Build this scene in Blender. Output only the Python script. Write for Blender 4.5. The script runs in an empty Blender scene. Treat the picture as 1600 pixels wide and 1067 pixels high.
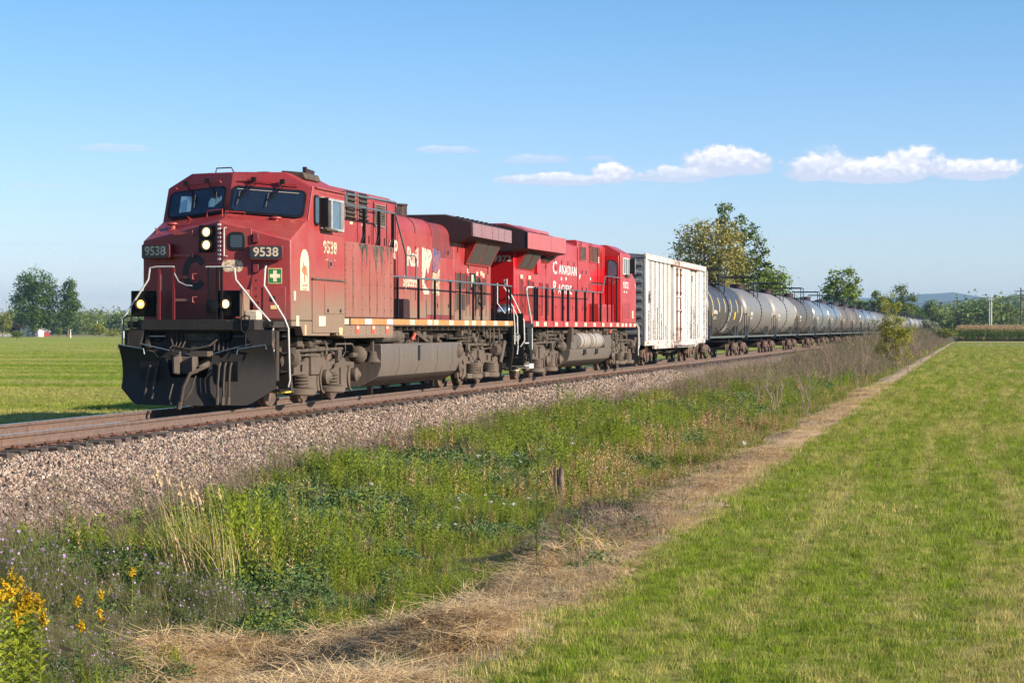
import bpy, bmesh, math, random
import numpy as np
from mathutils import Vector, Matrix
R = math.radians
PI = math.pi
random.seed(7)
rng = np.random.default_rng(11)
S = bpy.context.scene
col = S.collection

# ------------------------------------------------------------------ camera, world, sun, exposure
cam = bpy.data.objects.new('camera', bpy.data.cameras.new('camera')); col.objects.link(cam)
cam.location = (0, 0, 1.54)
cam.rotation_euler = (R(90) - math.atan(19.5 / 3200), 0, R(12.78))
cam.data.sensor_width = 36; cam.data.lens = 72.0
cam.data.clip_start = 0.5; cam.data.clip_end = 40000
S.camera = cam
SUN_EL, SUN_AZ = 22.0, 11.5            # elevation; degrees from +X towards -Y
sd = Vector((math.cos(R(SUN_AZ)) * math.cos(R(SUN_EL)), -math.sin(R(SUN_AZ)) * math.cos(R(SUN_EL)), math.sin(R(SUN_EL))))
sun = bpy.data.objects.new('sun', bpy.data.lights.new('sun', 'SUN')); col.objects.link(sun)
sun.data.energy = 5.0; sun.data.angle = R(0.55); sun.data.color = (1.0, 0.875, 0.70)
sun.rotation_euler = sd.to_track_quat('Z', 'Y').to_euler()
S.view_settings.view_transform = 'Standard'; S.view_settings.look = 'None'
S.view_settings.exposure = 0.82; S.view_settings.gamma = 1; S.view_settings.use_curve_mapping = False
S.cycles.max_bounces = 5; S.cycles.diffuse_bounces = 3; S.cycles.glossy_bounces = 3
S.cycles.transparent_max_bounces = 6; S.cycles.volume_bounces = 0
S.cycles.use_denoising = True
S.cycles.caustics_reflective = False; S.cycles.caustics_refractive = False

W = bpy.data.worlds.new('World'); S.world = W; W.use_nodes = True
wt = W.node_tree; wt.nodes.clear()
def build_world():
    N, L = wt.nodes, wt.links
    out = N.new('ShaderNodeOutputWorld'); bg = N.new('ShaderNodeBackground')
    sky = N.new('ShaderNodeTexSky'); sky.sky_type = 'NISHITA'; sky.sun_disc = False
    sky.sun_elevation = R(SUN_EL); sky.sun_rotation = R(90 + SUN_AZ)
    sky.air_density = 1.0; sky.dust_density = 0.15; sky.ozone_density = 1.5; sky.altitude = 50
    bg.inputs['Strength'].default_value = 0.065
    tc = N.new('ShaderNodeTexCoord'); sep = N.new('ShaderNodeSeparateXYZ')
    L.new(tc.outputs['Generated'], sep.inputs[0])
    def math_(op, a, b=None, c=None, clamp=False):
        n = N.new('ShaderNodeMath'); n.operation = op; n.use_clamp = clamp
        for i, q in enumerate((a, b, c)):
            if q is None: continue
            if isinstance(q, (int, float)): n.inputs[i].default_value = q
            else: L.new(q, n.inputs[i])
        return n.outputs[0]
    # azimuth (degrees, clockwise from +Y) and elevation (degrees)
    az = math_('MULTIPLY', math_('ARCTAN2', sep.outputs[0], sep.outputs[1]), 180 / PI)
    el = math_('MULTIPLY', math_('ARCSINE', sep.outputs[2]), 180 / PI)
    # cumulus low over the horizon: several level-bottomed banks, shaped by noise
    cmb = N.new('ShaderNodeCombineXYZ'); L.new(az, cmb.inputs[0]); L.new(math_('MULTIPLY', el, 1.35), cmb.inputs[1])
    nz = N.new('ShaderNodeTexNoise'); nz.inputs['Scale'].default_value = 1.15; nz.inputs['Detail'].default_value = 9; nz.inputs['Roughness'].default_value = 0.56
    L.new(cmb.outputs[0], nz.inputs['Vector'])
    nz2 = N.new('ShaderNodeTexNoise'); nz2.inputs['Scale'].default_value = 4.5; nz2.inputs['Detail'].default_value = 6
    L.new(cmb.outputs[0], nz2.inputs['Vector'])
    turb = math_('ADD', math_('MULTIPLY', math_('SUBTRACT', nz.outputs[0], 0.5), 3.1), math_('MULTIPLY', math_('SUBTRACT', nz2.outputs[0], 0.5), 0.9))
    dens = None; relz = None
    banks = [(-6.9, 4.50, 1.3, .62, 1), (-8.5, 4.22, 1.2, .34, .8), (-11.2, 4.12, 2.0, .26, .85), (-10.0, 4.22, .8, .42, .95), (-4.1, 4.36, 1.2, .64, 1), (-2.7, 4.22, 1.6, .48, 1), (-1.6, 4.40, 1.1, .62, 1), (.1, 4.24, 1.6, .42, 1),
             (-14.6, 4.97, 1.0, .15, .5), (-12.1, 4.70, 1.3, .17, .45), (-10.4, 4.74, .5, .1, .35),
             (-23.9, 4.92, 1.2, .16, .4), (-26.0, 3.88, .9, .07, .4), (-2.5, 9.1, .9, .16, .33), (-26, 2.3, 4.5, .07, .22), (-14, 2.4, 5, .08, .2), (-4, 2.5, 4, .08, .22),
             (24, 5.2, 3.5, .7, 1), (48, 4.3, 5, .9, 1), (80, 6, 6, 1.1, .9), (-48, 5, 4, .7, .9), (-75, 4.2, 6, .9, 1), (-120, 6, 7, 1.1, .9), (130, 5, 6, 1, 1), (175, 6, 7, 1.2, 1)]
    for a0, e0, wa, we, amp in banks:
        dx = math_('DIVIDE', math_('SUBTRACT', az, a0), wa)
        dz = math_('DIVIDE', math_('SUBTRACT', el, e0), we)
        # flat base: below centre falls off faster
        dzz = math_('MAXIMUM', dz, math_('MULTIPLY', dz, -2.0))
        d2 = math_('ADD', math_('MULTIPLY', dx, dx), math_('MULTIPLY', dzz, dzz))
        shp = math_('MULTIPLY', math_('ADD', math_('SUBTRACT', 1.12, d2), math_('MULTIPLY', turb, .85)), 1.5, clamp=True)
        sm = math_('MULTIPLY', math_('MULTIPLY', shp, shp), math_('SUBTRACT', 3.0, math_('MULTIPLY', shp, 2.0)))
        sm = math_('MULTIPLY', sm, amp)
        q = math_('ADD', math_('MULTIPLY', dz, .95), math_('ADD', 0.02, math_('MULTIPLY', math_('SUBTRACT', nz2.outputs[0], .5), 1.6)), clamp=True)
        q = math_('MULTIPLY', q, sm)
        dens = sm if dens is None else math_('MAXIMUM', dens, sm)
        relz = q if relz is None else math_('MAXIMUM', relz, q)
    ccol = N.new('ShaderNodeMix'); ccol.data_type = 'RGBA'
    L.new(relz, ccol.inputs[0]); ccol.inputs[6].default_value = (6.5, 6.9, 8.5, 1); ccol.inputs[7].default_value = (12.2, 11.5, 11.3, 1)
    mx = N.new('ShaderNodeMix'); mx.data_type = 'RGBA'
    tint = N.new('ShaderNodeMix'); tint.data_type = 'RGBA'; tint.blend_type = 'MULTIPLY'; tint.inputs[0].default_value = 1.0
    tg = N.new('ShaderNodeMix'); tg.data_type = 'RGBA'; L.new(math_('DIVIDE', el, 9.0, clamp=True), tg.inputs[0])
    tg.inputs[6].default_value = (1.20, 1.28, 1.82, 1); tg.inputs[7].default_value = (0.72, 1.08, 1.52, 1)
    L.new(sky.outputs[0], tint.inputs[6]); L.new(tg.outputs[2], tint.inputs[7])
    L.new(math_('MULTIPLY', dens, .93), mx.inputs[0]); L.new(tint.outputs[2], mx.inputs[6]); L.new(ccol.outputs[2], mx.inputs[7])
    L.new(mx.outputs[2], bg.inputs[0]); L.new(bg.outputs[0], out.inputs[0])
build_world()

# ------------------------------------------------------------------ helpers
def tag(o, label=None, cat=None, group=None, kind=None):
    if label: o['label'] = label
    if cat: o['category'] = cat
    if group: o['group'] = group
    if kind: o['kind'] = kind
    return o
def empty(name, loc, rz=0):
    o = bpy.data.objects.new(name, None); col.objects.link(o); o.location = loc; o.rotation_euler = (0, 0, rz)
    o.empty_display_size = .3
    return o
SPLIT = {'cab_skirt', 'ridge_dash', 'white_cross', 'walkway_plate', 'gusset', 'gate_top', 'front_handrail', 'end_handrail', 'catwalk_handrail', 'platform_rail', 'warning_label', 'side_sill', 'rear_handrail', 'step_edge', 'hood_band',
         'orange_stripe', 'tank_bracket', 'class_stencil', 'walkway_handrail', 'end_handrail_post', 'fresh_paint_panel', 'hose_chain', 'saddle_brace', 'end_sill', 'corner_post', 'louvre_frame', 'door_track', 'nose_grab_iron', 'ladder', 'lower_box', 'equipment_box', 'stake', 'drain_pipe', 'glad_hand', 'strap'}
STUFFN = {'rivets', 'panel_seam', 'door_latch', 'rod_bracket', 'louvre_slots', 'lifting_eye', 'roof_bolts', 'underframe_piping', 'brake_rigging', 'latch_hole', 'frame_boss', 'weld_seam', 'slats', 'side_ladder'}
class MB:
    def __init__(s, flip=None): s.v = []; s.f = []; s.flip = flip; s.seg = []
    def add(s, vs, fs):
        b = len(s.v); s.seg.append((b, len(s.f))); s.v += [tuple(p) for p in vs]; s.f += [tuple(b + i for i in f) for f in fs]; return s
    def box(s, x0, x1, y0, y1, z0, z1):
        return s.add([(x0, y0, z0), (x1, y0, z0), (x1, y1, z0), (x0, y1, z0), (x0, y0, z1), (x1, y0, z1), (x1, y1, z1), (x0, y1, z1)],
                     [(0, 3, 2, 1), (4, 5, 6, 7), (0, 1, 5, 4), (1, 2, 6, 5), (2, 3, 7, 6), (3, 0, 4, 7)])
    def prism(s, poly, c0, c1, axis='x'):
        n = len(poly)
        def P(a, b, c): return (c, a, b) if axis == 'x' else ((a, c, b) if axis == 'y' else (a, b, c))
        return s.add([P(a, b, c0) for a, b in poly] + [P(a, b, c1) for a, b in poly],
                     [tuple(range(n)), tuple(range(2 * n - 1, n - 1, -1))] + [(i, i + n, (i + 1) % n + n, (i + 1) % n) for i in range(n)])
    def tube(s, pts, r, n=6, cap=True):
        pts = [Vector(p) for p in pts]; rings = []; up = None
        for i, p in enumerate(pts):
            d = (pts[min(i + 1, len(pts) - 1)] - pts[max(i - 1, 0)]).normalized()
            if up is None:
                up = Vector((0, 0, 1)) if abs(d.z) < .9 else Vector((1, 0, 0))
            a = d.cross(up).normalized(); b = a.cross(d).normalized(); up = b
            rr = r[i] if isinstance(r, (list, tuple)) else r
            rings.append([p + rr * (math.cos(2 * PI * k / n) * a + math.sin(2 * PI * k / n) * b) for k in range(n)])
        vs = [q for g in rings for q in g]; fs = []
        for i in range(len(pts) - 1):
            for k in range(n): fs.append((i * n + k, i * n + (k + 1) % n, (i + 1) * n + (k + 1) % n, (i + 1) * n + k))
        if cap: fs += [tuple(range(n - 1, -1, -1)), tuple((len(pts) - 1) * n + k for k in range(n))]
        return s.add(vs, fs)
    def bar(s, p0, p1, w, h):
        return s.tube([p0, p1], (w + h) / 2, 4)
    def lathe(s, prof, c, axis='z', n=20):   # prof (r, t) along the axis
        vs = []; fs = []
        for r, t in prof:
            for k in range(n):
                a = 2 * PI * k / n; x, y = r * math.cos(a), r * math.sin(a)
                vs.append({'z': (c[0] + x, c[1] + y, c[2] + t), 'x': (c[0] + t, c[1] + x, c[2] + y), 'y': (c[0] + x, c[1] + t, c[2] + y)}[axis])
        m = len(prof)
        for i in range(m - 1):
            for k in range(n): fs.append((i * n + k, i * n + (k + 1) % n, (i + 1) * n + (k + 1) % n, (i + 1) * n + k))
        fs += [tuple(range(n - 1, -1, -1)), tuple((m - 1) * n + k for k in range(n))]
        return s.add(vs, fs)
    def spring(s, c, r, h, turns=4, w=.022):
        pts = [(c[0] + r * math.cos(t), c[1] + r * math.sin(t), c[2] + h * t / (2 * PI * turns)) for t in np.linspace(0, 2 * PI * turns, turns * 12)]
        return s.tube(pts, w, 5)
    def build(s, name, m, parent=None, bevel=0, smooth=True, angle=35, recalc=True, loc=None):
        if name in SPLIT and len(s.seg) > 1:
            first = None; ends = s.seg[1:] + [(len(s.v), len(s.f))]
            for (b, f0), (b1, f1) in zip(s.seg, ends):
                q = MB(); q.v = s.v[b:b1]; q.f = [tuple(i - b for i in f) for f in s.f[f0:f1]]; q.seg = [(0, 0)]
                o = q.build(name, m, parent, bevel, smooth, angle, recalc, loc); first = first or o
            return first
        v = s.v
        if s.flip is not None: v = [(x, s.flip - y, z) for x, y, z in v]
        me = bpy.data.meshes.new(name); me.from_pydata(v, [], s.f)
        if recalc:
            bm = bmesh.new(); bm.from_mesh(me); bmesh.ops.recalc_face_normals(bm, faces=bm.faces); bm.to_mesh(me); bm.free()
        if smooth:
            me.polygons.foreach_set('use_smooth', [True] * len(me.polygons))
            me.set_sharp_from_angle(angle=R(angle))
        for k in (m if isinstance(m, list) else [m]): me.materials.append(k)
        o = bpy.data.objects.new(name, me); col.objects.link(o)
        if parent is not None: o.parent = parent
        if loc is not None: o.location = loc
        if name in STUFFN: o['kind'] = 'stuff'
        if bevel:
            b = o.modifiers.new('bevel', 'BEVEL'); b.width = bevel; b.segments = 2; b.limit_method = 'ANGLE'; b.angle_limit = R(40)
        return o
def dup(o, loc=None, parent=None, rot=None):
    c = o.copy(); col.objects.link(c)
    if parent is not None: c.parent = parent
    if loc is not None: c.location = loc
    if rot is not None: c.rotation_euler = rot
    return c
def copy_tree(o, parent=None):
    c = o.copy(); col.objects.link(c)
    if parent is not None: c.parent = parent
    for ch in list(o.children): copy_tree(ch, c)
    return c
def text(name, s, size, loc, rot, m, parent, extrude=.004, bold=0.0, sx=1.0, space=1.0):
    cu = bpy.data.curves.new(name, 'FONT'); cu.body = s; cu.size = size; cu.extrude = extrude; cu.offset = bold; cu.align_x = 'CENTER'; cu.align_y = 'CENTER'; cu.resolution_u = 3; cu.space_character = space
    t = bpy.data.objects.new('tmp', cu); dg = bpy.context.evaluated_depsgraph_get()
    col.objects.link(t); dg.update(); me = bpy.data.meshes.new_from_object(t.evaluated_get(dg)); bpy.data.objects.remove(t)
    me.name = name; me.materials.clear(); me.materials.append(m)
    o = bpy.data.objects.new(name, me); col.objects.link(o); o.parent = parent
    o.location = loc; o.rotation_euler = rot; o.scale = (sx, 1, 1)
    return o

class NT:
    """small node-tree writer"""
    def __init__(s, name):
        s.m = bpy.data.materials.new(name); s.m.use_nodes = True; s.t = s.m.node_tree; s.t.nodes.clear()
        s.out = s.t.nodes.new('ShaderNodeOutputMaterial')
    def n(s, typ, **k):
        q = s.t.nodes.new(typ)
        for a, b in k.items(): setattr(q, a, b)
        return q
    def set(s, sock, val):
        if isinstance(val, bpy.types.NodeSocket): s.t.links.new(val, sock)
        elif val is not None: sock.default_value = val
    def math(s, op, a, b=None, clamp=False):
        q = s.n('ShaderNodeMath', operation=op, use_clamp=clamp); s.set(q.inputs[0], a); s.set(q.inputs[1], b); return q.outputs[0]
    def coord(s, kind='Object'): return s.n('ShaderNodeTexCoord').outputs[kind]
    def geo(s, k='Position'): return s.n('ShaderNodeNewGeometry').outputs[k]
    def mapping(s, v, sc=(1, 1, 1), loc=(0, 0, 0)):
        q = s.n('ShaderNodeMapping'); s.set(q.inputs[0], v); q.inputs['Scale'].default_value = sc; q.inputs['Location'].default_value = loc; return q.outputs[0]
    def noise(s, v, scale, det=4, rough=.55, out=0, dist=0):
        q = s.n('ShaderNodeTexNoise'); s.set(q.inputs['Vector'], v); q.inputs['Scale'].default_value = scale; q.inputs['Detail'].default_value = det; q.inputs['Roughness'].default_value = rough; q.inputs['Distortion'].default_value = dist
        return q.outputs[out]
    def voro(s, v, scale, feat='F1', out='Distance'):
        q = s.n('ShaderNodeTexVoronoi', feature=feat); s.set(q.inputs['Vector'], v); q.inputs['Scale'].default_value = scale; return q.outputs[out]
    def ramp(s, f, stops, interp='LINEAR'):
        q = s.n('ShaderNodeValToRGB'); s.set(q.inputs[0], f); cr = q.color_ramp; cr.interpolation = interp
        while len(cr.elements) < len(stops): cr.elements.new(.5)
        for e, (p, c) in zip(cr.elements, stops):
            e.position = p; e.color = (c, c, c, 1) if isinstance(c, (int, float)) else (*c[:3], 1)
        return q.outputs[0]
    def rng(s, f, a, b, c=0, d=1):
        q = s.n('ShaderNodeMapRange'); s.set(q.inputs[0], f)
        for i, k in zip((1, 2, 3, 4), (a, b, c, d)): s.set(q.inputs[i], k)
        return q.outputs[0]
    def mix(s, f, a, b, mode='MIX'):
        q = s.n('ShaderNodeMix', data_type='RGBA', blend_type=mode)
        s.set(q.inputs[0], f)
        s.set(q.inputs[6], (*a, 1) if isinstance(a, tuple) else a); s.set(q.inputs[7], (*b, 1) if isinstance(b, tuple) else b)
        return q.outputs[2]
    def sep(s, v):
        q = s.n('ShaderNodeSeparateXYZ'); s.set(q.inputs[0], v); return q.outputs
    def comb(s, x, y, z):
        q = s.n('ShaderNodeCombineXYZ'); s.set(q.inputs[0], x); s.set(q.inputs[1], y); s.set(q.inputs[2], z); return q.outputs[0]
    def bump(s, h, strength=.3, dist=.02):
        q = s.n('ShaderNodeBump'); s.set(q.inputs['Height'], h); q.inputs['Strength'].default_value = strength; q.inputs['Distance'].default_value = dist; return q.outputs[0]
    def bsdf(s, color, rough=.6, metal=0, normal=None, spec=.5, emis=None, es=0, **k):
        q = s.n('ShaderNodeBsdfPrincipled'); s.set(q.inputs['Base Color'], (*color, 1) if isinstance(color, tuple) else color)
        s.set(q.inputs['Roughness'], rough); s.set(q.inputs['Metallic'], metal); q.inputs['Specular IOR Level'].default_value = spec
        if normal is not None: s.set(q.inputs['Normal'], normal)
        if emis: q.inputs['Emission Color'].default_value = (*emis, 1); q.inputs['Emission Strength'].default_value = es
        for a, b in k.items(): s.set(q.inputs[a], b)
        s.t.links.new(q.outputs[0], s.out.inputs[0]); return q
def simple(name, c, rough=.6, metal=0, emis=None, es=0, var=.25, scale=6, spec=.5):
    t = NT(name); n = t.noise(t.coord(), scale, 5, .6)
    k = t.rng(n, .3, .7, 1 - var, 1 + var)
    cc = t.mix(1.0, c, t.comb(k, k, k), 'MULTIPLY')
    t.bsdf(cc, rough, metal, emis=emis, es=es, spec=spec); return t.m
def paint(name, base, dirt=(.20, .148, .103), lo=1.3, hi=2.6, glo=.92, fade=(.0, .0, .0), fadeamt=0, streak=.35, rough=.42, chips=0, chipc=(.12, .11, .10), grain=.18, top=None, topc=(.03, .02, .02)):
    """weathered paint: mottled base, road grime rising from below, rain streaks, chipped spots"""
    t = NT(name); P = t.coord(); z = t.sep(P)[2]
    n1 = t.noise(P, 1.3, 6, .6); n2 = t.noise(P, 9, 5, .6); st = t.noise(t.mapping(P, (7, 7, .35)), 1.6, 5, .6)
    k = t.rng(n2, .3, .7, 1 - grain, 1 + grain)
    c = t.mix(1.0, base, t.comb(k, k, k), 'MULTIPLY')
    if fadeamt: c = t.mix(t.math('MULTIPLY', t.ramp(n1, [(.35, 0), (.68, 1)]), fadeamt), c, fade)
    c = t.mix(t.math('MULTIPLY', t.ramp(st, [(.5, 0), (.75, 1)]), streak), c, dirt)
    zz = t.math('ADD', z, t.math('MULTIPLY', t.math('SUBTRACT', n1, .5), 1.3)); zz = t.math('ADD', zz, t.math('MULTIPLY', t.math('SUBTRACT', st, .5), .9))
    g = t.math('MULTIPLY', t.rng(zz, hi, lo, 0, 1), glo, clamp=True)
    c = t.mix(g, c, dirt)
    if top:
        g2 = t.math('MULTIPLY', t.rng(zz, top[0], top[1], 0, 1), .8, clamp=True); c = t.mix(g2, c, topc)
    st2 = t.noise(t.mapping(P, (26, 26, .9)), 1.0, 4, .7); c = t.mix(t.math('MULTIPLY', t.ramp(st2, [(.54, 0), (.72, 1)]), streak * .8), c, (.09, .05, .04))
    sp = t.noise(P, 34, 3, .8); c = t.mix(t.math('MULTIPLY', t.ramp(sp, [(.66, 0), (.72, 1)]), .45), c, (.10, .05, .045))
    if chips:
        n3 = t.noise(t.mapping(P, (1, 1, .55)), 3.6, 8, .72)
        c = t.mix(t.ramp(n3, [(1 - chips, 0), (1 - chips + .02, 1)]), c, chipc)
    t.bsdf(c, t.rng(g, 0, 1, rough, .85), 0, t.bump(n2, .12, .01)); return t.m

M = {}
RED = (.50, .028, .038)
M['red'] = paint('faded_red_paint', (.32, .021, .022), fade=(.35, .078, .060), fadeamt=.75, lo=1.85, hi=2.85, glo=.95, streak=.4, rough=.45)
M['red_nose'] = paint('grimed_nose_paint_with_shade', (.26, .016, .021), dirt=(.11, .06, .048), fade=(.27, .045, .042), fadeamt=.7, lo=1.4, hi=2.3, glo=.8, streak=.45, rough=.5)  # red of the front faces darkened to hold their shade, besides the grime
M['red_top'] = paint('faded_red_paint_upper', (.30, .026, .029), dirt=(.08, .042, .035), fade=(.32, .075, .066), fadeamt=.8, lo=0, hi=.1, streak=.55, rough=.5)
M['red_box'] = paint('red_panel_paint_chipped', (.31, .034, .030), dirt=(.21, .135, .095), fade=(.32, .11, .082), fadeamt=.9, lo=1.6, hi=3.0, glo=.8, streak=.6, rough=.5, chips=.36)
M['red_sooty'] = paint('sooty_red_paint', (.25, .03, .035), dirt=(.04, .025, .025), fade=(.12, .03, .03), fadeamt=.9, lo=0, hi=.1, streak=.7, rough=.6)
M['soot'] = simple('soot_blackened_red', (.032, .011, .012), .65, var=.4)
M['red2'] = paint('bright_red_paint', (.37, .014, .014), dirt=(.22, .09, .07), fade=(.45, .07, .072), fadeamt=.6, lo=.8, hi=2.0, glo=.5, streak=.22, rough=.33)
M['red3'] = paint('fresh_red_paint', (.48, .006, .008), dirt=(.3, .05, .04), lo=.5, hi=1.2, glo=.4, streak=.06, rough=.28, grain=.06)
M['wing'] = paint('greyed_pink_paint', (.28, .12, .13), fade=(.22, .16, .17), fadeamt=.8, lo=0, hi=.1, streak=.3)
M['wing2'] = paint('dull_pink_paint', (.42, .085, .09), fade=(.38, .12, .12), fadeamt=.8, lo=0, hi=.1, streak=.15)
M['truck'] = paint('road_dust_on_steel', (.07, .052, .04), dirt=(.155, .115, .085), lo=.2, hi=1.4, glo=.65, streak=.3, rough=.85, grain=.4)
M['dusty'] = simple('dusty_brown_steel', (.085, .065, .05), .85, var=.6)
M['tank'] = paint('dusty_fuel_tank', (.105, .088, .076), dirt=(.19, .145, .11), lo=0, hi=1.1, glo=.45, streak=.6, rough=.55, grain=.15)
M['black'] = simple('black_paint', (.010, .010, .010), .5, var=.3, spec=.3)
M['under'] = simple('dark_underframe', (.012, .010, .009), .85, var=.5, spec=.2)
M['plow'] = paint('weathered_black_plow', (.010, .009, .009), dirt=(.036, .026, .020), lo=.0, hi=.9, glo=.5, streak=.35, rough=.75, chips=.27, chipc=(.05, .035, .026))
M['frontdirt'] = paint('dusty_black_pilot', (.012, .011, .010), dirt=(.06, .045, .035), lo=1.2, hi=1.9, glo=.5, streak=.5, rough=.8, chips=.38, chipc=(.16, .105, .075))
M['steel'] = simple('worn_wheel_steel', (.20, .14, .11), .5, .4, var=.3)
M['rail_white'] = simple('white_handrail', (.56, .54, .50), .45, var=.12)
M['rail_dark'] = simple('dark_handrail', (.012, .010, .011), .5, var=.2, spec=.3)  # near-black carries the shade seen on the posts' near faces
M['rail_gray'] = simple('grey_handrail_top', (.12, .15, .17), .35, .2, var=.2)
M['gasket'] = simple('black_rubber', (.008, .008, .009), .5, spec=.3)
M['glass'] = simple('dark_cab_glass', (.012, .02, .035), .06, var=.1, spec=.8)
M['glass_side'] = simple('grey_side_glass', (.07, .12, .17), .08, var=.15, spec=.9)
M['alu'] = simple('aluminium_frame', (.55, .52, .48), .35, .5)
M['mesh'] = None
def louvre_mat():
    t = NT('radiator_mesh'); P = t.coord(); z = t.sep(P)
    w = t.n('ShaderNodeTexWave', wave_type='BANDS', bands_direction='Y'); t.set(w.inputs[0], P); w.inputs['Scale'].default_value = 9
    w2 = t.n('ShaderNodeTexWave', wave_type='BANDS', bands_direction='Z'); t.set(w2.inputs[0], P); w2.inputs['Scale'].default_value = 12
    k = t.math('MULTIPLY', w.outputs[1], w2.outputs[1])
    t.bsdf(t.mix(k, (.035, .026, .022), (.13, .095, .08)), .8, 0, t.bump(k, .5, .02)); return t.m
M['mesh'] = louvre_mat()
M['cream'] = simple('cream_reflective', (.72, .58, .40), .5, var=.2, scale=14)
M['white_tape'] = simple('white_reflective', (.62, .64, .66), .4, var=.1)
M['orange'] = simple('dirty_orange_tape', (.50, .21, .075), .6, var=.3, scale=10)
M['redlabel'] = simple('red_warning_label', (.60, .09, .06), .6)
M['green'] = simple('green_safety_decal', (.01, .16, .05), .5, var=.1)
M['gold'] = simple('gold_decal', (.72, .50, .24), .55, var=.2, scale=12)
M['bronze'] = simple('bronze_figure_print', (.42, .16, .08), .6)
M['tan'] = simple('tan_numerals', (.50, .40, .30), .55, var=.15)
M['boardblack'] = simple('number_board_black', (.02, .026, .032), .3)
M['yellow'] = simple('yellow_step_edge', (.60, .42, .06), .6)
M['wind_red'] = simple('dark_red_bracket', (.14, .012, .016), .5)
def letter(name, c, under, amt=.46):
    t = NT(name); P = t.coord(); n = t.noise(P, 9, 7, .75)
    t.bsdf(t.mix(t.ramp(n, [(amt, 0), (amt + .04, 1)]), c, under), .6); return t.m
M['letter'] = letter('peeling_cream_lettering', (.60, .46, .31), (.24, .15, .11), .50)
M['letter_rail'] = letter('peeling_pale_lettering', (.60, .50, .38), (.35, .13, .10), .535)
M['white_letter'] = letter('white_lettering', (.72, .68, .66), (.55, .25, .25), .68)
M['blue_flag'] = letter('peeling_blue_paint', (.025, .08, .20), (.33, .09, .08), .465)
M['flagbrown'] = letter('peeling_flag_brown', (.30, .20, .12), (.62, .50, .36), .5)
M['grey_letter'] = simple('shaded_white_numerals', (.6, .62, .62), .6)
M['lens_warm'] = simple('lit_headlight_lens', (.9, .8, .6), .3, emis=(1.0, .62, .30), es=1.1, var=.1)
M['lens_core'] = simple('headlight_bulb_glow', (1, 1, .9), .3, emis=(1.0, .80, .48), es=2.2, var=.05)
M['lens_yellow'] = simple('lit_ditch_light_lens', (1, .8, .3), .3, emis=(1.0, .55, .08), es=1.6, var=.1)
M['chrome'] = simple('chrome_reflector', (.6, .6, .6), .15, .9)
M['hose'] = simple('brown_air_hose', (.06, .044, .034), .8)

Xc = -14.55
def flat_poly(name, pts, m, parent, thick=.006, axis_v=None, loc=(0, 0, 0), rot=(0, 0, 0)):
    """thin printed decal: polygon in local XY, small real thickness, placed by rotation"""
    mb = MB(); mb.prism(pts, 0, thick, 'z'); o = mb.build(name, m, parent, smooth=False); o.location = loc; o.rotation_euler = rot; return o
# ------------------------------------------------------------------ locomotives
TEXT_SIDE = (R(90), 0, R(90))
def wheelset_mesh(r=.53, wv=.76):
    mb = MB()
    for s in (-1, 1):
        mb.lathe([(.10, s * (wv + .08)), (.2, s * (wv + .08)), (.24, s * (wv + .03)), (r - .1, s * (wv + .02)), (r - .07, s * (wv + .07)), (r, s * (wv + .06)), (r + .005, s * (wv - .05)), (r + .03, s * (wv - .065)), (r + .03, s * (wv - .09)), (.1, s * (wv - .09))], (0, 0, r), 'x', 28)
    mb.tube([(-.75, 0, r), (.75, 0, r)], .09, 10); return mb
WHEELSET = {}
def wheelset(parent, y, r=.53, name='wheelset'):
    if r not in WHEELSET:
        o = wheelset_mesh(r).build(name, M['steel'], parent, angle=30); WHEELSET[r] = o.data
    else:
        o = bpy.data.objects.new(name, WHEELSET[r]); col.objects.link(o); o.parent = parent
    o.location = (0, y, 0); return o
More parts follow.
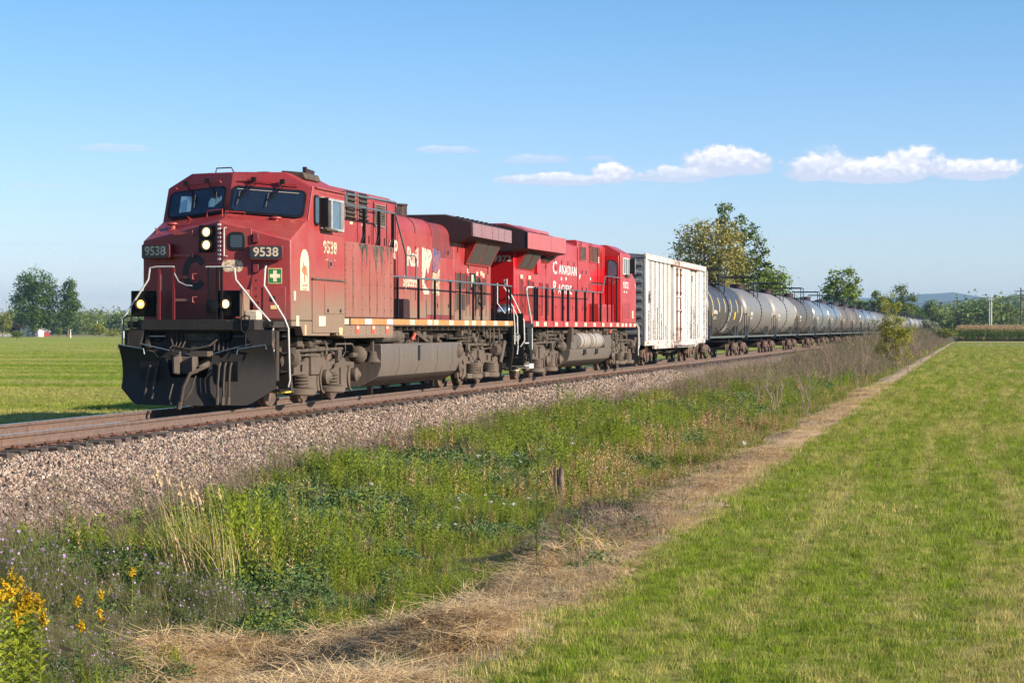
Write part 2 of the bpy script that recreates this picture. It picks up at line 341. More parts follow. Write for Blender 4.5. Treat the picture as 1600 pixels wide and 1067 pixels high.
def loco_truck(parent, cy, mir):
    Y = lambda y: cy + mir * y
    P = [(-2.75, .27), (-2.1, .27), (-2.02, .5), (-1.85, .61), (-1.05, .61), (-.9, .5), (-.87, .25), (-.1, .25), (-.08, .5), (.17, .61), (.95, .61), (1.1, .5), (1.13, .25), (1.93, .25), (1.95, .5), (2.25, .55), (2.3, .82),
         (1.75, .84), (1.55, .93), (.95, .93), (.72, .86), (.35, .86), (.12, .98), (0, 1.03), (-1.0, 1.04), (-1.1, .88), (-1.8, .86), (-2.3, .82), (-2.75, .72)]
    mb = MB()
    for s in (-1, 1):
        mb.prism([(Y(a), b) for a, b in P], s * 1.14, s * 1.24)
        mb.box(s * 1.10, s * 1.30, min(Y(-.85), Y(-.2)), max(Y(-.85), Y(-.2)), .60, .98)
        mb.box(s * 1.16, s * 1.29, min(Y(1.2), Y(1.85)), max(Y(1.2), Y(1.85)), .27, .72)
        mb.box(s * 1.12, s * 1.27, min(Y(-2.7), Y(-2.2)), max(Y(-2.7), Y(-2.2)), .3, .62)
    mb.box(-1.1, 1.1, cy - 2.3, cy + 2.3, .45, .8)
    t = mb.build('truck', M['truck'], parent, bevel=.018)
    for y in (-2.0, 0, 2.0): wheelset(t, Y(y))
    for s in (-1, 1):
        for a in (-1.45, .53):      # spring seats between the pedestals
            MB().lathe([(.30, 0), (.33, .03), (.33, .13), (.24, .15)], (s * 1.24, Y(a), .20), 'z', 20).build('spring_seat', M['truck'], t)
            MB().box(s * 1.15, s * 1.36, min(Y(a), Y(a + .75)), max(Y(a), Y(a + .75)), .22, .35).build('spring_seat', M['truck'], t, bevel=.015)
            MB().spring((s * 1.27, Y(a), .33), .15, .27, 4, .026).lathe([(.1, 0), (.1, .28)], (s * 1.27, Y(a), .33), 'z', 10).build('spring', M['truck'], t)
        for a in (-.42, 1.5):       # curved pedestal liners
            pts = [(s * 1.315, Y(a + .34 - .26 * math.sin(q)), .49 + .27 * math.cos(q)) for q in np.linspace(.1, PI - .1, 10)]
            MB().tube(pts, .028, 6).build('pedestal_liner', M['truck'], t)
        for a in (.05, 2.1):
            MB().lathe([(.13, 0), (.15, .04), (.15, .16), (.09, .2), (.05, .24)][::1], (s * 1.2 if s > 0 else -1.44, Y(a), .55), 'x', 16).build('axle_box', M['truck'], t)
        # brake cylinder, pipes and rods
        MB().lathe([(.05, -.42), (.06, -.12), (.13, -.1), (.17, -.06), (.20, 0), (.20, .12), (.14, .16), (.12, .26)], (s * 1.28, Y(2.35), .97), 'y', 16).build('brake_cylinder', M['truck'], t)
        MB().lathe([(.12, -.1), (.19, -.05), (.19, .1), (.1, .14)], (s * 1.28, Y(-2.1), .96), 'y', 16).build('brake_cylinder', M['truck'], t)
        q = MB(); q.tube([(s * 1.3, Y(-1.95), 1.10), (s * 1.3, Y(1.2), 1.12)], .035, 6)
        q.tube([(s * 1.3, Y(.75), 1.1), (s * 1.3, Y(.75), 1.22), (s * 1.3, Y(1.9), 1.22), (s * 1.3, Y(2.15), 1.1)], .022, 5)
        q.tube([(s * 1.33, Y(.3), .62), (s * 1.34, Y(.9), .85), (s * 1.33, Y(1.35), 1.05), (s * 1.3, Y(1.4), 1.4)], .014, 5)
        q.tube([(s * 1.3, Y(-1.7), 1.02), (s * 1.3, Y(-.4), .98)], .02, 5)
        for k in range(4):
            q.tube([(s * 1.26, Y(-.75 + k * .1), 1.04), (s * 1.24, Y(-.75 + k * .1), 1.22), (s * 1.15, Y(-.9 + k * .1), 1.36)], .014, 5)
        q.box(s * 1.24, s * 1.32, Y(1.0) - .12, Y(1.0) + .12, .86, 1.12)
        q.tube([(s * 1.3, Y(.1), 1.0), (s * 1.3, Y(.15), 1.16), (s * 1.28, Y(.05), 1.28)], .03, 6)
        q.build('brake_rigging', M['dusty'], t)
        MB().tube([(s * 1.33, Y(-2.62), .58), (s * 1.34, Y(-3.05), 1.18)], [.055, .075], 10).build('shock_absorber', M['truck'], t)
        q = MB()
        for (a, b, w, h) in ((-1.9, .72, .1, .16), (-1.35, .75, .07, .14), (.75, .74, .08, .1), (1.75, .6, .06, .2), (-.5, .8, .12, .05)):
            q.box(s * 1.24, s * 1.262, Y(a) - w / 2, Y(a) + w / 2, b - h / 2, b + h / 2)
        q.build('frame_boss', M['under'], t)
    return t
def bumpy_pipes(parent, y0, y1, z0, z1, v, n, seed, m='dusty'):
    rr = random.Random(seed); mb = MB()
    for i in range(n):
        y = rr.uniform(y0, y1 - .8); L = rr.uniform(.4, 2.2); z = rr.uniform(z0, z1); vv = v + rr.uniform(-.22, .05); r = rr.choice([.014, .02, .03, .045])
        pts = [(vv, y, z)]
        for k in range(rr.randint(1, 3)):
            y2 = min(y1, pts[-1][1] + L / 2); z2 = z if rr.random() < .6 else rr.uniform(z0, z1)
            pts += [(vv, y2, pts[-1][2]), (vv, y2 + .03, z2)]
        mb.tube(pts, r, 5)
        if rr.random() < .5: mb.box(vv - .08, vv + .06, y, y + rr.uniform(.1, .35), z - .08, z + rr.uniform(.04, .14))
        if rr.random() < .35: mb.lathe([(.05, 0), (.08, .02), (.08, .14), (.03, .17)], (vv + .02, y + L / 2, z - .05), rr.choice('xyz'), 10)
    return mb.build('underframe_piping', M[m], parent)
def rail_post(parent, v, y, z0, z1, m='rail_dark', w=.045, d=.02):
    return MB().box(v - w, v + w * .2, y - d, y + d, z0, z1).build('handrail_post', M[m], parent)
def hood_doors(mb, v, ys, z0, z1, t=.018):
    for a, b in zip(ys[:-1], ys[1:]): mb.box(v, v + t, a + .018, b - .018, z0, z1)
    return mb
def louvre(parent, name, v, y0, y1, z0, z1, frame='red', n=9, deep=.03, slats=True):
    f = MB(); w = .03
    f.box(v, v + deep, y0 - w, y0, z0 - w, z1 + w).box(v, v + deep, y1, y1 + w, z0 - w, z1 + w).box(v, v + deep, y0, y1, z0 - w, z0).box(v, v + deep, y0, y1, z1, z1 + w)
    o = f.build(name, M[frame], parent)
    MB().box(v, v + .004, y0, y1, z0, z1).build('backing', M['mesh'], o)
    if slats:
        q = MB()
        for k in range(n):
            z = z0 + (z1 - z0) * (k + .5) / n
            q.prism([(v + .006, z - .006), (v + deep * .9, z - .03), (v + deep * .9, z - .02), (v + .006, z + .012)], y0, y1, 'y')
        q.build('slats', M['dusty'], o)
    return o
def facing_light(parent, v, y, z, ang, r=.085, mat='lens_warm', name='headlight'):
    """round lamp facing -Y, turned by ang"""
    mb = MB().lathe([(r * 1.35, 0), (r * 1.35, -.07), (r * 1.1, -.07), (r * 1.0, -.02), (0.01, -.01)], (0, 0, 0), 'y', 22)
    o = mb.build(name, M['gasket'], parent, loc=(v, y, z)); o.rotation_euler = (0, 0, ang)
    l = MB().lathe([(r, -.025), (r * .9, -.04), (r * .5, -.052), (.01, -.055)], (0, 0, 0), 'y', 20).build('lens', M[mat], o)
    MB().lathe([(r * .45, -.056), (r * .3, -.064), (.01, -.067)], (0, 0, 0), 'y', 14).build('bulb_glow', M['lens_core'], o)
    return o

def coupler(parent, y, d):
    """knuckle coupler pointing along d (-1 or +1 in y)"""
    mb = MB(); mb.box(-.11, .11, min(y, y - d * .5), max(y, y - d * .5), .76, 1.0)
    mb.prism([(-.20, y - d * .05), (-.24, y + d * .16), (-.16, y + d * .30), (-.06, y + d * .22), (-.08, y + d * .1), (.10, y + d * .08), (.2, y + d * .28), (.24, y + d * .2), (.2, y - d * .05)], .70, 1.02, 'z')
    o = mb.build('coupler', M['truck'], parent, bevel=.02)
    MB().lathe([(.07, 0), (.07, .36)], (-.13, y + d * .17, .69), 'z', 12).build('knuckle', M['dusty'], o)
    return o

def locomotive_one():
    t = empty('locomotive', (Xc, 36.3, 0))
    tag(t, 'leading red diesel locomotive numbered 9538 with lit headlights and black snowplow', 'locomotive')
    A = lambda name, mb, m, par=t, **k: mb.build(name, M[m], par, **k)
    # ---- cab and nose shell (open facets, V front)
    F = [(-1.53, 1.6, 1.70), (.22, 1.2, 1.70), (1.55, 1.6, 1.70)]
    G = [(-1.53, 1.6, 3.27), (.22, 1.2, 3.63), (1.55, 1.6, 3.27)]
    H = [(-1.53, 2.6, 3.70), (0, 2.25, 3.83), (1.55, 2.6, 3.70)]
    I = [(-1.53, 2.9, 4.40), (1.55, 2.9, 4.40)]
    J = [(-1.0, 2.85, 4.69), (0, 2.55, 4.69), (.98, 2.85, 4.69)]
    Kl = [(-1.53, 5.05, 4.40), (-1.0, 5.05, 4.69), (.98, 5.05, 4.69), (1.55, 5.05, 4.40)]
    Bt = [(-1.53, 5.05, 1.70), (1.55, 5.05, 1.70)]
    vs = F + G + H + I + J + Kl + Bt     # idx: F0-2 G3-5 H6-8 I9-10 J11-13 K14-17 B18-19
    fs = [(0, 1, 4, 3), (1, 2, 5, 4), (3, 4, 7, 6), (4, 5, 8, 7), (6, 7, 12, 11, 9), (7, 8, 10, 13, 12), (11, 12, 13, 16, 15), (9, 11, 15, 14), (13, 10, 17, 16),
          (2, 19, 17, 10, 8, 5), (0, 3, 6, 9, 14, 18), (18, 14, 15, 16, 17, 19), (0, 18, 19, 2, 1)]
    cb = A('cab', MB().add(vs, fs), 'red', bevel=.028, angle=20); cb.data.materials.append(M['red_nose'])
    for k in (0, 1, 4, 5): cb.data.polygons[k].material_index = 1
    # side skirt below the cab (brown with road dirt)
    A('cab_skirt', MB().prism([(1.6, 1.695), (1.6, 1.60), (2.19, 1.59), (2.32, 1.41), (4.03, 1.40), (4.03, 1.695)], 1.40, 1.552).prism([(4.03, 1.695), (4.03, 1.63), (4.47, 1.63), (4.47, 1.41), (5.02, 1.38), (5.02, 1.695)], 1.35, 1.552).box(-1.53, -1.4, 1.6, 5.03, 1.42, 1.69), 'red')
    # windshields
    def pane(x0, x1, left, name='windshield'):
        # corners interpolated on the sloping front plane
        def on(v, s):
            a, b = (Vector(H[0]), Vector(H[1])) if left else (Vector(H[2]), Vector(H[1]))
            c, d = (Vector(I[0]), Vector((0, 2.55, 4.52))) if left else (Vector(I[1]), Vector((0, 2.55, 4.52)))
            u = (v - a.x) / (b.x - a.x); return a.lerp(b, u).lerp(c.lerp(d, u), s)
        nrm = (on(x1, 0) - on(x0, 0)).cross(on(x0, 1) - on(x0, 0)).normalized()
        def rounded(x0, x1, s0, s1, r=.1):
            out = []
            for (cx, cs, a0) in ((x1 - r, s1 - r * 1.3, 0), (x0 + r, s1 - r * 1.3, 90), (x0 + r, s0 + r * 1.3, 180), (x1 - r, s0 + r * 1.3, 270)):
                for q in range(0, 91, 22): out.append((cx + r * math.cos(R(a0 + q)), cs + r * 1.3 * math.sin(R(a0 + q))))
            return out
        def slab(pts, off0, off1):
            mb = MB(); n = len(pts); a = [on(x, s) + nrm * off0 for x, s in pts]; b = [on(x, s) + nrm * off1 for x, s in pts]
            return mb.add(a + b, [tuple(range(n)), tuple(range(2 * n - 1, n - 1, -1))] + [(i, i + n, (i + 1) % n + n, (i + 1) % n) for i in range(n)])
        g = slab(rounded(x0 - .05, x1 + .05, .03, .83, .13), -.02, .052).build('windshield', M['gasket'], t)
        slab(rounded(x0, x1, .08, .78, .1), .03, .060).build('glass', M['glass'], g)
        return g, on, nrm
    g1, on1, n1 = pane(-1.36, -.13, True)
    g2, on2, n2 = pane(.06, 1.42, False)
    # bright far window and driver's hand painted on the left pane, and light trim line behind the right one
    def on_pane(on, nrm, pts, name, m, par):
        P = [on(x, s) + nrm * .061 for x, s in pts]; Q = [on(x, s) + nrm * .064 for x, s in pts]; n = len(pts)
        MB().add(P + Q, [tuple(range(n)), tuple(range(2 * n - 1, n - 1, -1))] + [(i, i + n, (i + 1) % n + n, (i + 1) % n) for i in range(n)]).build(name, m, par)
    bright_view = simple('painted_window_view', (.30, .48, .58), .3, var=.05)
    hand = simple('pale_driver_patch', (.18, .34, .42), .5, var=.3)
    on_pane(on1, n1, [(-1.12, .17), (-.86, .17), (-.86, .62), (-1.13, .66)], 'far_window_patch', bright_view, g1)
    on_pane(on1, n1, [(-.44, .24), (-.32, .22), (-.16, .40), (-.17, .52), (-.22, .46), (-.26, .52), (-.32, .47), (-.40, .50), (-.45, .38)], 'driver_hand_patch', hand, g1)
    on_pane(on2, n2, [(.12, .715), (1.32, .715), (1.32, .73), (.12, .73)], 'trim_line', M['tan'], g2)
    # wipers
    for on, nrm, cols in ((on1, n1, (-1.02, -.52)), (on2, n2, (.42, .98))):
        for c in cols:
            mb = MB(); a = on(c, .99) + nrm * .11; b = on(c - .24 if on is on2 else c + .24, .42) + nrm * .10; e = on(c + .06, .90) + nrm * .11
            mb.tube([a, b], .013, 4).tube([e, b + Vector((.02, 0, .02))], .010, 4)
            mb.tube([on(c - .24 if on is on2 else c + .24, .64) + nrm * .09, on(c - .26 if on is on2 else c + .26, .24) + nrm * .09], .008, 4)
            mb.box(a.x - .05, a.x + .05, a.y - .05, a.y + .02, a.z - .03, a.z + .05)
            mb.build('wiper', M['rail_dark'], t)
        mb = MB(); c0, c1 = cols; ex = .28
        mb.tube([on(c0 - ex, .93) + nrm * .01, on(c0 - ex, .96) + nrm * .09, on(c1 + ex, .96) + nrm * .09, on(c1 + ex, .93) + nrm * .01], .014, 5)
        mb.build('wiper_rail', M['red'], t)
    # nose-top fittings: wiper-motor domes and grab irons
    for (v, y, z) in ((-1.08, 2.02, 3.52), (1.02, 2.2, 3.62)):
        A('sand_filler_cap', MB().lathe([(.11, 0), (.11, .02), (.075, .05), (.07, .13), (.13, .15), (.12, .18), (.02, .20)], (v, y, z - .05), 'z', 16), 'red')
    A('nose_grab_iron', MB().tube([(-.32, 1.95, 3.76), (-.32, 1.95, 3.87), (.02, 1.9, 3.9), (.02, 1.9, 3.76)], .014, 5), 'red')
    A('nose_grab_iron', MB().tube([(.16, 1.7, 3.68), (.16, 1.7, 3.85), (.5, 1.85, 3.83), (.52, 1.85, 3.66), (1.12, 1.9, 3.50)], .014, 5), 'red')
    A('nose_grab_iron', MB().tube([(1.02, 2.05, 3.50), (1.05, 2.05, 3.58), (1.40, 2.45, 3.72), (1.42, 2.45, 3.62)], .014, 5), 'red')
    A('nose_grab_iron', MB().tube([(-1.36, 1.9, 3.42), (-1.38, 1.88, 3.54), (-1.27, 1.85, 3.44)], .016, 5), 'red')
    A('nose_grab_iron', MB().tube([(-.74, 2.0, 3.62), (-.72, 1.95, 3.76), (-.64, 1.95, 3.70)], .016, 5), 'red')
    # ---- front facets: frames for placing things
    aL, aR = math.atan2(-.4, 1.75), math.atan2(.4, 1.33)
    yl = lambda v: 1.2 + .4 * (.22 - v) / 1.75
    yr = lambda v: 1.2 + .4 * (v - .22) / 1.33
    def board(v, z, left):
        y = (yl if left else yr)(v); a = aL if left else aR
        b = MB(); w, h = .33, .148
        def rr(w, h, r):
            return [(sx * (w - r) + r * math.cos(R(q)), sy * (h - r) + r * math.sin(R(q))) for sx, sy, q0 in ((1, 1, 0), (-1, 1, 90), (-1, -1, 180), (1, -1, 270)) for q in (q0, q0 + 30, q0 + 60, q0 + 90)]
        b.prism(rr(w, h, .05), .0, -.15, 'y'); o = b.build('number_board', M['wind_red'], t, bevel=.01)
        o.location = (v, y - .04, z); o.rotation_euler = (0, 0, a)
        MB().prism(rr(w - .03, h - .03, .05), -.15, -.162, 'y').build('face', M['boardblack'], o)
        text('numerals', '9538', .245, (0, -.165, .0), (R(90), 0, 0), M['tan'], o, .002, .005, 1.0)
        return o
    board(-1.12, 3.06, True); board(1.10, 3.02, False)
    # headlights in a black housing left of the ridge
    o = A('headlight_housing', MB().box(-.22, .16, yl(-.05) - .05, yl(-.05) + .2, 3.03, 3.56), 'gasket', bevel=.03)
    facing_light(t, -.03, yl(-.03) - .06, 3.42, aL * .3, .086); facing_light(t, -.03, yl(-.03) - .06, 3.17, aL * .3, .086)
    # ridge with red and white dashes
    mb = MB(); mr = MB()
    for k in range(9):
        z = 2.88 + k * .083
        mb.box(.20, .255, 1.165, 1.205, z, z + .04)
    A('ridge_dash', mb, 'white_tape')
    # front door on the right facet
    def rfac(name, v0, v1, z0, z1, t0, m, bevel=.01, rad=None, par=t, left=False):
        yf, a = (yl, aL) if left else (yr, aR); c = (v0 + v1) / 2; w = (v1 - v0) / 2 / math.cos(a); b = MB()
        if rad:
            pts = [(sx * (w - rad) + rad * math.cos(R(q)), (z0 + z1) / 2 + sy * ((z1 - z0) / 2 - rad) + rad * math.sin(R(q))) for sx, sy, q0 in ((1, 1, 0), (-1, 1, 90), (-1, -1, 180), (1, -1, 270)) for q in (q0, q0 + 22, q0 + 45, q0 + 68, q0 + 90)]
            b.prism(pts, .0, -t0, 'y')
        else: b.box(-w, w, -t0, 0, z0, z1)
        o = b.build(name, M[m], par, bevel=bevel); o.location = (c, yf(c), 0); o.rotation_euler = (0, 0, a); return o
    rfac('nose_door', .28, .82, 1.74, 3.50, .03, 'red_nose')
    f = rfac('door_window', .38, .70, 3.06, 3.42, .055, 'gasket', rad=.1); 
    g = MB().prism([(x * .8, z) for x, z in [(-.12, 3.12), (.12, 3.12), (.145, 3.15), (.145, 3.33), (.12, 3.36), (-.12, 3.36), (-.145, 3.33), (-.145, 3.15)]], -.056, -.064, 'y').build('glass', M['glass'], f)
    A('door_handle', MB().tube([(.36, yr(.36) - .03, 3.50), (.34, yr(.36) - .1, 3.50), (.34, yr(.36) - .1, 2.95), (.38, yr(.36) - .03, 2.95)], .014, 5), 'rail_white')
    for z in (3.30, 2.72, 1.98):
        o = rfac('door_hinge', .84, .95, z - .09, z + .09, .09, 'wind_red', bevel=.012)
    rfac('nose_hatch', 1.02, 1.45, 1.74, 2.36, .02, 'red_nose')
    rfac('hatch_latch', 1.18, 1.26, 2.08, 2.18, .045, 'gasket')
    rfac('data_plate', 1.16, 1.32, 1.92, 2.0, .03, 'gold')
    o = rfac('first_aid_decal', 1.12, 1.38, 2.42, 2.72, .012, 'gold', bevel=0)
    MB().box(-.122, .122, -.016, -.012, 2.435, 2.705).build('green_field', M['green'], o)
    MB().box(-.035, .035, -.021, -.016, 2.46, 2.68).build('white_cross', M['cream'], o); MB().box(-.1, -.0355, -.021, -.016, 2.535, 2.605).box(.0355, .1, -.021, -.016, 2.535, 2.605).build('white_cross', M['cream'], o)
    rfac('patched_paint', .26, .66, 2.64, 2.88, .036, 'letter', rad=.1)
    # left facet: round stencil ring, step irons
    q = MB(); n = 26; ring = []
    for k in range(n + 1):
        a = R(35) + (2 * PI - R(75)) * k / n; ring.append((a))
    for a, b in zip(ring[:-1], ring[1:]):
        q.prism([(math.cos(a) * .20, math.sin(a) * .27), (math.cos(a) * .335, math.sin(a) * .42), (math.cos(b) * .335, math.sin(b) * .42), (math.cos(b) * .20, math.sin(b) * .27)], 0, -.008, 'y')
    q = MB(); n = 26; ring = [R(35) + (2 * PI - R(75)) * k / n for k in range(n + 1)]
    for a, b in zip(ring[:-1], ring[1:]):
        q.prism([(math.cos(a) * .16, math.sin(a) * .21), (math.cos(a) * .285, math.sin(a) * .345), (math.cos(b) * .285, math.sin(b) * .345), (math.cos(b) * .16, math.sin(b) * .21)], 0, -.008, 'y')
    letc = letter('blackened_round_patch', (.02, .02, .022), (.10, .085, .08), .62)
    o = q.build('painted_round_emblem', letc, t); o.location = (-.33, yl(-.33) - .002, 2.64); o.rotation_euler = (0, 0, aL)
    for z in (3.40, 2.97, 2.55, 2.10):
        y = yl(-.6)
        A('step_iron', MB().box(-.80, -.32, yl(-.5) - .012, yl(-.5) + .03, z - .02, z + .035), 'red')
        A('step_iron', MB().tube([(-.35, yl(-.35), z - .04), (-.35, yl(-.35) - .08, z - .03), (-.35, yl(-.35) - .08, z + .06), (-.27, yl(-.3) - .05, z + .06)], .014, 5), 'wing2')
    # ---- front platform and pilot
    A('front_platform', MB().box(-1.5, 1.5, .75, 2.0, 1.56, 1.69), 'frontdirt', bevel=.015)
    A('anticlimber', MB().prism([(-1.15, .62), (1.15, .62), (1.3, .78), (-1.3, .78)], 1.52, 1.72, 'z').box(-1.0, 1.0, .63, .8, 1.50, 1.54), 'frontdirt', bevel=.01)
    A('front_pilot', MB().prism([(-1.53, .55), (1.53, .55), (1.53, 1.5), (1.15, 1.58), (-1.15, 1.58), (-1.53, 1.5)], .80, .95, 'y'), 'frontdirt')
    A('walkway_plate', MB().box(-1.53, -1.15, .95, 1.6, 1.50, 1.55).box(1.15, 1.53, .95, 1.6, 1.5, 1.55), 'under')
    A('name_plate', MB().box(-.33, .35, .78, .797, 1.33, 1.45), 'dusty'); A('name_plate', MB().box(-.2, .18, .78, .797, 1.15, 1.27), 'dusty')
    for v in (-.88, .52): A('socket', MB().lathe([(.13, 0), (.13, -.06), (.11, -.09), (.01, -.1)], (v, .80, 1.42), 'y', 18), 'under')
    A('gusset', MB().prism([(-1.5, 1.52), (-1.1, 1.52), (-1.2, 1.2), (-1.5, 1.0)], .62, .78, 'y').prism([(1.5, 1.52), (.9, 1.52), (1.15, 1.15), (1.5, 1.15)], .62, .78, 'y'), 'frontdirt')
    for v, zz in ((-1.22, 2.02), (.52, 2.02)):     # ditch lights on the platform
        o = A('ditch_light_box', MB().box(v - .24, v + .26, .84, 1.12, 1.78, 2.28), 'under', bevel=.012)
        facing_light(o, v - .02, .83, zz, 0, .082, 'lens_yellow' if v < 0 else 'lens_warm', 'ditch_light')
    A('ditch_light_bracket', MB().box(.79, .84, .80, 1.2, 1.70, 2.30), 'red')
    A('platform_box', MB().box(.85, 1.1, .9, 1.2, 1.70, 1.90), 'cream', bevel=.02)
    # centre gate posts
    for v in (-.86, -.56, .16, .33, .42):
        A('handrail_post', MB().box(v - .022, v + .022, .78, .83, 1.70, 2.72), 'wind_red' if v < 0 else 'rail_dark')
    A('gate_top', MB().tube([(-.92, .80, 2.74), (-.55, .80, 2.74)], .018, 6).tube([(.1, .8, 2.73), (.62, .80, 2.73)], .02, 6), 'rail_white')
    A('safety_chain', MB().tube([(-.55, .8, 2.62), (-.45, .79, 2.45), (-.3, .79, 2.38), (-.18, .79, 2.37)], .016, 5), 'alu')
    A('bell_cover', MB().lathe([(.14, 0), (.14, -.05), (.01, -.08)], (.24, .80, 1.98), 'y', 8), 'gasket')
    # big white front handrails
    A('front_handrail', MB().tube([(.62, .80, 2.73), (.68, .8, 2.70), (.71, .8, 2.48), (1.15, .8, 1.95), (1.46, .8, 1.62), (1.47, .8, 1.12), (1.42, .8, 1.05)], .019, 8), 'rail_white')
    A('front_handrail', MB().tube([(1.10, yr(1.1) - .05, 2.76), (1.12, yr(1.1) - .16, 2.70), (1.12, 1.25, 2.38), (1.5, 1.35, 1.74), (1.56, 1.4, 1.55), (1.57, 1.45, .55), (1.52, 1.5, .42)], .019, 8), 'rail_white')
    A('front_handrail', MB().tube([(-.92, .80, 2.74), (-1.05, .8, 2.72), (-1.08, .8, 2.5), (-1.62, .8, 1.72), (-1.63, .8, 1.1)], .019, 8), 'rail_white')
    A('front_handrail', MB().tube([(-1.0, 1.2, 2.6), (-1.0, 1.2, 2.3), (-1.3, 1.2, 1.9)], .02, 6), 'rail_gray')
    for s, a in ((-1, -1.42), (1, .98)):
        A('cut_lever_loop', MB().tube([(a, .6, .95), (a, .6, 1.45), (a - .09, .6, 1.52), (a - .09, .6, 1.74), (a - .02, .6, 1.80), (a + .07, .6, 1.78), (a + .08, .6, 1.6), (a, .6, 1.45)], .016, 6), 'rail_dark')
        A('plow_grab_iron', MB().tube([(s * 1.5, .3, 1.15), (s * 1.48, .3, 1.24), (s * .95, .25, 1.16), (s * .93, .25, 1.06)], .013, 5), 'rail_gray')
    A('uncoupling_rod', MB().tube([(-1.4, .66, 1.30), (-.55, .62, 1.12), (.0, .6, 1.02), (.2, .6, 1.02), (.52, .6, 1.12), (1.35, .66, 1.32)], .016, 5), 'rail_gray')
    # plow: two curved blades meeting at the centre, cut out above for the coupler
    def blade(s):
        vs = []; cols = []
        prof = [(0.0, 1.0), (.25, .98), (.55, .95), (.85, .86), (1.0, .80)]
        us = [0, .15, .3, .45, .6, .75, .9, 1.0]; n = 9
        top = lambda u: .98 + .26 * u if u > .42 else (.62 if u < .30 else .98 + .02)
        bot = lambda u: .10 if u < .74 else .10 + (u - .74) / .26 * .30
        us = sorted(set(list(np.linspace(0, .30, 5)) + [.301] + list(np.linspace(.34, 1, 10))))
        mb = MB(); rings = []
        for u in us:
            v = s * 1.56 * u; row = []
            zt, zb = top(u), bot(u)
            for k in range(n):
                z = zb + (zt - zb) * k / (n - 1); q = (z - .1) / 1.1
                y = -.12 + .55 * u * 1.0 + .34 * math.sin(min(1, max(0, q)) * 2.2) * (.4 + .6 * u) - .12 * q * q * 2 * u
                row.append((v, y, z))
            rings.append(row)
        base = [p for r_ in rings for p in r_]; m = len(rings)
        back = [(x, y + .03, z) for x, y, z in base]; N = len(base)
        f = []
        for i in range(m - 1):
            for k in range(n - 1):
                a = i * n + k; f.append((a, a + n, a + n + 1, a + 1)); f.append((N + a, N + a + 1, N + a + n + 1, N + a + n))
        for i in range(m - 1):
            for k in (0, n - 1): a = i * n + k; f.append((a, a + n, N + a + n, N + a))
        for k in range(n - 1):
            for i in (0, m - 1): a = i * n + k; f.append((a, a + 1, N + a + 1, N + a))
        return mb.add(base + back, f).build('plow_blade', M['plow'], t, angle=25)
    blade(-1); blade(1)
    for s in (-1, 1):
        for a, zt in ((.80, .98),):
            A('hose_opening', MB().prism([(s * .62, .55), (s * .98, .55), (s * .98, .93), (s * .62, .93)], .165, .20, 'y'), 'gasket')
    for v, y0 in ((.66, .1), (.76, .13), (.86, .16)):
        o = A('air_hose', MB().tube([(v, y0, .90), (v + .01, y0 - .1, .82), (v, y0 - .14, .5), (v - .01, y0 - .12, .28), (v - .02, y0 - .1, .18)], .024, 7), 'hose')
        MB().tube([(v - .02, y0 - .11, .26), (v - .03, y0 - .1, .12)], .036, 7).build('glad_hand', M['dusty'], o)
    A('air_hose', MB().tube([(-.75, .1, .85), (-.76, .02, .7), (-.8, 0, .4), (-.83, 0, .2)], .024, 7).tube([(-.62, .1, .8), (-.64, .02, .5), (-.68, 0, .22)], .024, 7), 'hose')
    o = A('air_hose', MB().tube([(.40, .2, .86), (.34, .0, .80), (.16, -.18, .70), (.06, -.26, .45), (.02, -.26, .2), (-.03, -.24, .08)], .036, 8), 'hose')
    MB().tube([(0, -.25, .18), (-.04, -.24, .05)], .05, 8).tube([(.40, .18, .9), (.28, -.02, .80)], .046, 8).build('glad_hand', M['dusty'], o)
    A('hose_chain', MB().tube([(.25, -.1, .66), (.2, -.2, .4), (.1, -.24, .22)], .014, 5).tube([(-.25, .0, .5), (-.28, -.1, .25), (-.24, -.12, .12)], .016, 5), 'dusty')
    coupler(t, .1, -1)
    for s in (-1, 1):
        for k in range(4): A('air_pipe', MB().tube([(s * (.30 + .09 * k), .82, 1.52), (s * (.30 + .09 * k), .74, 1.30 - .03 * k), (s * (.34 + .09 * k), .60, 1.12)], .017, 6), 'hose')
        A('anti_slip_step', MB().box(s * .95, s * 1.35, .5, .8, 1.10, 1.13), 'frontdirt'); A('lift_lug', MB().box(s * 1.02, s * 1.10, .70, .80, 1.18, 1.42), 'truck')
        A('hand_hold', MB().tube([(s * .7, .78, 1.40), (s * .7, .68, 1.40), (s * 1.0, .68, 1.40), (s * 1.0, .78, 1.40)], .013, 5), 'rail_gray')
    A('signal_cable', MB().tube([(-.62, .78, 1.42), (-.5, .62, 1.2), (-.1, .58, 1.14), (.25, .60, 1.22), (.45, .78, 1.42)], .022, 6), 'hose')
    q = MB()
    for v in np.linspace(-1.4, 1.4, 15): q.box(v, v + .03, .735, .752, 1.60, 1.63)
    for z in np.linspace(1.85, 3.1, 9): q.box(-1.45, -1.42, yl(-1.44) - .012, yl(-1.44), z, z + .025).box(.90, .925, yr(.9) - .012, yr(.9), z, z + .025)
    q.build('rivets', M['dusty'], t)
    A('draft_pocket', MB().box(-.42, .42, .3, .9, .6, 1.04), 'under'); A('draft_carrier', MB().box(.05, .4, .1, .4, 1.02, 1.12).tube([(-.12, .0, 1.0), (-.12, .0, 1.12)], .03, 8), 'truck')
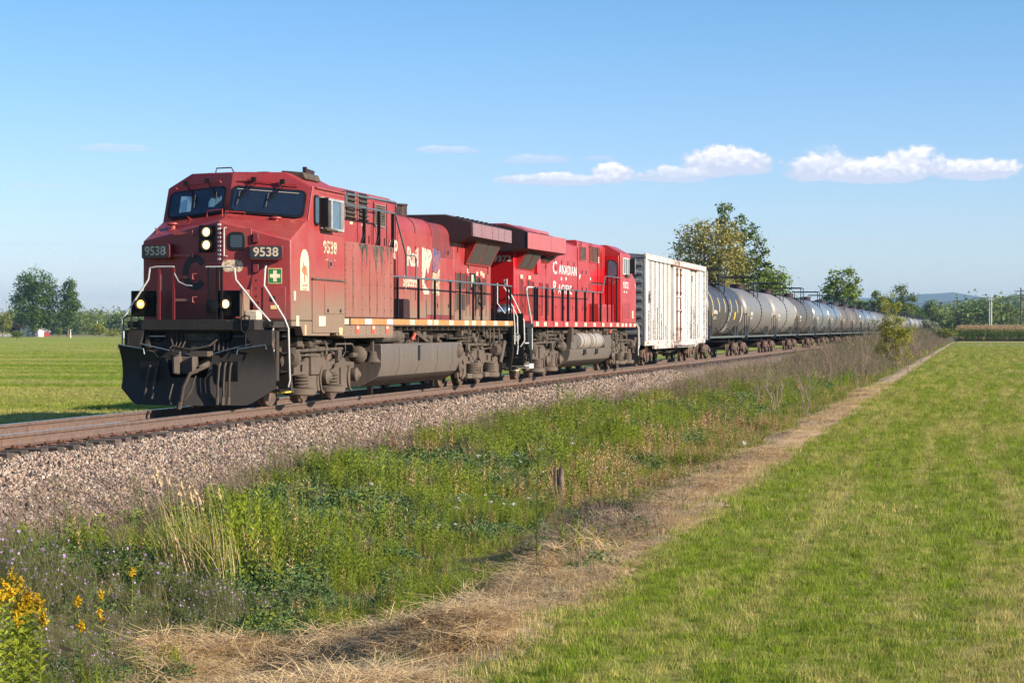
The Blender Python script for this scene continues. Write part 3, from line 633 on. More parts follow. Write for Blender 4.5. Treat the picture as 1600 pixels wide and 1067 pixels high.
    # step well at the front corner (near side) and side steps
    for s in (-1, 1):
        A('step_well', MB().box(s * 1.12, s * 1.16, .95, 1.62, .40, 1.68).prism([(1.60, 1.66), (1.66, 1.66), (1.70, .8), (1.9, .3), (1.75, .3), (1.60, .7)], s * 1.2, s * 1.50), 'frontdirt')
        for k, z in enumerate((.34, .70, 1.06, 1.38)):
            A('step', MB().box(s * 1.12, s * 1.53, .98 + .05 * k, 1.60, z, z + .035), 'under')
        A('step_edge', MB().box(s * 1.12, s * 1.55, 1.25, 1.60, .305, .335), 'yellow' if s > 0 else 'under')
        A('rear_step_well', MB().box(s * 1.12, s * 1.16, 21.05, 21.95, .38, 1.60).prism([(21.3, 1.60), (21.4, 1.60), (21.5, .9), (21.15, .35), (21.05, .35), (21.3, .9)], s * 1.44, s * 1.50), 'under')
        for k, z in enumerate((.36, .70, 1.06, 1.36)):
            A('step', MB().box(s * 1.14, s * 1.53, 21.45, 21.95, z, z + .035), 'under')
    A('step_edge', MB().box(1.2, 1.55, 21.5, 21.95, .33, .358), 'cream')
    # ---- side of the cab
    w = A('side_window', MB().box(1.552, 1.585, 3.36, 4.92, 3.57, 3.615).box(1.552, 1.585, 3.36, 4.92, 4.18, 4.225).box(1.552, 1.585, 3.36, 3.42, 3.615, 4.18).box(1.552, 1.585, 4.86, 4.92, 3.615, 4.18).box(1.552, 1.59, 4.02, 4.12, 3.615, 4.18).box(1.552, 1.59, 4.72, 4.78, 3.615, 4.18), 'alu')
    MB().box(1.552, 1.562, 4.12, 4.72, 3.615, 4.18).build('glass', M['glass_side'], w)
    MB().box(1.552, 1.558, 3.42, 4.02, 3.615, 4.18).build('glass', M['glass'], w)
    MB().box(1.556, 1.572, 3.50, 3.95, 3.63, 4.12).build('screen', M['dusty'], w)
    MB().tube([(1.60, 3.35, 3.66), (1.66, 3.4, 3.58), (1.66, 4.2, 3.55)], .03, 6).box(1.56, 1.70, 3.38, 4.15, 3.54, 3.575).build('arm_rest', M['hose'], w)
    def slot(y0, y1, z0, z1, r): return [(c + sy * 0 + r * math.cos(R(q)), d + r * math.sin(R(q))) for c, d, q0 in ((y1 - r, z1 - r, 0), (y0 + r, z1 - r, 90), (y0 + r, z0 + r, 180), (y1 - r, z0 + r, 270)) for sy in (0,) for q in range(q0, q0 + 91, 22)]
    o = A('quarter_window', MB().prism(slot(2.98, 3.28, 3.62, 4.24, .1), 1.55, 1.575), 'gasket'); MB().prism(slot(3.02, 3.24, 3.67, 4.19, .08), 1.575, 1.582).build('glass', M['glass_side'], o)
    A('mirror', MB().box(1.57, 1.75, 3.33, 3.36, 3.60, 4.2), 'gasket', bevel=.01)
    A('rain_gutter', MB().box(1.55, 1.60, 3.05, 5.0, 4.37, 4.40), 'red')
    A('corner_trim', MB().tube([(1.555, 2.6, 3.69), (1.555, 2.9, 4.395)], .014, 6), 'wing2')
    # cab door, hatch panels on the side
    o = A('cab_door', MB().box(1.552, 1.572, 2.86, 5.0, 1.46, 2.53), 'red', bevel=.008)
    MB().box(1.552, 1.60, 2.82, 5.02, 2.53, 2.565).build('drip_rail', M['dusty'], o)
    MB().box(1.572, 1.586, 3.62, 4.94, 1.85, 2.46).build('hatch', M['red'], o, bevel=.006)
    q = MB()
    for (y, z) in ((3.75, 1.88), (4.6, 1.88)): q.box(1.586, 1.592, y, y + .1, z, z + .07)
    q.build('latch_hole', M['gasket'], o)
    A('vent_grille', MB().box(1.552, 1.57, 3.95, 4.15, 2.80, 2.95), 'wing'); MB().box(1.57, 1.575, 3.99, 4.11, 2.83, 2.92).build('vent_grille_mesh', M['gasket'], t)
    text('cab_number', '9538', .34, (1.556, 4.04, 3.20), TEXT_SIDE, M['letter'], t, .002, .012, 1.35)
    text('class_stencil', 'AC4400', .07, (1.556, 3.8, 2.95), TEXT_SIDE, M['letter'], t, .002); text('class_stencil', 'CP', .07, (1.556, 4.35, 2.95), TEXT_SIDE, M['letter'], t, .002)
    # arched decal with a rider figure
    arch = [(2.13, 2.30), (2.67, 2.30)] + [(2.40 + .27 * math.cos(q), 2.83 + .29 * math.sin(q)) for q in np.linspace(0, PI, 12)]
    o = A('arched_decal', MB().prism(arch, 1.552, 1.557), 'cream', smooth=False)
    fig = [(2.2, 2.72), (2.3, 2.78), (2.28, 2.92), (2.36, 2.80), (2.50, 2.78), (2.60, 2.62), (2.55, 2.48), (2.52, 2.62), (2.44, 2.60), (2.40, 2.46), (2.34, 2.48), (2.36, 2.62), (2.28, 2.64)]
    MB().prism(fig, 1.557, 1.5595).build('figure_print', M['bronze'], o, smooth=False)
    text('lettering', 'Canadian', .10, (1.559, 2.40, 2.415), TEXT_SIDE, M['bronze'], o, .001, 0, 1.1); text('lettering', 'Pacific', .10, (1.559, 2.40, 2.335), TEXT_SIDE, M['bronze'], o, .001, 0, 1.1)
    for (y, z, a, b, m) in ((1.75, 2.10, .11, .18, 'cream'), (1.9, 1.60, .16, .2, 'cream'), (3.25, 1.60, .42, .2, 'cream'), (2.42, 1.42, .08, .2, 'gold'), (4.72, 1.98, .15, .12, 'cream'), (4.6, 1.42, .22, .15, 'gold')):
        A('sticker', MB().box(1.573 if 2.86 < y < 5 else 1.552, 1.577 if 2.86 < y < 5 else 1.556, y, y + a, z, z + b), m, smooth=False)
    # rivet seams of cab side
    q = MB()
    for z in np.linspace(1.75, 3.3, 16): q.box(1.552, 1.56, 5.095, 5.125, z, z + .022)
    for k in range(11): q.box(1.55, 1.558, 3.4 + k * .15, 3.42 + k * .15, 3.48, 3.50); q.box(1.55, 1.558, 3.4 + k * .15, 3.42 + k * .15, 4.28, 4.30)
    # ---- equipment box behind the cab, flush with the cab side
    bx = A('equipment_box', MB().box(.92, 1.54, 5.05, 8.77, 1.78, 3.40).box(-1.5, -.92, 5.05, 8.77, 1.5, 3.40), 'red_box', bevel=.01)
    ys = [5.07, 5.62, 6.28, 6.85, 7.42, 7.98, 8.52, 8.76]
    for a, b in zip(ys[:-1], ys[1:]):
        MB().box(1.54, 1.556, a + .012, b - .012, 1.80, 3.38).build('panel', M['red_box'], bx, bevel=.004)
    for y in ys[:-1]:
        for z in np.linspace(1.95, 3.3, 6): q.box(1.556, 1.563, y + .035, y + .06, z, z + .024)
    q.build('rivets', M['soot'], bx)
    for (y, w, L) in ((6.05, .5, .16), (6.5, .26, .34), (7.05, .55, .42), (7.62, .34, .5), (8.15, .24, .2), (8.45, .2, .12)):    # bare patches where the paint has peeled down from the ledge
        pts = [(y, 3.385), (y + w, 3.385), (y + w * .96, 3.33), (y + w * .8, 3.30 - L * .2), (y + w * .62, 3.32 - L), (y + w * .52, 3.32 - L * 1.25), (y + w * .44, 3.32 - L * .8), (y + w * .2, 3.31 - L * .25), (y + w * .02, 3.34)]
        MB().prism(pts, 1.556, 1.5585).build('peeled_patch', M['dusty'], bx, smooth=False)
    for y, z0, z1 in ((6.86, 1.9, 3.0), (7.43, 1.85, 2.6), (5.63, 2.0, 3.1), (6.29, 2.9, 3.3)): MB().box(1.556, 1.5585, y - .02, y + .03, z0, z1).build('peeled_patch', M['dusty'], bx, smooth=False)
    A('lower_box', MB().box(1.15, 1.545, 5.03, 8.77, 1.35, 1.615), 'red')
    q = MB()
    for y in np.linspace(5.1, 8.7, 30): q.box(1.545, 1.552, y, y + .02, 1.37, 1.388); q.box(1.545, 1.552, y, y + .02, 1.775, 1.79)
    for y in (5.5, 6.62, 7.7, 8.72): 
        for z in (1.42, 1.5, 1.58): q.box(1.545, 1.552, y, y + .02, z, z + .02)
    q.build('rivets', M['soot'], t)
    A('side_sill', MB().box(1.1, 1.54, 5.03, 8.77, 1.62, 1.775).box(.9, 1.50, 8.775, 21.4, 1.60, 1.775).box(-1.5, -.9, 5.03, 21.4, 1.60, 1.775), 'frontdirt', bevel=.006)
    A('orange_stripe', MB().box(1.54, 1.546, 5.5, 8.76, 1.635, 1.765).box(1.50, 1.506, 8.78, 21.36, 1.635, 1.765), 'orange')
    for a, b in ((5.05, 5.35), (6.55, 7.04), (8.26, 8.72)): A('reflector', MB().box(1.547, 1.551, a, b, 1.64, 1.76), 'white_tape' if a > 6 else 'cream')
    for a in (10.3, 11.9, 12.5, 14.0, 15.6, 16.4, 17.5, 18.9, 20.3): A('reflector', MB().box(1.507, 1.511, a, a + .42, 1.64, 1.76), 'cream')
    for a in (5.85, 7.02, 8.11):
        A('warning_label', MB().box(1.553, 1.556, a, a + .27, 1.44, 1.62), 'redlabel'); A('warning_label', MB().box(1.557, 1.559, a + .06, a + .21, 1.54, 1.60), 'cream')
    # ---- upper equipment cab with open louvres
    A('auxiliary_cab', MB().prism([(-.9, 3.40), (-.9, 4.50), (-.72, 4.68), (.72, 4.68), (.9, 4.52), (.9, 3.40)], 5.055, 11.22, 'y'), 'red_top', bevel=.01)
    for y0, y1 in ((7.10, 7.80), (8.08, 8.76)):
        o = A('louvre_frame', MB().box(.9, .93, y0 - .04, y0, 3.98, 4.62).box(.9, .93, y1, y1 + .04, 3.98, 4.62), 'wing')
        MB().box(.9, .905, y0, y1, 4.0, 4.62).build('backing', M['gasket'], o)
        for z in np.linspace(4.05, 4.55, 6): MB().prism([(.905, z - .01), (.96, z - .05), (.97, z - .03), (.905, z + .025)], y0, y1, 'y').build('louvre_blade', M['hose'], o)
    A('roof_ridge_plate', MB().box(.9, .93, 8.85, 11.2, 4.56, 4.6), 'wing')
    louvre(t, 'vent_panel', .9, 9.40, 10.22, 3.95, 4.42, 'wing', 8)
    q = MB()
    for y in (9.3, 10.4, 11.15): q.box(.9, .915, y, y + .02, 3.42, 4.5)
    for y in (5.9, 6.5, 8.95, 9.6, 10.2, 10.8): q.box(.9, .92, y, y + .035, 3.5, 3.68)
    q.build('panel_seam', M['soot'], t)
    for y in (7.5, 8.4): A('sticker', MB().box(.9, .906, y, y + .2, 3.88, 3.94), 'cream')
    # catwalk handrail on top of the box
    z1, z2 = 4.42, 4.20
    A('catwalk_handrail', MB().tube([(1.45, 5.50, 4.20), (1.45, 5.50, 4.38), (1.45, 5.62, 4.42), (1.45, 9.25, 4.46), (1.45, 9.33, 4.42), (1.45, 9.33, 4.36)], .02, 6).tube([(1.45, 5.45, 4.19), (1.45, 9.2, 4.20), (1.45, 9.32, 4.14), (1.45, 10.15, 3.3), (1.45, 10.2, 2.78)], .022, 6).tube([(1.45, 10.15, 3.28), (1.45, 10.95, 3.28), (1.45, 11.05, 3.22), (1.45, 11.05, 2.78)], .018, 6), 'rail_gray')
    for y in (6.84, 7.98, 9.10):
        A('handrail_post', MB().box(1.40, 1.47, y - .02, y + .02, 3.40, 4.19).prism([(y - .3, 3.40), (y - .24, 3.40), (y, 3.62), (y, 3.69)], 1.43, 1.46), 'rail_dark')
    # ---- engine hood, rounded shoulders
    def hood_profile(v, zs, rad, zt):
        return [(-v, 1.775), (-v, zs)] + [(-v + rad - rad * math.cos(a), zs + (zt - zs) * math.sin(a)) for a in np.linspace(.2, PI / 2, 6)] + [(v - rad + rad * math.sin(a), zs + (zt - zs) * math.cos(a)) for a in np.linspace(0, PI / 2 - .2, 6)] + [(v, zs), (v, 1.775)]
    hp = hood_profile(.90, 3.98, .38, 4.36)
    A('engine_hood', MB().prism(hp, 11.22, 14.55, 'y'), 'red_top', angle=25)
    A('rear_engine_hood', MB().prism(hood_profile(.895, 3.95, .36, 4.33), 14.56, 16.80, 'y'), 'red_sooty', angle=25)
    A('hood_band', MB().prism(hood_profile(.915, 3.98, .38, 4.375), 12.9, 12.95, 'y').prism(hood_profile(.915, 3.98, .38, 4.375), 14.5, 14.56, 'y'), 'red_sooty', angle=25)
    dy = [11.35, 11.9, 12.45, 12.95, 13.5, 14.0, 14.55]
    for a, b in zip(dy[:-1], dy[1:]): A('hood_door', MB().box(.90, .918, a + .016, b - .016, 1.9, 3.92), 'red', bevel=.005)
    dy = [14.6, 15.1, 15.65, 16.2, 16.75]
    for a, b in zip(dy[:-1], dy[1:]): A('hood_door', MB().box(.895, .913, a + .016, b - .016, 1.9, 3.40 if a > 14.5 else 3.9), 'red', bevel=.005)
    q = MB()
    for y in (11.88, 12.93, 13.98, 15.08, 16.2):
        for z in (2.1, 2.75, 3.5): q.box(.918, .93, y - .05, y + .0, z, z + .1)
    q.build('door_latch', M['soot'], t)
    # hood lettering: large CP Rail System, flag emblem, both peeling
    text('hood_lettering', 'CP', .62, (.922, 10.92, 3.42), TEXT_SIDE, M['letter_rail'], t, .002, .015, 1.0)
    text('hood_lettering', 'Rail', .64, (.922, 12.66, 3.30), TEXT_SIDE, M['letter_rail'], t, .002, .018, 1.15)
    text('hood_lettering', 'System', .36, (.922, 12.42, 2.70), TEXT_SIDE, M['letter_rail'], t, .002, .012, 1.25)
    def decal(name, pts, m): MB().prism(pts, .920, .924).build(name, m, t, smooth=False)
    decal('flag_emblem', [(13.52, 3.60), (14.35, 3.55), (14.50, 3.40), (14.3, 3.2), (14.1, 2.92), (13.95, 3.12), (13.78, 2.85), (13.72, 2.72), (13.95, 2.6), (14.25, 2.52), (14.2, 2.42), (13.7, 2.42), (13.55, 2.6), (13.5, 3.0)], M['letter_rail'])
    decal('flag_emblem', [(14.52, 3.62), (15.35, 3.55), (15.28, 3.15), (14.95, 2.98), (14.56, 3.02)], M['blue_flag'])
    decal('flag_emblem', [(14.56, 3.0), (14.95, 2.96), (15.28, 3.12), (15.22, 2.42), (14.9, 2.38), (14.55, 2.46)], M['flagbrown'])
    o = A('equipment_cabinet', MB().box(.93, 1.22, 11.35, 12.9, 1.80, 2.24), 'red', bevel=.012); MB().box(1.22, 1.224, 12.0, 12.2, 1.95, 2.12).build('sticker', M['orange'], o)
    A('recess_shade_box', MB().box(.93, 1.2, 10.85, 11.3, 1.80, 2.26), 'soot')  # solid dark box painted as the shade of a recess
    # exhaust stack and roof things
    A('exhaust_stack', MB().box(-.55, .50, 11.6, 13.3, 4.30, 4.62).box(-.6, .55, 11.55, 13.35, 4.62, 4.65).lathe([(.27, 0), (.27, .36), (.29, .36), (.29, .4)], (.30, 13.35, 4.28), 'z', 20), 'soot', bevel=.01)
    A('cab_roof_antenna', MB().box(-.75, -.35, 3.1, 3.5, 4.69, 4.72).tube([(-.62, 3.2, 4.72), (-.60, 3.2, 4.82), (-.28, 3.2, 4.83), (-.22, 3.2, 4.72)], .014, 5).box(.28, .5, 3.2, 3.4, 4.69, 4.735), 'soot')
    A('air_conditioner', MB().prism([(.72, 4.60), (.76, 4.76), (1.22, 4.72), (1.28, 4.58)], 3.3, 4.3, 'y'), 'truck', bevel=.02)
    A('horn', MB().box(1.16, 1.2, 3.6, 4.1, 4.55, 4.78).tube([(1.18, 3.5, 4.80), (1.18, 4.1, 4.78)], .025, 8).box(1.15, 1.22, 3.48, 3.56, 4.6, 4.84), 'soot')
    # ---- radiator compartment with flared wings
    A('radiator_compartment', MB().prism([(-.9, 1.775), (-.9, 4.0), (.9, 4.0), (.9, 1.775)], 16.81, 21.10, 'y'), 'red', bevel=.01)
    A('radiator_roof', MB().prism([(-1.52, 4.0), (-1.52, 4.36), (-.8, 4.56), (.8, 4.56), (1.52, 4.36), (1.52, 4.0), (.95, 3.86), (-.95, 3.86)], 16.42, 21.04, 'y'), 'soot', bevel=.012)
    A('radiator_front_plate', MB().prism([(-.92, 4.0), (.92, 4.0), (.92, 3.86), (1.25, 3.86), (1.5, 4.0), (1.5, 4.34), (.8, 4.54), (-.8, 4.54), (-1.5, 4.34), (-1.5, 4.0)], 16.36, 16.41, 'y'), 'soot')
    A('wing_panel', MB().box(1.52, 1.535, 16.43, 21.04, 4.0, 4.35), 'wing', bevel=.004)
    q = MB()
    for y in (16.5, 17.35, 17.75, 18.6, 19.3, 20.1, 20.9):
        for z in (4.05, 4.18, 4.30): q.box(1.535, 1.54, y, y + .03, z, z + .022)
    for y in (17.4, 18.65, 19.35, 20.15): q.box(1.535, 1.538, y, y + .012, 4.03, 4.32)
    q.build('rivets', M['soot'], t)
    q = MB()
    for y in np.linspace(16.6, 20.9, 9): q.box(1.0, 1.1, y, y + .1, 4.5, 4.54)
    q.build('roof_bolts', M['soot'], t)
    q = MB(); q.box(-.6, .6, 17.2, 20.6, 4.562, 4.63); A('radiator_fan_cover', q, 'soot', bevel=.02)
    o = A('radiator_intake', MB().add([(.905, 18.0, 3.30), (.905, 20.75, 3.30), (.905, 20.95, 3.93), (.905, 18.1, 3.93), (.95, 17.95, 3.30), (.95, 20.80, 3.30), (1.24, 20.98, 3.93), (1.24, 18.02, 3.93)], [(0, 1, 2, 3), (4, 5, 6, 7), (0, 1, 5, 4), (1, 2, 6, 5), (2, 3, 7, 6), (3, 0, 4, 7)]), 'red')
    for a0, a1, b0, b1 in ((18.05, 19.30, 18.12, 19.38), (19.40, 20.70, 19.48, 20.86)):
        MB().add([(.965, a0, 3.35), (.965, a1, 3.35), (1.235, b1, 3.90), (1.235, b0, 3.90), (.975, a0, 3.345), (.975, a1, 3.345), (1.245, b1, 3.895), (1.245, b0, 3.895)], [(0, 1, 2, 3), (4, 5, 6, 7), (0, 1, 5, 4), (1, 2, 6, 5), (2, 3, 7, 6), (3, 0, 4, 7)]).build('screen', M['mesh'], o)
    A('gutter_bar', MB().box(1.15, 1.30, 17.3, 21.1, 3.93, 3.99), 'dusty')
    for (y0, y1, z0, z1) in ((17.02, 17.42, 2.60, 3.04), (17.60, 18.0, 2.62, 3.04), (17.02, 17.42, 2.05, 2.50), (17.60, 18.0, 2.05, 2.48), (18.25, 18.55, 2.2, 3.0), (19.3, 19.6, 2.1, 3.0), (20.1, 20.35, 2.2, 2.95)):
        louvre(t, 'door_louvre', .9, y0, y1, z0, z1, 'red', 7, .02, False)
    o = A('open_control_box', MB().box(.9, .93, 18.62, 19.1, 2.62, 3.08), 'gasket'); MB().box(.93, .935, 18.66, 18.9, 2.70, 3.04).build('control_card', M['tan'], o); MB().box(.93, .937, 18.95, 19.05, 2.8, 2.95).build('control_card', M['green'], o)
    for y, z in ((18.3, 3.08), (19.35, 3.02), (19.85, 3.05), (20.1, 3.0)): A('sticker', MB().box(.9, .906, y, y + .2, z, z + .12), 'cream')
    q = MB()
    for y in (17.52, 18.15, 18.6, 19.2, 19.7, 20.5): q.box(.9, .912, y, y + .018, 1.9, 3.1)
    for y in (17.2, 18.4, 20.7): q.box(.9, .92, y, y + .04, 3.1 if y > 17.5 else 3.6, 3.75)
    q.build('panel_seam', M['soot'], t)
    A('hanging_hose', MB().tube([(1.0, 19.05, 2.9), (1.1, 19.15, 2.6), (1.05, 19.0, 2.3), (1.12, 19.2, 2.1), (1.05, 19.3, 2.75), (1.05, 19.1, 2.95)], .03, 6), 'hose')
    # ---- walkway handrail
    A('walkway_handrail', MB().tube([(1.46, 8.87, 2.75), (1.46, 21.36, 2.77)], .024, 6), 'rail_gray')
    for y in (9.44, 11.27, 12.80, 14.34, 15.34, 16.76, 17.69, 19.18, 20.85, 21.24): rail_post(t, 1.47, y, 1.62, 2.75)
    A('walkway_handrail', MB().tube([(-1.46, 5.2, 2.75), (-1.46, 21.36, 2.77)], .024, 6), 'rail_gray')
    # rear end: handrails, platform
    A('rear_platform', MB().box(-1.5, 1.5, 21.1, 22.0, 1.60, 1.70), 'under')
    A('rear_handrail', MB().tube([(1.1, 21.9, 2.76), (1.15, 21.9, 2.70), (1.35, 21.92, 2.2), (1.50, 21.92, 1.9), (1.52, 21.92, 1.0), (1.5, 21.9, .8)], .02, 6).tube([(1.50, 21.4, 2.2), (1.54, 21.4, 1.6), (1.54, 21.4, 1.1)], .02, 6), 'rail_white')
    A('rear_handrail', MB().tube([(.6, 21.95, 2.75), (.6, 21.95, 2.75), (1.1, 21.9, 2.76)], .02, 6), 'rail_white')
    coupler(t, 22.05, 1)
    # ---- underframe, tank, trucks
    A('underframe', MB().box(-.8, .8, 1.2, 21.8, 1.02, 1.60).box(-1.1, 1.1, 2, 21, 1.30, 1.58), 'under')
    tk = A('fuel_tank', MB().prism([(-1.34, 1.20), (1.34, 1.20), (1.36, 1.14), (1.36, .70), (1.27, .46), (.86, .22), (-.86, .22), (-1.27, .46), (-1.36, .70), (-1.36, 1.14)], 8.45, 15.95, 'y'), 'tank', bevel=.015)
    q = MB()
    for y in (9.9, 11.6, 13.4, 14.9): q.tube([(1.362, y, 1.13), (1.362, y, .70), (1.272, y, .455), (.87, y, .22)], .006, 4, False)
    q.build('weld_seam', M['dusty'], tk)
    MB().box(1.36, 1.375, 11.55, 11.72, .78, 1.15).build('sight_glass', M['gasket'], tk)
    A('tank_bracket', MB().box(1.0, 1.1, 8.5, 8.65, .05, .24).box(1.0, 1.1, 13.9, 14.1, .08, .24), 'under')
    A('air_reservoir', MB().lathe([(.12, 0), (.17, .05), (.17, 2.2), (.12, 2.25)], (1.15, 8.2, 1.27 + .12), 'y', 14), 'dusty')
    A('bell', MB().lathe([(.19, 0), (.185, .02), (.13, .08), (.105, .16), (.10, .22), (.05, .25), (.01, .26)], (1.30, 7.9, .80), 'z', 20).box(1.27, 1.33, 7.85, 7.95, 1.06, 1.3).tube([(1.3, 7.9, .80), (1.3, 7.9, .74)], .02, 6), 'truck')
    A('fuel_filler', MB().tube([(1.38, 10.9, 1.28), (1.38, 11.1, 1.36), (1.35, 11.3, 1.42)], .04, 8), 'redlabel')
    A('filler_bracket', MB().prism([(11.6, 1.42), (11.8, 1.5), (12.9, 1.22), (12.6, 1.22)], 1.2, 1.3), 'truck')
    loco_truck(t, 4.45, 1); loco_truck(t, 17.85, -1)
    bumpy_pipes(t, 8.9, 21.0, 1.18, 1.5, 1.25, 30, 5); bumpy_pipes(t, 2.3, 5.2, 1.05, 1.32, 1.2, 10, 6); bumpy_pipes(t, 16.2, 20.9, 1.0, 1.5, 1.2, 18, 8)
    q = MB()
    for y in np.linspace(9.2, 20.8, 22): q.box(1.25, 1.45, y, y + .03, 1.50, 1.6)
    for y in (18.9, 19.35, 20.0): q.tube([(1.4, y, 1.6), (1.4, y, 1.15), (1.38, y + .12, 1.05), (1.4, y + .3, 1.16)], .024, 6)
    q.build('drain_pipe', M['dusty'], t)
    return t

def locomotive_two():
    t = empty('locomotive', (Xc, 58.8, 0))
    tag(t, 'second red diesel locomotive numbered 9372, coupled backwards with its cab away', 'locomotive')
    A = lambda name, mb, m, par=t, **k: mb.build(name, M[m], par, **k)
    L = 22.3
    # long hood with the blunt end towards the first unit
    A('hood_end', MB().prism([(-.9, 1.775), (-.9, 4.15), (.9, 4.15), (.9, 1.775)], 1.62, 2.0, 'y'), 'red3', bevel=.012)
    A('radiator_compartment', MB().prism([(-.9, 1.775), (-.9, 4.15), (.9, 4.15), (.9, 1.775)], 2.0, 9.6, 'y'), 'red2')
    A('radiator_roof', MB().prism([(-1.5, 3.96), (-1.5, 4.44), (-.7, 4.66), (.7, 4.66), (1.5, 4.44), (1.5, 3.96), (.95, 3.86), (-.95, 3.86)], .84, 6.61, 'y'), 'soot', bevel=.012)
    A('wing_panel', MB().prism([(.82, 3.94), (6.61, 3.98), (6.61, 4.47), (.82, 4.42)], 1.5, 1.515), 'wing2', bevel=.004)
    A('panel_seam', MB().box(1.515, 1.518, 4.2, 4.215, 3.98, 4.44), 'soot')
    A('roof_hatch', MB().prism([(-.7, 4.66), (.7, 4.66), (1.3, 4.5), (1.3, 4.52), (.7, 4.72), (-.7, 4.72)], 1.3, 3.6, 'y'), 'red2'); A('roof_box', MB().box(-.6, .5, 4.4, 8.8, 4.66, 4.80), 'wing2', bevel=.05)
    def slant(y0, y1, z0, z1, sh, o0=.92, o1=1.22, nm='radiator_intake'):
        o = A(nm, MB().add([(.9, y0, z0), (.9, y1, z0), (.9, y1 + sh, z1), (.9, y0 + sh, z1), (o0, y0, z0), (o0, y1, z0), (o1, y1 + sh, z1), (o1, y0 + sh, z1)], [(0, 1, 2, 3), (4, 5, 6, 7), (0, 1, 5, 4), (1, 2, 6, 5), (2, 3, 7, 6), (3, 0, 4, 7)]), 'red2')
        e = .09; k = .008; mid = (y0 + y1) / 2
        for a, b in ((y0 + e, mid - e / 2), (mid + e / 2, y1 - e)):
            MB().add([(o0 + .03, a, z0 + .05), (o0 + .03, b, z0 + .05), (o1 - .01, b + sh, z1 - .04), (o1 - .01, a + sh, z1 - .04), (o0 + .045, a, z0 + .045), (o0 + .045, b, z0 + .045), (o1 + .005, b + sh, z1 - .045), (o1 + .005, a + sh, z1 - .045)], [(0, 1, 2, 3), (4, 5, 6, 7), (0, 1, 5, 4), (1, 2, 6, 5), (2, 3, 7, 6), (3, 0, 4, 7)]).build('screen', M['mesh'], o)
    slant(1.95, 4.2, 3.36, 3.94, .12); slant(5.0, 6.6, 3.66, 3.95, .5, .93, 1.15)
    A('intake_side_box', MB().box(.9, 1.0, 4.55, 5.1, 3.30, 3.9), 'red3')
    # number on the end, shaded by the wings
    text('end_number', '9372', .25, (.54, 1.612, 3.66), (R(90), 0, 0), M['grey_letter'], t, .002, .004, 1.12)
    A('end_light', MB().lathe([(.23, 0), (.24, -.05), (.20, -.12), (.08, -.2), (.01, -.22)], (.62, 1.61, 2.08), 'y', 22), 'chrome')
    A('end_conduit', MB().tube([(.62, 1.60, 2.9), (.62, 1.55, 3.02), (.7, 1.55, 3.05), (.7, 1.55, 2.3)], .02, 6), 'rail_white')
    A('sand_box', MB().box(.2, .88, 1.55, 1.62, 1.78, 1.9), 'red3')
    # engine hood and upper cab section
    A('engine_hood', MB().prism([(-.9, 1.775), (-.9, 4.42), (-.78, 4.5), (.78, 4.5), (.9, 4.42), (.9, 1.775)], 9.6, 11.7, 'y'), 'red2', bevel=.01)
    A('equipment_cab', MB().prism([(-.9, 1.775), (-.9, 4.58), (-.82, 4.66), (.82, 4.66), (.9, 4.6), (.9, 1.775)], 11.71, 17.2, 'y'), 'red2', bevel=.01)
    A('fresh_paint_panel', MB().prism([(14.2, 3.0), (17.15, 2.8), (17.15, 3.85), (15.6, 3.75), (14.4, 3.6)], .9, .905), 'red3')
    A('radiator_cabinet_front', MB().box(-.7, .7, 6.65, 9.6, 4.15, 4.42), 'red2', bevel=.02)
    ys = [2.05, 2.85, 3.6, 4.4, 5.3, 6.3, 7.2, 7.9, 8.6, 9.3, 10.0, 10.8, 11.65]
    for a, b in zip(ys[:-1], ys[1:]): A('hood_door', MB().box(.9, .916, a + .018, b - .018, 1.86, 3.24 if a < 6.2 else 3.95), 'red2', bevel=.005)
    ys = [11.75, 12.6, 13.4, 14.2, 15.0, 15.8, 16.6, 17.15]
    for a, b in zip(ys[:-1], ys[1:]): A('hood_door', MB().box(.9, .914, a + .018, b - .018, 1.86, 2.75), 'red2', bevel=.005)
    q = MB()
    for y in (2.8, 3.55, 4.35, 5.25, 6.25, 7.85, 9.25, 10.75, 12.55, 13.3):
        for z in (2.2, 2.9, 3.5): q.box(.916, .93, y, y + .05, z, z + .12)
    for y in (7.6, 8.8, 9.9, 11.0): q.box(.916, .93, y, y + .05, 3.7, 3.85)
    for y in (11.7, 15.6, 16.3): q.box(.9, .918, y, y + .03, 2.8, 4.4)
    q.build('door_latch', M['soot'], t)
    for y0, y1, z0, z1 in ((2.40, 2.68, 1.98, 3.05), (3.0, 3.2, 1.98, 2.85), (3.42, 3.7, 1.98, 3.05), (3.95, 4.2, 1.98, 3.02), (4.7, 4.9, 1.98, 2.8), (5.5, 5.7, 1.98, 3.0), (5.95 + .4, 6.65, 1.98, 3.0)):
        louvre(t, 'door_louvre', .916, y0, y1, z0, z1, 'red2', 7, .02, False)
    for y in (2.35, 3.5): A('sticker', MB().box(.93, .95, y, y + .32, 3.09, 3.2), 'cream')
    for y0, y1, z0, z1 in ((12.2, 13.2, 3.98, 4.44), (14.05, 14.6, 3.97, 4.52), (14.75, 15.4, 3.97, 4.52), (15.65, 16.0, 4.28, 4.52)): louvre(t, 'vent_panel', .9, y0, y1, z0, z1, 'red2', 8)
    for k in range(3): A('sticker', MB().box(.9, .906, 15.75, 15.95, 3.98 + k * .08, 4.03 + k * .08), 'cream')
    q = MB()
    for y in (12.1, 12.15, 14.0): q.tube([(.9, y, 4.6), (.97, y, 4.6), (.97, y, 4.5), (.9, y, 4.5)], .015, 5)
    q.build('lifting_eye', M['soot'], t)
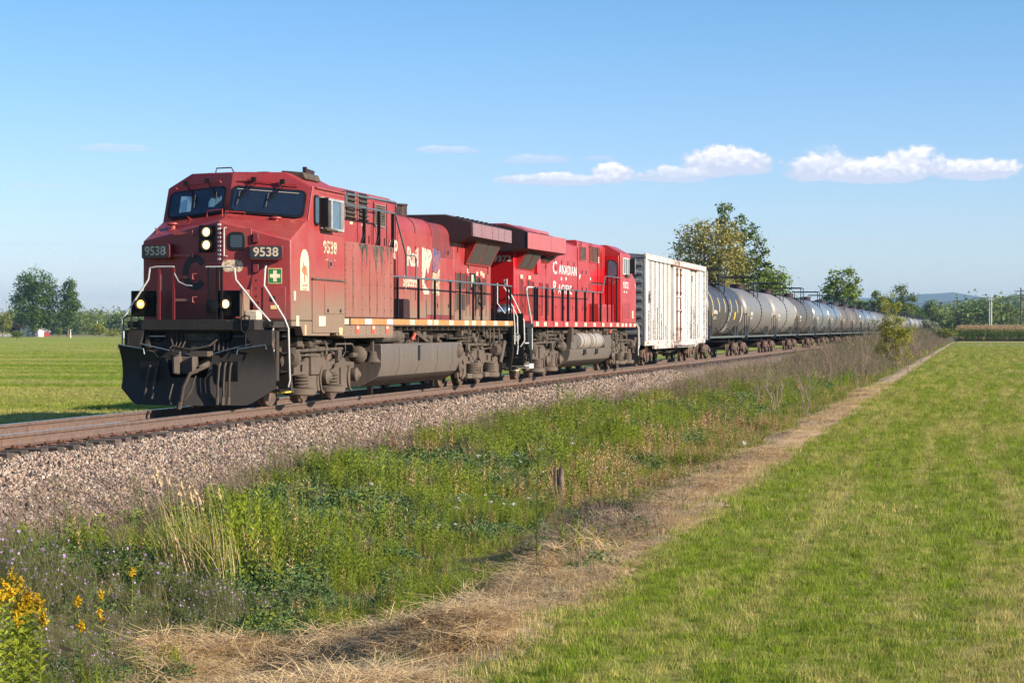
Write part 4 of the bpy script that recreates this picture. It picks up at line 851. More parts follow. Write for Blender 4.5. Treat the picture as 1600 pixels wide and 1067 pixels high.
    # name in two rows of small capitals
    for s, y, z, h in (('C', 7.72, 3.55, .60), ('ANADIAN', 9.95, 3.52, .44), ('P', 7.66, 2.92, .52), ('ACIFIC', 9.45, 2.86, .44)):
        text('hood_lettering', s, h, (.921, y, z), TEXT_SIDE, M['white_letter'], t, .002, .006, 1.8 if len(s) == 1 else 1.40, space=1.0 if len(s) == 1 else (1.3 if s[1] == 'C' else 1.16))
    for y, z in ((8.7, 3.18), (9.5, 3.2), (11.9, 3.3), (12.0, 3.36), (14.0, 3.3)): A('sticker', MB().box(.92, .925, y, y + .18, z, z + .1), 'white_letter')
    # ---- cab, front towards +Y
    y0 = 17.22
    Cb = [(-1.5, y0, 1.75), (1.5, y0, 1.75), (1.5, 20.75, 1.75), (0, 21.1, 1.75), (-1.5, 20.75, 1.75),
          (-1.5, y0, 4.40), (-.95, y0, 4.70), (.95, y0, 4.70), (1.5, y0, 4.40),
          (1.5, 19.4, 4.40), (.95, 19.4, 4.70), (-.95, 19.4, 4.70), (-1.5, 19.4, 4.40),
          (1.5, 19.70, 3.72), (-1.5, 19.70, 3.72), (1.5, 20.75, 3.38), (0, 21.1, 3.5), (-1.5, 20.75, 3.38), (0, 19.85, 3.8)]
    fs = [(0, 1, 8, 7, 6, 5), (1, 2, 15, 13, 9, 8), (0, 5, 12, 14, 17, 4), (5, 6, 11, 12), (6, 7, 10, 11), (7, 8, 9, 10), (9, 13, 18, 14, 12, 11, 10), (13, 15, 16, 18), (14, 18, 16, 17), (15, 2, 3, 16), (17, 16, 3, 4), (0, 4, 3, 2, 1)]
    A('cab', MB().add(Cb, fs), 'red2', bevel=.02, angle=20)
    cw = [(.98, 3.55), (1.06, 3.48), (1.30, 3.48), (1.38, 3.56), (1.38, 3.98), (1.28, 4.10), (1.06, 4.16), (.98, 4.06)]
    A('rear_door', MB().box(.94, 1.42, y0 - .02, y0, 1.9, 4.3), 'red3', bevel=.01)
    o = A('rear_window', MB().prism(cw, y0 - .045, y0 - .02, 'y'), 'gasket'); MB().prism([(1.18 + (a - 1.18) * .86, 3.82 + (b - 3.82) * .9) for a, b in cw], y0 - .052, y0 - .046, 'y').build('glass', M['glass_side'], o)
    o = A('round_emblem', MB().lathe([(.17, 0), (.17, -.008), (.01, -.009)], (1.18, y0 - .02, 3.32), 'y', 22), 'red3'); MB().lathe([(.115, -.0095), (.115, -.013), (.01, -.014)], (1.18, y0 - .02, 3.32), 'y', 18).build('emblem_centre', M['wing2'], o)
    w = A('side_window', MB().box(1.5, 1.53, 17.6, 19.0, 3.60, 3.64).box(1.5, 1.53, 17.6, 19.0, 4.2, 4.24).box(1.5, 1.53, 17.6, 17.72, 3.64, 4.2).box(1.5, 1.53, 18.9, 19.0, 3.64, 4.2).box(1.5, 1.535, 18.0, 18.1, 3.64, 4.2).box(1.5, 1.535, 18.5, 18.6, 3.64, 4.2), 'rail_white')
    MB().box(1.5, 1.505, 17.72, 18.9, 3.64, 4.2).build('glass', M['glass_side'], w); MB().box(1.52, 1.6, 18.1, 19.0, 3.52, 3.62).build('arm_rest', M['dusty'], w)
    A('mirror', MB().box(1.52, 1.74, 19.02, 19.06, 3.66, 4.22), 'gasket'); A('mirror_frame', MB().box(1.74, 1.77, 19.02, 19.06, 3.64, 4.24), 'alu')
    text('cab_number', '9372', .34, (1.506, 18.32, 3.19), TEXT_SIDE, M['white_letter'], t, .002, .006, 1.55, space=1.15)
    A('class_stencil', MB().box(1.5, 1.505, 17.9, 18.1, 2.92, 2.97).box(1.5, 1.505, 18.4, 18.62, 2.92, 2.97), 'white_letter')
    text('side_stencil', '1', .2, (1.506, 20.5, 3.22), TEXT_SIDE, M['white_letter'], t, .002, .01, 1.4)
    o = A('side_hatch', MB().box(1.5, 1.515, 17.56, 19.35, 1.85, 2.58), 'red2', bevel=.006)
    q = MB()
    for k in range(12): q.box(1.515, 1.52, 17.75, 18.35, 1.95 + k * .05, 1.965 + k * .05); q.box(1.515, 1.52, 18.6, 19.2, 1.95 + k * .05, 1.965 + k * .05)
    q.build('louvre_slots', M['wind_red'], o)
    A('sticker', MB().box(1.5, 1.506, 19.8, 20.1, 1.95, 2.25), 'cream')
    # low cabinet between hood and cab on the walkway, in shadow
    o = A('walkway_cabinet', MB().box(.93, 1.25, 14.0, 17.1, 1.78, 2.45), 'red2', bevel=.01)
    q = MB()
    for k in range(9): q.box(1.25, 1.256, 15.0, 15.4, 1.9 + k * .05, 1.915 + k * .05); q.box(1.25, 1.256, 16.0, 16.4, 1.9 + k * .05, 1.915 + k * .05)
    q.build('louvre_slots', M['wind_red'], o)
    # sill, stripe blocks
    A('side_sill', MB().box(.9, 1.5, 1.66, 20.75, 1.60, 1.79).box(-1.5, -.9, 1.66, 20.75, 1.60, 1.79), 'red2', bevel=.006)
    for y in (2.0, 3.2, 4.9, 6.6, 8.2, 9.9, 11.6, 13.3, 14.9, 16.3, 17.4, 18.2, 19.2, 20.2): A('reflector', MB().box(1.5, 1.505, y, y + .42, 1.63, 1.755), 'cream')
    # handrails
    A('walkway_handrail', MB().tube([(1.46, 1.62, .92), (1.46, 1.60, 1.7), (1.46, 1.0, 2.45), (1.46, .85, 2.70), (1.46, 1.0, 2.79), (1.46, 1.7, 2.80)], .026, 8), 'rail_white')
    A('walkway_handrail', MB().tube([(1.46, 1.7, 2.80), (1.46, 13.45, 2.83), (1.46, 13.6, 2.9), (1.46, 14.1, 3.40), (1.46, 14.3, 3.45), (1.46, 17.45, 3.46)], .024, 6).tube([(1.46, 11.0, 2.84), (1.46, 11.0, 3.12), (1.46, 13.7, 3.12)], .014, 5), 'rail_gray')
    for y in (2.0, 2.35, 3.70, 4.7, 6.3, 7.2, 8.6, 10.2, 11.7, 13.16): rail_post(t, 1.49, y, 1.62, 2.82, 'rail_dark', .06, .03)
    for y in (14.6, 15.5, 16.5): rail_post(t, 1.48, y, 1.62, 3.44, 'rail_dark', .04, .02)
    A('front_handrail', MB().tube([(1.52, 20.85, 1.75), (1.56, 21.1, 1.6), (1.58, 21.1, .9), (1.53, 21.0, .7)], .024, 6).tube([(1.52, 20.6, 1.75), (1.58, 20.8, 1.55), (1.58, 20.8, .5)], .022, 6), 'rail_white')
    # hood-end platform with black step wells
    A('end_platform', MB().box(-1.5, 1.5, .35, 1.66, 1.58, 1.70), 'black'); A('end_pilot', MB().box(-1.5, 1.5, .30, .36, .45, 1.58), 'black')
    for s in (-1, 1):
        A('step_well', MB().box(s * .9, s * .95, .36, 1.6, .4, 1.58).prism([(.9, 1.58), (1.66, 1.58), (1.66, .55), (1.5, .45), (1.3, .9), (1.0, 1.1)], s * 1.42, s * 1.47), 'black')
        for k, z in enumerate((.40, .74, 1.08, 1.38)): A('step', MB().box(s * .95, s * 1.5, .45, 1.0, z, z + .03), 'black')
        A('end_fascia', MB().box(s * .6, s * 1.49, .27, .30, 1.4, 2.0), 'black')
    A('step_edge', MB().box(1.1, 1.52, .45, .95, .43, .46).box(1.1, 1.52, .42, .95, 1.11, 1.14).box(1.0, 1.3, .45, .5, .77, .80), 'rail_white')
    A('end_handrail', MB().tube([(.95, .3, 2.7), (1.0, .3, 2.72), (1.15, .3, 2.5), (1.42, .3, 1.95), (1.5, .3, 1.8), (1.52, .3, 1.2), (1.40, .3, 1.02)], .024, 7).tube([(.7, .3, 2.9), (.7, .3, 2.3), (1.0, .32, 1.9), (1.12, .32, 1.7), (1.12, .32, 1.2)], .02, 6), 'rail_white')
    A('end_handrail_post', MB().box(.55, .60, .3, .34, 1.6, 2.9).box(-.8, -.76, .3, .34, 1.6, 2.9), 'rail_dark')
    A('end_emblem', MB().lathe([(.12, 0), (.12, -.01), (.01, -.012)], (1.28, .27, 1.30), 'y', 16), 'rail_white')
    A('number_placard', MB().box(1.1, 1.5, 1.1, 1.7, .36, .50), 'rail_white')
    coupler(t, .2, -1); coupler(t, L - .1, 1)
    A('underframe', MB().box(-.8, .8, .4, 21.5, 1.02, 1.60).box(-1.1, 1.1, 1.7, 20.5, 1.30, 1.58), 'under')
    A('front_plow', MB().prism([(-1.5, .15), (1.5, .15), (1.5, 1.2), (-1.5, 1.2)], 21.5, 21.55, 'y'), 'plow')
    # fuel tank with two air reservoirs let into its side
    A('fuel_tank', MB().prism([(-1.36, .86), (1.36, .86), (1.36, .72), (1.27, .48), (.86, .24), (-.86, .24), (-1.27, .48), (-1.36, .72)], 8.1, 15.94, 'y').prism([(-1.36, .86), (.95, .86), (.95, 1.32), (-1.36, 1.32)], 8.3, 15.9, 'y').box(.95, 1.36, 8.3, 9.25, .86, 1.34).box(.95, 1.36, 14.6, 15.94, .86, 1.33), 'tank', bevel=.015)
    for y in (9.5, 11.75): 
        o = A('air_reservoir', MB().lathe([(.1, 0), (.26, .04), (.30, .14), (.30, 1.85), (.26, 1.97), (.1, 2.0)], (1.22, y, 1.12), 'y', 24), 'wing')
        o.data.materials[0] = M['reservoir']
        MB().lathe([(.305, .25), (.31, .25), (.31, .31), (.305, .31)], (1.22, y, 1.12), 'y', 24).lathe([(.305, 1.6), (.31, 1.6), (.31, 1.66), (.305, 1.66)], (1.22, y, 1.12), 'y', 24).build('strap', M['dusty'], o)
        A('reservoir_bracket', MB().box(1.3, 1.4, y + .9, y + 1.3, .66, .84), 'gasket')
    loco_truck(t, 4.42, 1); loco_truck(t, 18.40, -1)
    bumpy_pipes(t, 1.8, 8.0, 1.1, 1.5, 1.25, 26, 15); bumpy_pipes(t, 8.0, 20.5, 1.38, 1.55, 1.3, 20, 16); bumpy_pipes(t, 15.9, 20.6, 1.05, 1.5, 1.22, 18, 17)
    A('red_valve', MB().tube([(1.4, 15.4, 1.38), (1.4, 15.7, 1.5)], .04, 6), 'redlabel')
    A('relay_box', MB().box(1.3, 1.45, 7.9, 8.25, 1.1, 1.62), 'truck'); A('relay_label', MB().box(1.45, 1.455, 7.85, 8.3, 1.62, 1.76), 'cream')
    return t
M['reservoir'] = paint('grey_dusty_reservoir', (.30, .27, .24), dirt=(.22, .17, .13), lo=.7, hi=1.3, glo=.6, streak=.2, rough=.5)
loco1 = locomotive_one(); loco2 = locomotive_two()
# ------------------------------------------------------------------ boxcar
def car_truck(parent, cy, mat='truckdark', r=.42, simple_=False):
    mb = MB()
    for s in (-1, 1):
        mb.prism([(cy - 1.25, .38), (cy - 1.2, .62), (cy - .55, .74), (cy + .55, .74), (cy + 1.2, .62), (cy + 1.25, .38), (cy + 1.0, .34), (cy + .8, .5), (cy + .42, .34), (cy + .3, .16), (cy - .3, .16), (cy - .42, .34), (cy - .8, .5), (cy - 1.0, .34)], s * .98, s * 1.10)
        if not simple_: mb.lathe([(.12, 0), (.14, .03), (.14, .16), (.05, .2)], (s * 1.0 if s > 0 else -1.2, cy - .9, .43), 'x', 12).lathe([(.12, 0), (.14, .03), (.14, .16), (.05, .2)], (s * 1.0 if s > 0 else -1.2, cy + .9, .43), 'x', 12).box(s * 1.0, s * 1.16, cy - .2, cy + .2, .2, .5)
    mb.box(-1.0, 1.0, cy - .25, cy + .25, .4, .8)
    t = mb.build('truck', M[mat], parent, bevel=0 if simple_ else .012)
    if not simple_:
        wheelset(t, cy - .9, r); wheelset(t, cy + .9, r)
        for s in (-1, 1):
            MB().spring((s * 1.08, cy - .1, .22), .07, .26, 4, .02).spring((s * 1.08, cy + .12, .22), .07, .26, 4, .02).build('springs', M['dusty'], t)
    return t
M['truckdark'] = paint('rusty_car_truck', (.10, .06, .045), dirt=(.13, .088, .065), lo=.2, hi=1.2, glo=.5, streak=.4, rough=.85)
def rust_white():
    t = NT('weathered_white_boxcar_paint'); P = t.coord(); q = t.sep(P)
    n = t.noise(P, 1.2, 7, .65); st = t.noise(t.mapping(P, (1, 3.4, .16)), 1.5, 6, .62); fine = t.noise(t.mapping(P, (1, 1, .5)), 7, 8, .75)
    c = t.mix(t.rng(n, .3, .75, 0, 1), (.60, .59, .57), (.46, .44, .42))
    c = t.mix(t.math('MULTIPLY', t.ramp(st, [(.52, 0), (.66, 1)]), .55), c, (.26, .22, .19))
    # rust near the eave, the sill and around the door
    up = t.rng(q[2], 3.9, 4.6, 0, .16); dn = t.rng(q[2], 2.3, .8, 0, .16)
    dy = t.math('ABSOLUTE', t.math('SUBTRACT', q[1], 8.9)); door = t.rng(dy, 1.9, .2, 0, .09)
    sel = t.math('ADD', t.math('ADD', t.math('ADD', fine, up), dn), door)
    c = t.mix(t.ramp(sel, [(.68, 0), (.72, 1)]), c, (.24, .085, .04))
    c = t.mix(t.ramp(sel, [(.745, 0), (.775, 1)]), c, (.06, .04, .035))
    t.bsdf(c, .55, 0, t.bump(fine, .15, .01)); return t.m
M['boxwhite'] = rust_white()
M['boxend'] = paint('grimy_car_end_with_shade', (.17, .18, .19), dirt=(.06, .055, .055), lo=.8, hi=2.6, glo=.6, streak=.6, rough=.75, grain=.4)  # grey base puts the end wall's shade into the colour, grime on top
M['rust'] = simple('rusted_steel', (.17, .06, .03), .85, var=.5)
M['streak_black'] = letter('black_flaking_streak', (.05, .04, .035), (.52, .49, .46), .52)
M['seamrust_shade'] = letter('brown_seam_dirt_and_shade', (.10, .07, .055), (.36, .31, .27), .52)
def boxcar():
    t = empty('boxcar', (Xc, 81.8, 0)); tag(t, 'white rust streaked boxcar between the red engines and the tank cars', 'freight car')
    A = lambda name, mb, m, par=t, **k: mb.build(name, M[m], par, **k)
    A('body', MB().box(-1.50, 1.44, .04, 18.86, 1.0, 4.42), 'boxwhite')
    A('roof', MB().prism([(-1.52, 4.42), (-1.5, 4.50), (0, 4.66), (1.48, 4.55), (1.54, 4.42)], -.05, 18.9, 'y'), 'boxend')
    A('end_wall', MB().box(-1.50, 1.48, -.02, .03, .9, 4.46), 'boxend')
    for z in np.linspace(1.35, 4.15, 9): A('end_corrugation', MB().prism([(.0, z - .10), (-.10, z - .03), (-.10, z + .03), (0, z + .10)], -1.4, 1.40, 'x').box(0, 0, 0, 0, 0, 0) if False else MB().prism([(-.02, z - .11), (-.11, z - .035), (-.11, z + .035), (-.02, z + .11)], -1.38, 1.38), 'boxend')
    A('eave_band', MB().box(1.44, 1.55, .0, 18.85, 4.36, 4.60), 'boxwhite', bevel=.01)
    A('side_sill', MB().box(1.40, 1.50, .0, 18.85, .86, 1.06).box(1.40, 1.505, 2.53, 15.47, .71, .862), 'boxwhite', bevel=.008)
    A('corner_post', MB().box(1.44, 1.54, 0, .45, 1.06, 4.36), 'boxwhite', bevel=.012); A('corner_post', MB().box(1.44, 1.54, 18.5, 18.85, 1.06, 4.36), 'boxwhite', bevel=.012)
    for y in (1.15, 2.28, 3.42, 4.60, 5.82, 7.05, 13.55, 14.75, 16.05, 17.35):      # outside posts
        A('side_post', MB().prism([(1.44, y - .26), (1.478, y - .20), (1.478, y + .20), (1.44, y + .26)], 1.06, 4.36, 'z'), 'boxwhite')
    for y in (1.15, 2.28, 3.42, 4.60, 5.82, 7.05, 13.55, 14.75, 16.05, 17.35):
        A('seam_rust_and_shade', MB().box(1.441, 1.446, y - .50, y - .262, 1.07, 4.34), 'seamrust_shade'); A('seam_rust_and_shade', MB().box(1.4785, 1.4805, y + .12, y + .2, 1.07, 4.34), 'seamrust_shade')  # rust lines that also paint in shade along the post gaps
    q = A('door', MB().box(1.46, 1.56, 7.75, 10.50, .98, 4.30), 'boxwhite', bevel=.012)
    for y in (8.45, 9.58): MB().tube([(1.59, y, 1.05), (1.59, y, 4.25)], .035, 6).build('lock_rod', M['rust'], q)
    q2 = MB()
    for y in (8.45, 9.58):
        for z in (1.5, 2.3, 3.1, 3.9, 4.15): q2.box(1.56, 1.64, y - .1, y + .12, z, z + .09)
    q2.build('rod_bracket', M['rust'], q)
    for z in (2.35, 2.95): MB().box(1.56, 1.62, 8.3, 9.9, z, z + .045).build('hand_bar', M['boxwhite'], q)
    MB().box(1.56, 1.575, 8.6, 8.9, 3.9, 4.12).build('placard', M['rust'], q)
    q = A('door', MB().box(1.46, 1.54, 10.60, 12.90, .98, 4.30), 'boxwhite', bevel=.012)
    for y in (11.3, 12.1): MB().box(1.54, 1.575, y, y + .1, 1.05, 4.25).build('rib', M['boxwhite'], q)
    A('door_track', MB().box(1.50, 1.66, 8.1, 15.0, .80, .86), 'boxwhite'); A('door_track', MB().box(1.5, 1.60, 7.2, 15.9, 4.30, 4.36), 'rust')
    for y in (1.72, 2.85, 4.0, 5.2, 6.4): A('flaking_streak', MB().box(1.448, 1.4495, y - .58, y - .28, 1.08, 2.35 + .12 * (y % 1)), 'streak_black')
    for y, h_ in ((1.15, 2.3), (2.28, 1.9), (3.42, 2.45), (4.6, 2.2), (5.82, 1.7), (13.55, 1.9), (14.75, 2.5), (16.05, 1.8)): A('flaking_streak', MB().box(1.4785, 1.4802, y - .17, y + .06, 1.08, h_), 'streak_black')
    for y in (13.0, 14.1, 15.4): A('flaking_streak', MB().box(1.448, 1.4495, y + .02, y + .32, 1.08, 2.6), 'streak_black')
    A('side_placard', MB().box(1.44, 1.46, 14.2, 14.6, 3.75, 4.05), 'soot'); A('side_placard', MB().box(1.44, 1.46, 14.9, 15.2, 2.0, 2.2), 'soot')
    A('ladder', MB().tube([(1.60, 18.3, 1.0), (1.60, 18.3, 4.4)], .018, 5).tube([(1.60, 18.8, 1.0), (1.60, 18.8, 4.4)], .018, 5), 'boxwhite')
    for z in np.linspace(1.2, 4.2, 9): A('ladder_rung', MB().tube([(1.60, 18.3, z), (1.60, 18.8, z)], .014, 5), 'boxwhite')
    for y, a in ((.6, .4), (3.4, .35), (6.0, .3), (17.9, .3)): A('reflector', MB().box(1.506, 1.512, y, y + a, .93, 1.03), 'orange')
    A('stencil', MB().box(1.532, 1.534, 1.0, 1.28, 2.6, 3.0), 'streak_black')
    text('stencil', 'D', .5, (1.533, 1.15, 2.9), TEXT_SIDE, M['streak_black'], t, .001)
    A('stirrup', MB().tube([(1.48, .15, .95), (1.5, .15, .5), (1.5, .5, .5), (1.48, .5, .95)], .02, 5), 'rust')
    A('underframe', MB().box(-.4, .4, -.2, 19.1, .6, 1.0).box(-1.3, 1.3, 2.6, 15.4, .76, 1.0), 'under')
    car_truck(t, 2.95); car_truck(t, 16.1); coupler(t, -.35, -1); coupler(t, 19.25, 1)
    bumpy_pipes(t, 5, 14.5, .5, .8, 1.1, 12, 31)
    return t
box = boxcar()

# ------------------------------------------------------------------ tank cars
def tankpaint(name, c, rough=.5, gloss=False, dirt=(.13, .11, .095)):
    t = NT(name); P0 = t.coord(); q = t.sep(P0); oi = t.n('ShaderNodeObjectInfo').outputs['Random']; va = t.n('ShaderNodeVectorMath', operation='ADD'); t.set(va.inputs[0], P0); t.set(va.inputs[1], t.comb(0, t.math('MULTIPLY', oi, 90), 0)); P = va.outputs[0]
    n = t.noise(P, 1.6, 6, .6); st = t.noise(t.mapping(P, (.6, 4.5, .6)), 1.2, 5, .6)
    k = t.math('MULTIPLY', t.rng(n, .3, .7, .84, 1.16), t.rng(oi, 0, 1, .8, 1.15)); cc = t.mix(1.0, c, t.comb(k, k, k), 'MULTIPLY')
    lo = t.rng(t.math('ADD', q[2], t.math('MULTIPLY', t.math('SUBTRACT', st, .5), 1.1)), 2.7, 1.2, 0, .75)
    cc = t.mix(lo, cc, dirt)
    cc = t.mix(t.math('MULTIPLY', t.ramp(st, [(.56, 0), (.74, 1)]), .4), cc, dirt)
    t.bsdf(cc, t.rng(lo, 0, 1, rough, .8), .0, spec=.9 if gloss else .5); return t.m
TM = [tankpaint('charcoal_tank_paint', (.048, .045, .042), .42), tankpaint('mid_grey_tank_paint', (.135, .13, .122), .42), tankpaint('light_grey_tank_paint', (.225, .217, .205), .45), tankpaint('dark_grey_tank_paint', (.078, .074, .070), .45), tankpaint('glossy_grey_tank_paint', (.12, .132, .145), .24, True), tankpaint('brown_grey_tank_paint', (.095, .078, .068), .5), tankpaint('sooty_tank_paint', (.045, .042, .042), .5)]
M['sillgreen'] = simple('grey_green_sill', (.085, .10, .095), .6, var=.4)
M['yellow_tape'] = simple('yellow_reflective_tape', (.58, .38, .12), .5, var=.2)
def ring_strip(r, y0, y1, a0, a1, zc, off=.006, n=12):
    mb = MB(); vs = []; fs = []
    for i in range(n + 1):
        a = a0 + (a1 - a0) * i / n
        for rr in (r, r + off):
            for y in (y0, y1): vs.append((rr * math.cos(a), y, zc + rr * math.sin(a)))
    for i in range(n):
        b = i * 4
        fs += [(b, b + 1, b + 5, b + 4), (b + 2, b + 6, b + 7, b + 3), (b, b + 4, b + 6, b + 2), (b + 1, b + 3, b + 7, b + 5)]
    fs += [(0, 2, 3, 1), (4 * n, 4 * n + 1, 4 * n + 3, 4 * n + 2)]
    return mb.add(vs, fs)
HL, TR, TZ = 7.95, 1.46, 2.56
def tank_body_mb(nseg=48):
    prof = []
    for q in np.linspace(0, PI / 2, 9): prof.append((max(.01, TR * math.sin(q)), -HL - .0 + (-.55 * math.cos(q) + .55) if False else -HL + .55 - .55 * math.cos(q)))
    for y in (-5.2, -2.6): prof += [(TR, y - .02), (TR - .006, y), (TR, y + .02)]
    prof += [(TR, 0)]
    for y in (2.6, 5.2): prof += [(TR, y - .02), (TR - .006, y), (TR, y + .02)]
    for q in np.linspace(PI / 2, 0, 9): prof.append((max(.01, TR * math.sin(q)), HL - .55 + .55 * math.cos(q)))
    return MB().lathe(prof, (0, 0, TZ), 'y', nseg)
def tank_car(tm, detail=2, stripes=False, num='', dome='soot'):
    t = empty('tank_car', (0, 0, 0))
    A = lambda name, mb, m, par=t, **k: mb.build(name, M[m] if isinstance(m, str) else m, par, **k)
    A('tank', tank_body_mb(), TM[tm], angle=50)
    # belly band with bolts, valve housing, platform
    q = MB()
    r2 = ring_strip(TR, -.10, -.06, R(-60), R(240), TZ, .022, 26); q.add(r2.v, r2.f)
    r2 = ring_strip(TR, .06, .10, R(-60), R(240), TZ, .022, 26); q.add(r2.v, r2.f)
    for k in range(16):
        a = R(-55) + k * R(9.2); q.box(math.cos(a) * (TR + .01) - .03, math.cos(a) * (TR + .01) + .05, -.06, .06, TZ + math.sin(a) * (TR + .02) - .03, TZ + math.sin(a) * (TR + .02) + .03)
    A('side_ladder', q, 'sooty')
    A('valve_housing', MB().lathe([(.42, 0), (.42, .26), (.46, .27), (.46, .32), (.4, .36), (.02, .40)], (0, -.3, 3.96), 'z', 16).lathe([(.26, 0), (.26, .32), (.3, .34), (.02, .4)], (-.35, .75, 3.96), 'z', 14).box(-.15, .2, .9, 1.2, 4.0, 4.25), dome)
    A('top_platform', MB().box(-1.15, 1.15, -1.25, 1.25, 3.92, 3.97), 'sooty')
    for s in (-1, 1):
        for y in (-1.2, 1.2): A('platform_post', MB().tube([(s * 1.1, y, 3.5), (s * 1.1, y, 4.78)], .035, 5), 'sooty')
        A('platform_rail', MB().tube([(s * 1.1, -1.2, 4.76), (s * 1.1, 1.2, 4.76)], .03, 5).tube([(s * 1.1, -1.2, 4.4), (s * 1.1, 1.2, 4.4)], .02, 5), 'sooty')
        A('platform_rail', MB().tube([(-1.1, s * 1.2, 4.76), (1.1, s * 1.2, 4.76)], .035, 5), 'sooty')
        A('side_sill', MB().box(s * 1.38, s * 1.48, -7.9, 7.9, 1.07, 1.17), 'sillgreen')
        A('walkway', MB().box(-1.4, 1.4, s * 7.2, s * 8.3, 1.0, 1.06), 'sooty')
        q = MB()
        for y in (-6.6, -5.4, 5.4, 6.6): q.prism([(y - .45, 1.08), (y + .45, 1.08), (y + .1, 1.95), (y - .1, 1.95)], s * 1.16, s * 1.22)
        for y in (-3.2, 3.2): q.tube([(s * 1.42, y, 1.12), (s * 1.1, y * .82, 1.62)], .03, 5)
        A('saddle_brace', q, 'sooty')
        for e in (-1, 1):
            A('end_handrail', MB().tube([(s * 1.44, e * 8.1, 1.1), (s * 1.44, e * 8.1, 2.3), (s * 1.40, e * 8.0, 2.45), (s * 1.40, e * 7.0, 2.45), (s * 1.44, e * 6.9, 2.3), (s * 1.44, e * 6.9, 1.1)], .025, 5), 'sooty')
    A('end_sill', MB().box(-.4, .4, -8.55, -5.5, .62, 1.25).box(-.4, .4, 5.5, 8.55, .62, 1.25).box(-1.45, 1.45, -8.35, -8.2, .9, 1.1).box(-1.45, 1.45, 8.2, 8.35, .9, 1.1), 'under')
    A('bottom_outlet', MB().lathe([(.2, 0), (.22, .3), (.35, .45)], (0, 0, .7), 'z', 12), 'under')
    A('brake_gear', MB().box(.7, 1.1, 3.0, 3.8, .7, 1.02).tube([(1.0, -4.6, .9), (1.0, 4.6, .85)], .03, 5).lathe([(.16, 0), (.16, 1.0)], (-.9, 2.0, .85), 'y', 12), 'under')
    car_truck(t, -6.55); car_truck(t, 6.55); coupler(t, -8.55, -1)
    if stripes:
        for y in (-6.55, -3.85, -1.3, 1.5, 4.45): r = ring_strip(TR + .002, y - .13, y + .13, R(-5 if y > -6 else -18), R(24 if y > -6 else 36), TZ, .004); A('reflective_stripe', r, 'yellow_tape')
        r = ring_strip(TR + .002, 6.9, 7.0, R(-22), R(34), TZ); A('reflective_stripe', r, 'yellow_tape')
        r = ring_strip(TR + .002, 6.3, 6.75, R(-25), R(12), TZ); A('stencil_block', r, M['tank_letter'])
        r = ring_strip(TR + .002, 3.0, 3.55, R(-20), R(-3), TZ); A('yellow_placard', r, 'yellow')
        for k, (y, a, b, w) in enumerate(((-1.6, -48, -12, .10), (-.6, -50, -25, .08), (.9, -38, -5, .9), (1.6, -55, -38, 1.4), (4.2, -45, -22, .1))):
            r = ring_strip(TR + .003, y - w / 2, y + w / 2, R(a), R(b), TZ); A('chalk_graffiti', r, M['chalk'])
    else:
        for y in (-7.2, 7.2):
            r = ring_strip(TR + .002, y - .05, y + .05, R(-20), R(12), TZ); A('reflective_stripe', r, 'yellow_tape')
    for (y, z0, w, hh) in ((-5.4, -10, 1.5, 8), (-5.3, -21, 1.5, 6), (-5.6, -38, 1.2, 3), (-5.6, -44, 1.2, 3)) if stripes else ((-5.4, -8, 1.3, 8), (-5.3, -18, 1.1, 6), (7.0, -10, .5, 14)):
        r = ring_strip(TR + .002, y - w / 2, y + w / 2, R(z0), R(z0 + hh), TZ); A('stencil_block', r, M['tank_letter'])
    return t
M['sooty'] = simple('blackened_fittings', (.02, .022, .024), .6)
def stencil():
    t = NT('stencilled_car_lettering'); P = t.coord(); v = t.voro(t.mapping(P, (1, 5.5, 9)), 1.0, 'F1', 'Color'); s = t.sep(v)[0]
    return t, s
def mk_letter(name, c, under, th):
    t = NT(name); P = t.coord(); v = t.voro(t.mapping(P, (1, 6, 10)), 1.0, 'F1', 'Color')
    n = t.noise(P, 14, 3, .6)
    f = t.math('MULTIPLY', t.ramp(t.sep(v)[0], [(th, 0), (th + .02, 1)]), t.ramp(n, [(.40, 0), (.45, 1)]))
    e = t.n('ShaderNodeBsdfTransparent'); p = t.n('ShaderNodeBsdfPrincipled'); p.inputs['Base Color'].default_value = (*c, 1); p.inputs['Roughness'].default_value = .6
    m = t.n('ShaderNodeMixShader'); t.set(m.inputs[0], f); t.t.links.new(e.outputs[0], m.inputs[1]); t.t.links.new(p.outputs[0], m.inputs[2]); t.t.links.new(m.outputs[0], t.out.inputs[0]); return t.m
M['tank_letter'] = mk_letter('stencilled_car_lettering', (.55, .52, .48), None, .30)
M['chalk'] = mk_letter('chalk_scribble', (.45, .45, .43), None, .55)
NC = 43
looks = [(0, 'charcoal tank car with yellow reflective dashes, first behind the white boxcar'), (1, 'mid grey tank car, second behind the white boxcar'), (2, 'lightest grey tank car, third behind the white boxcar'),
         (3, 'dark grey tank car, fourth behind the boxcar, ahead of the glossy pair'), (4, 'glossy blue grey tank car, first of the shiny pair'), (4, 'glossy blue grey tank car, second of the shiny pair'),
         (5, 'brownish grey tank car right behind the shiny pair'), (5, 'dull brown tank car, eighth behind the boxcar'), (4, 'shiny grey tank car left of the roadside sapling, nearer of two'), (4, 'shiny grey tank car left of the roadside sapling, farther of two')]
tank_protos = {}
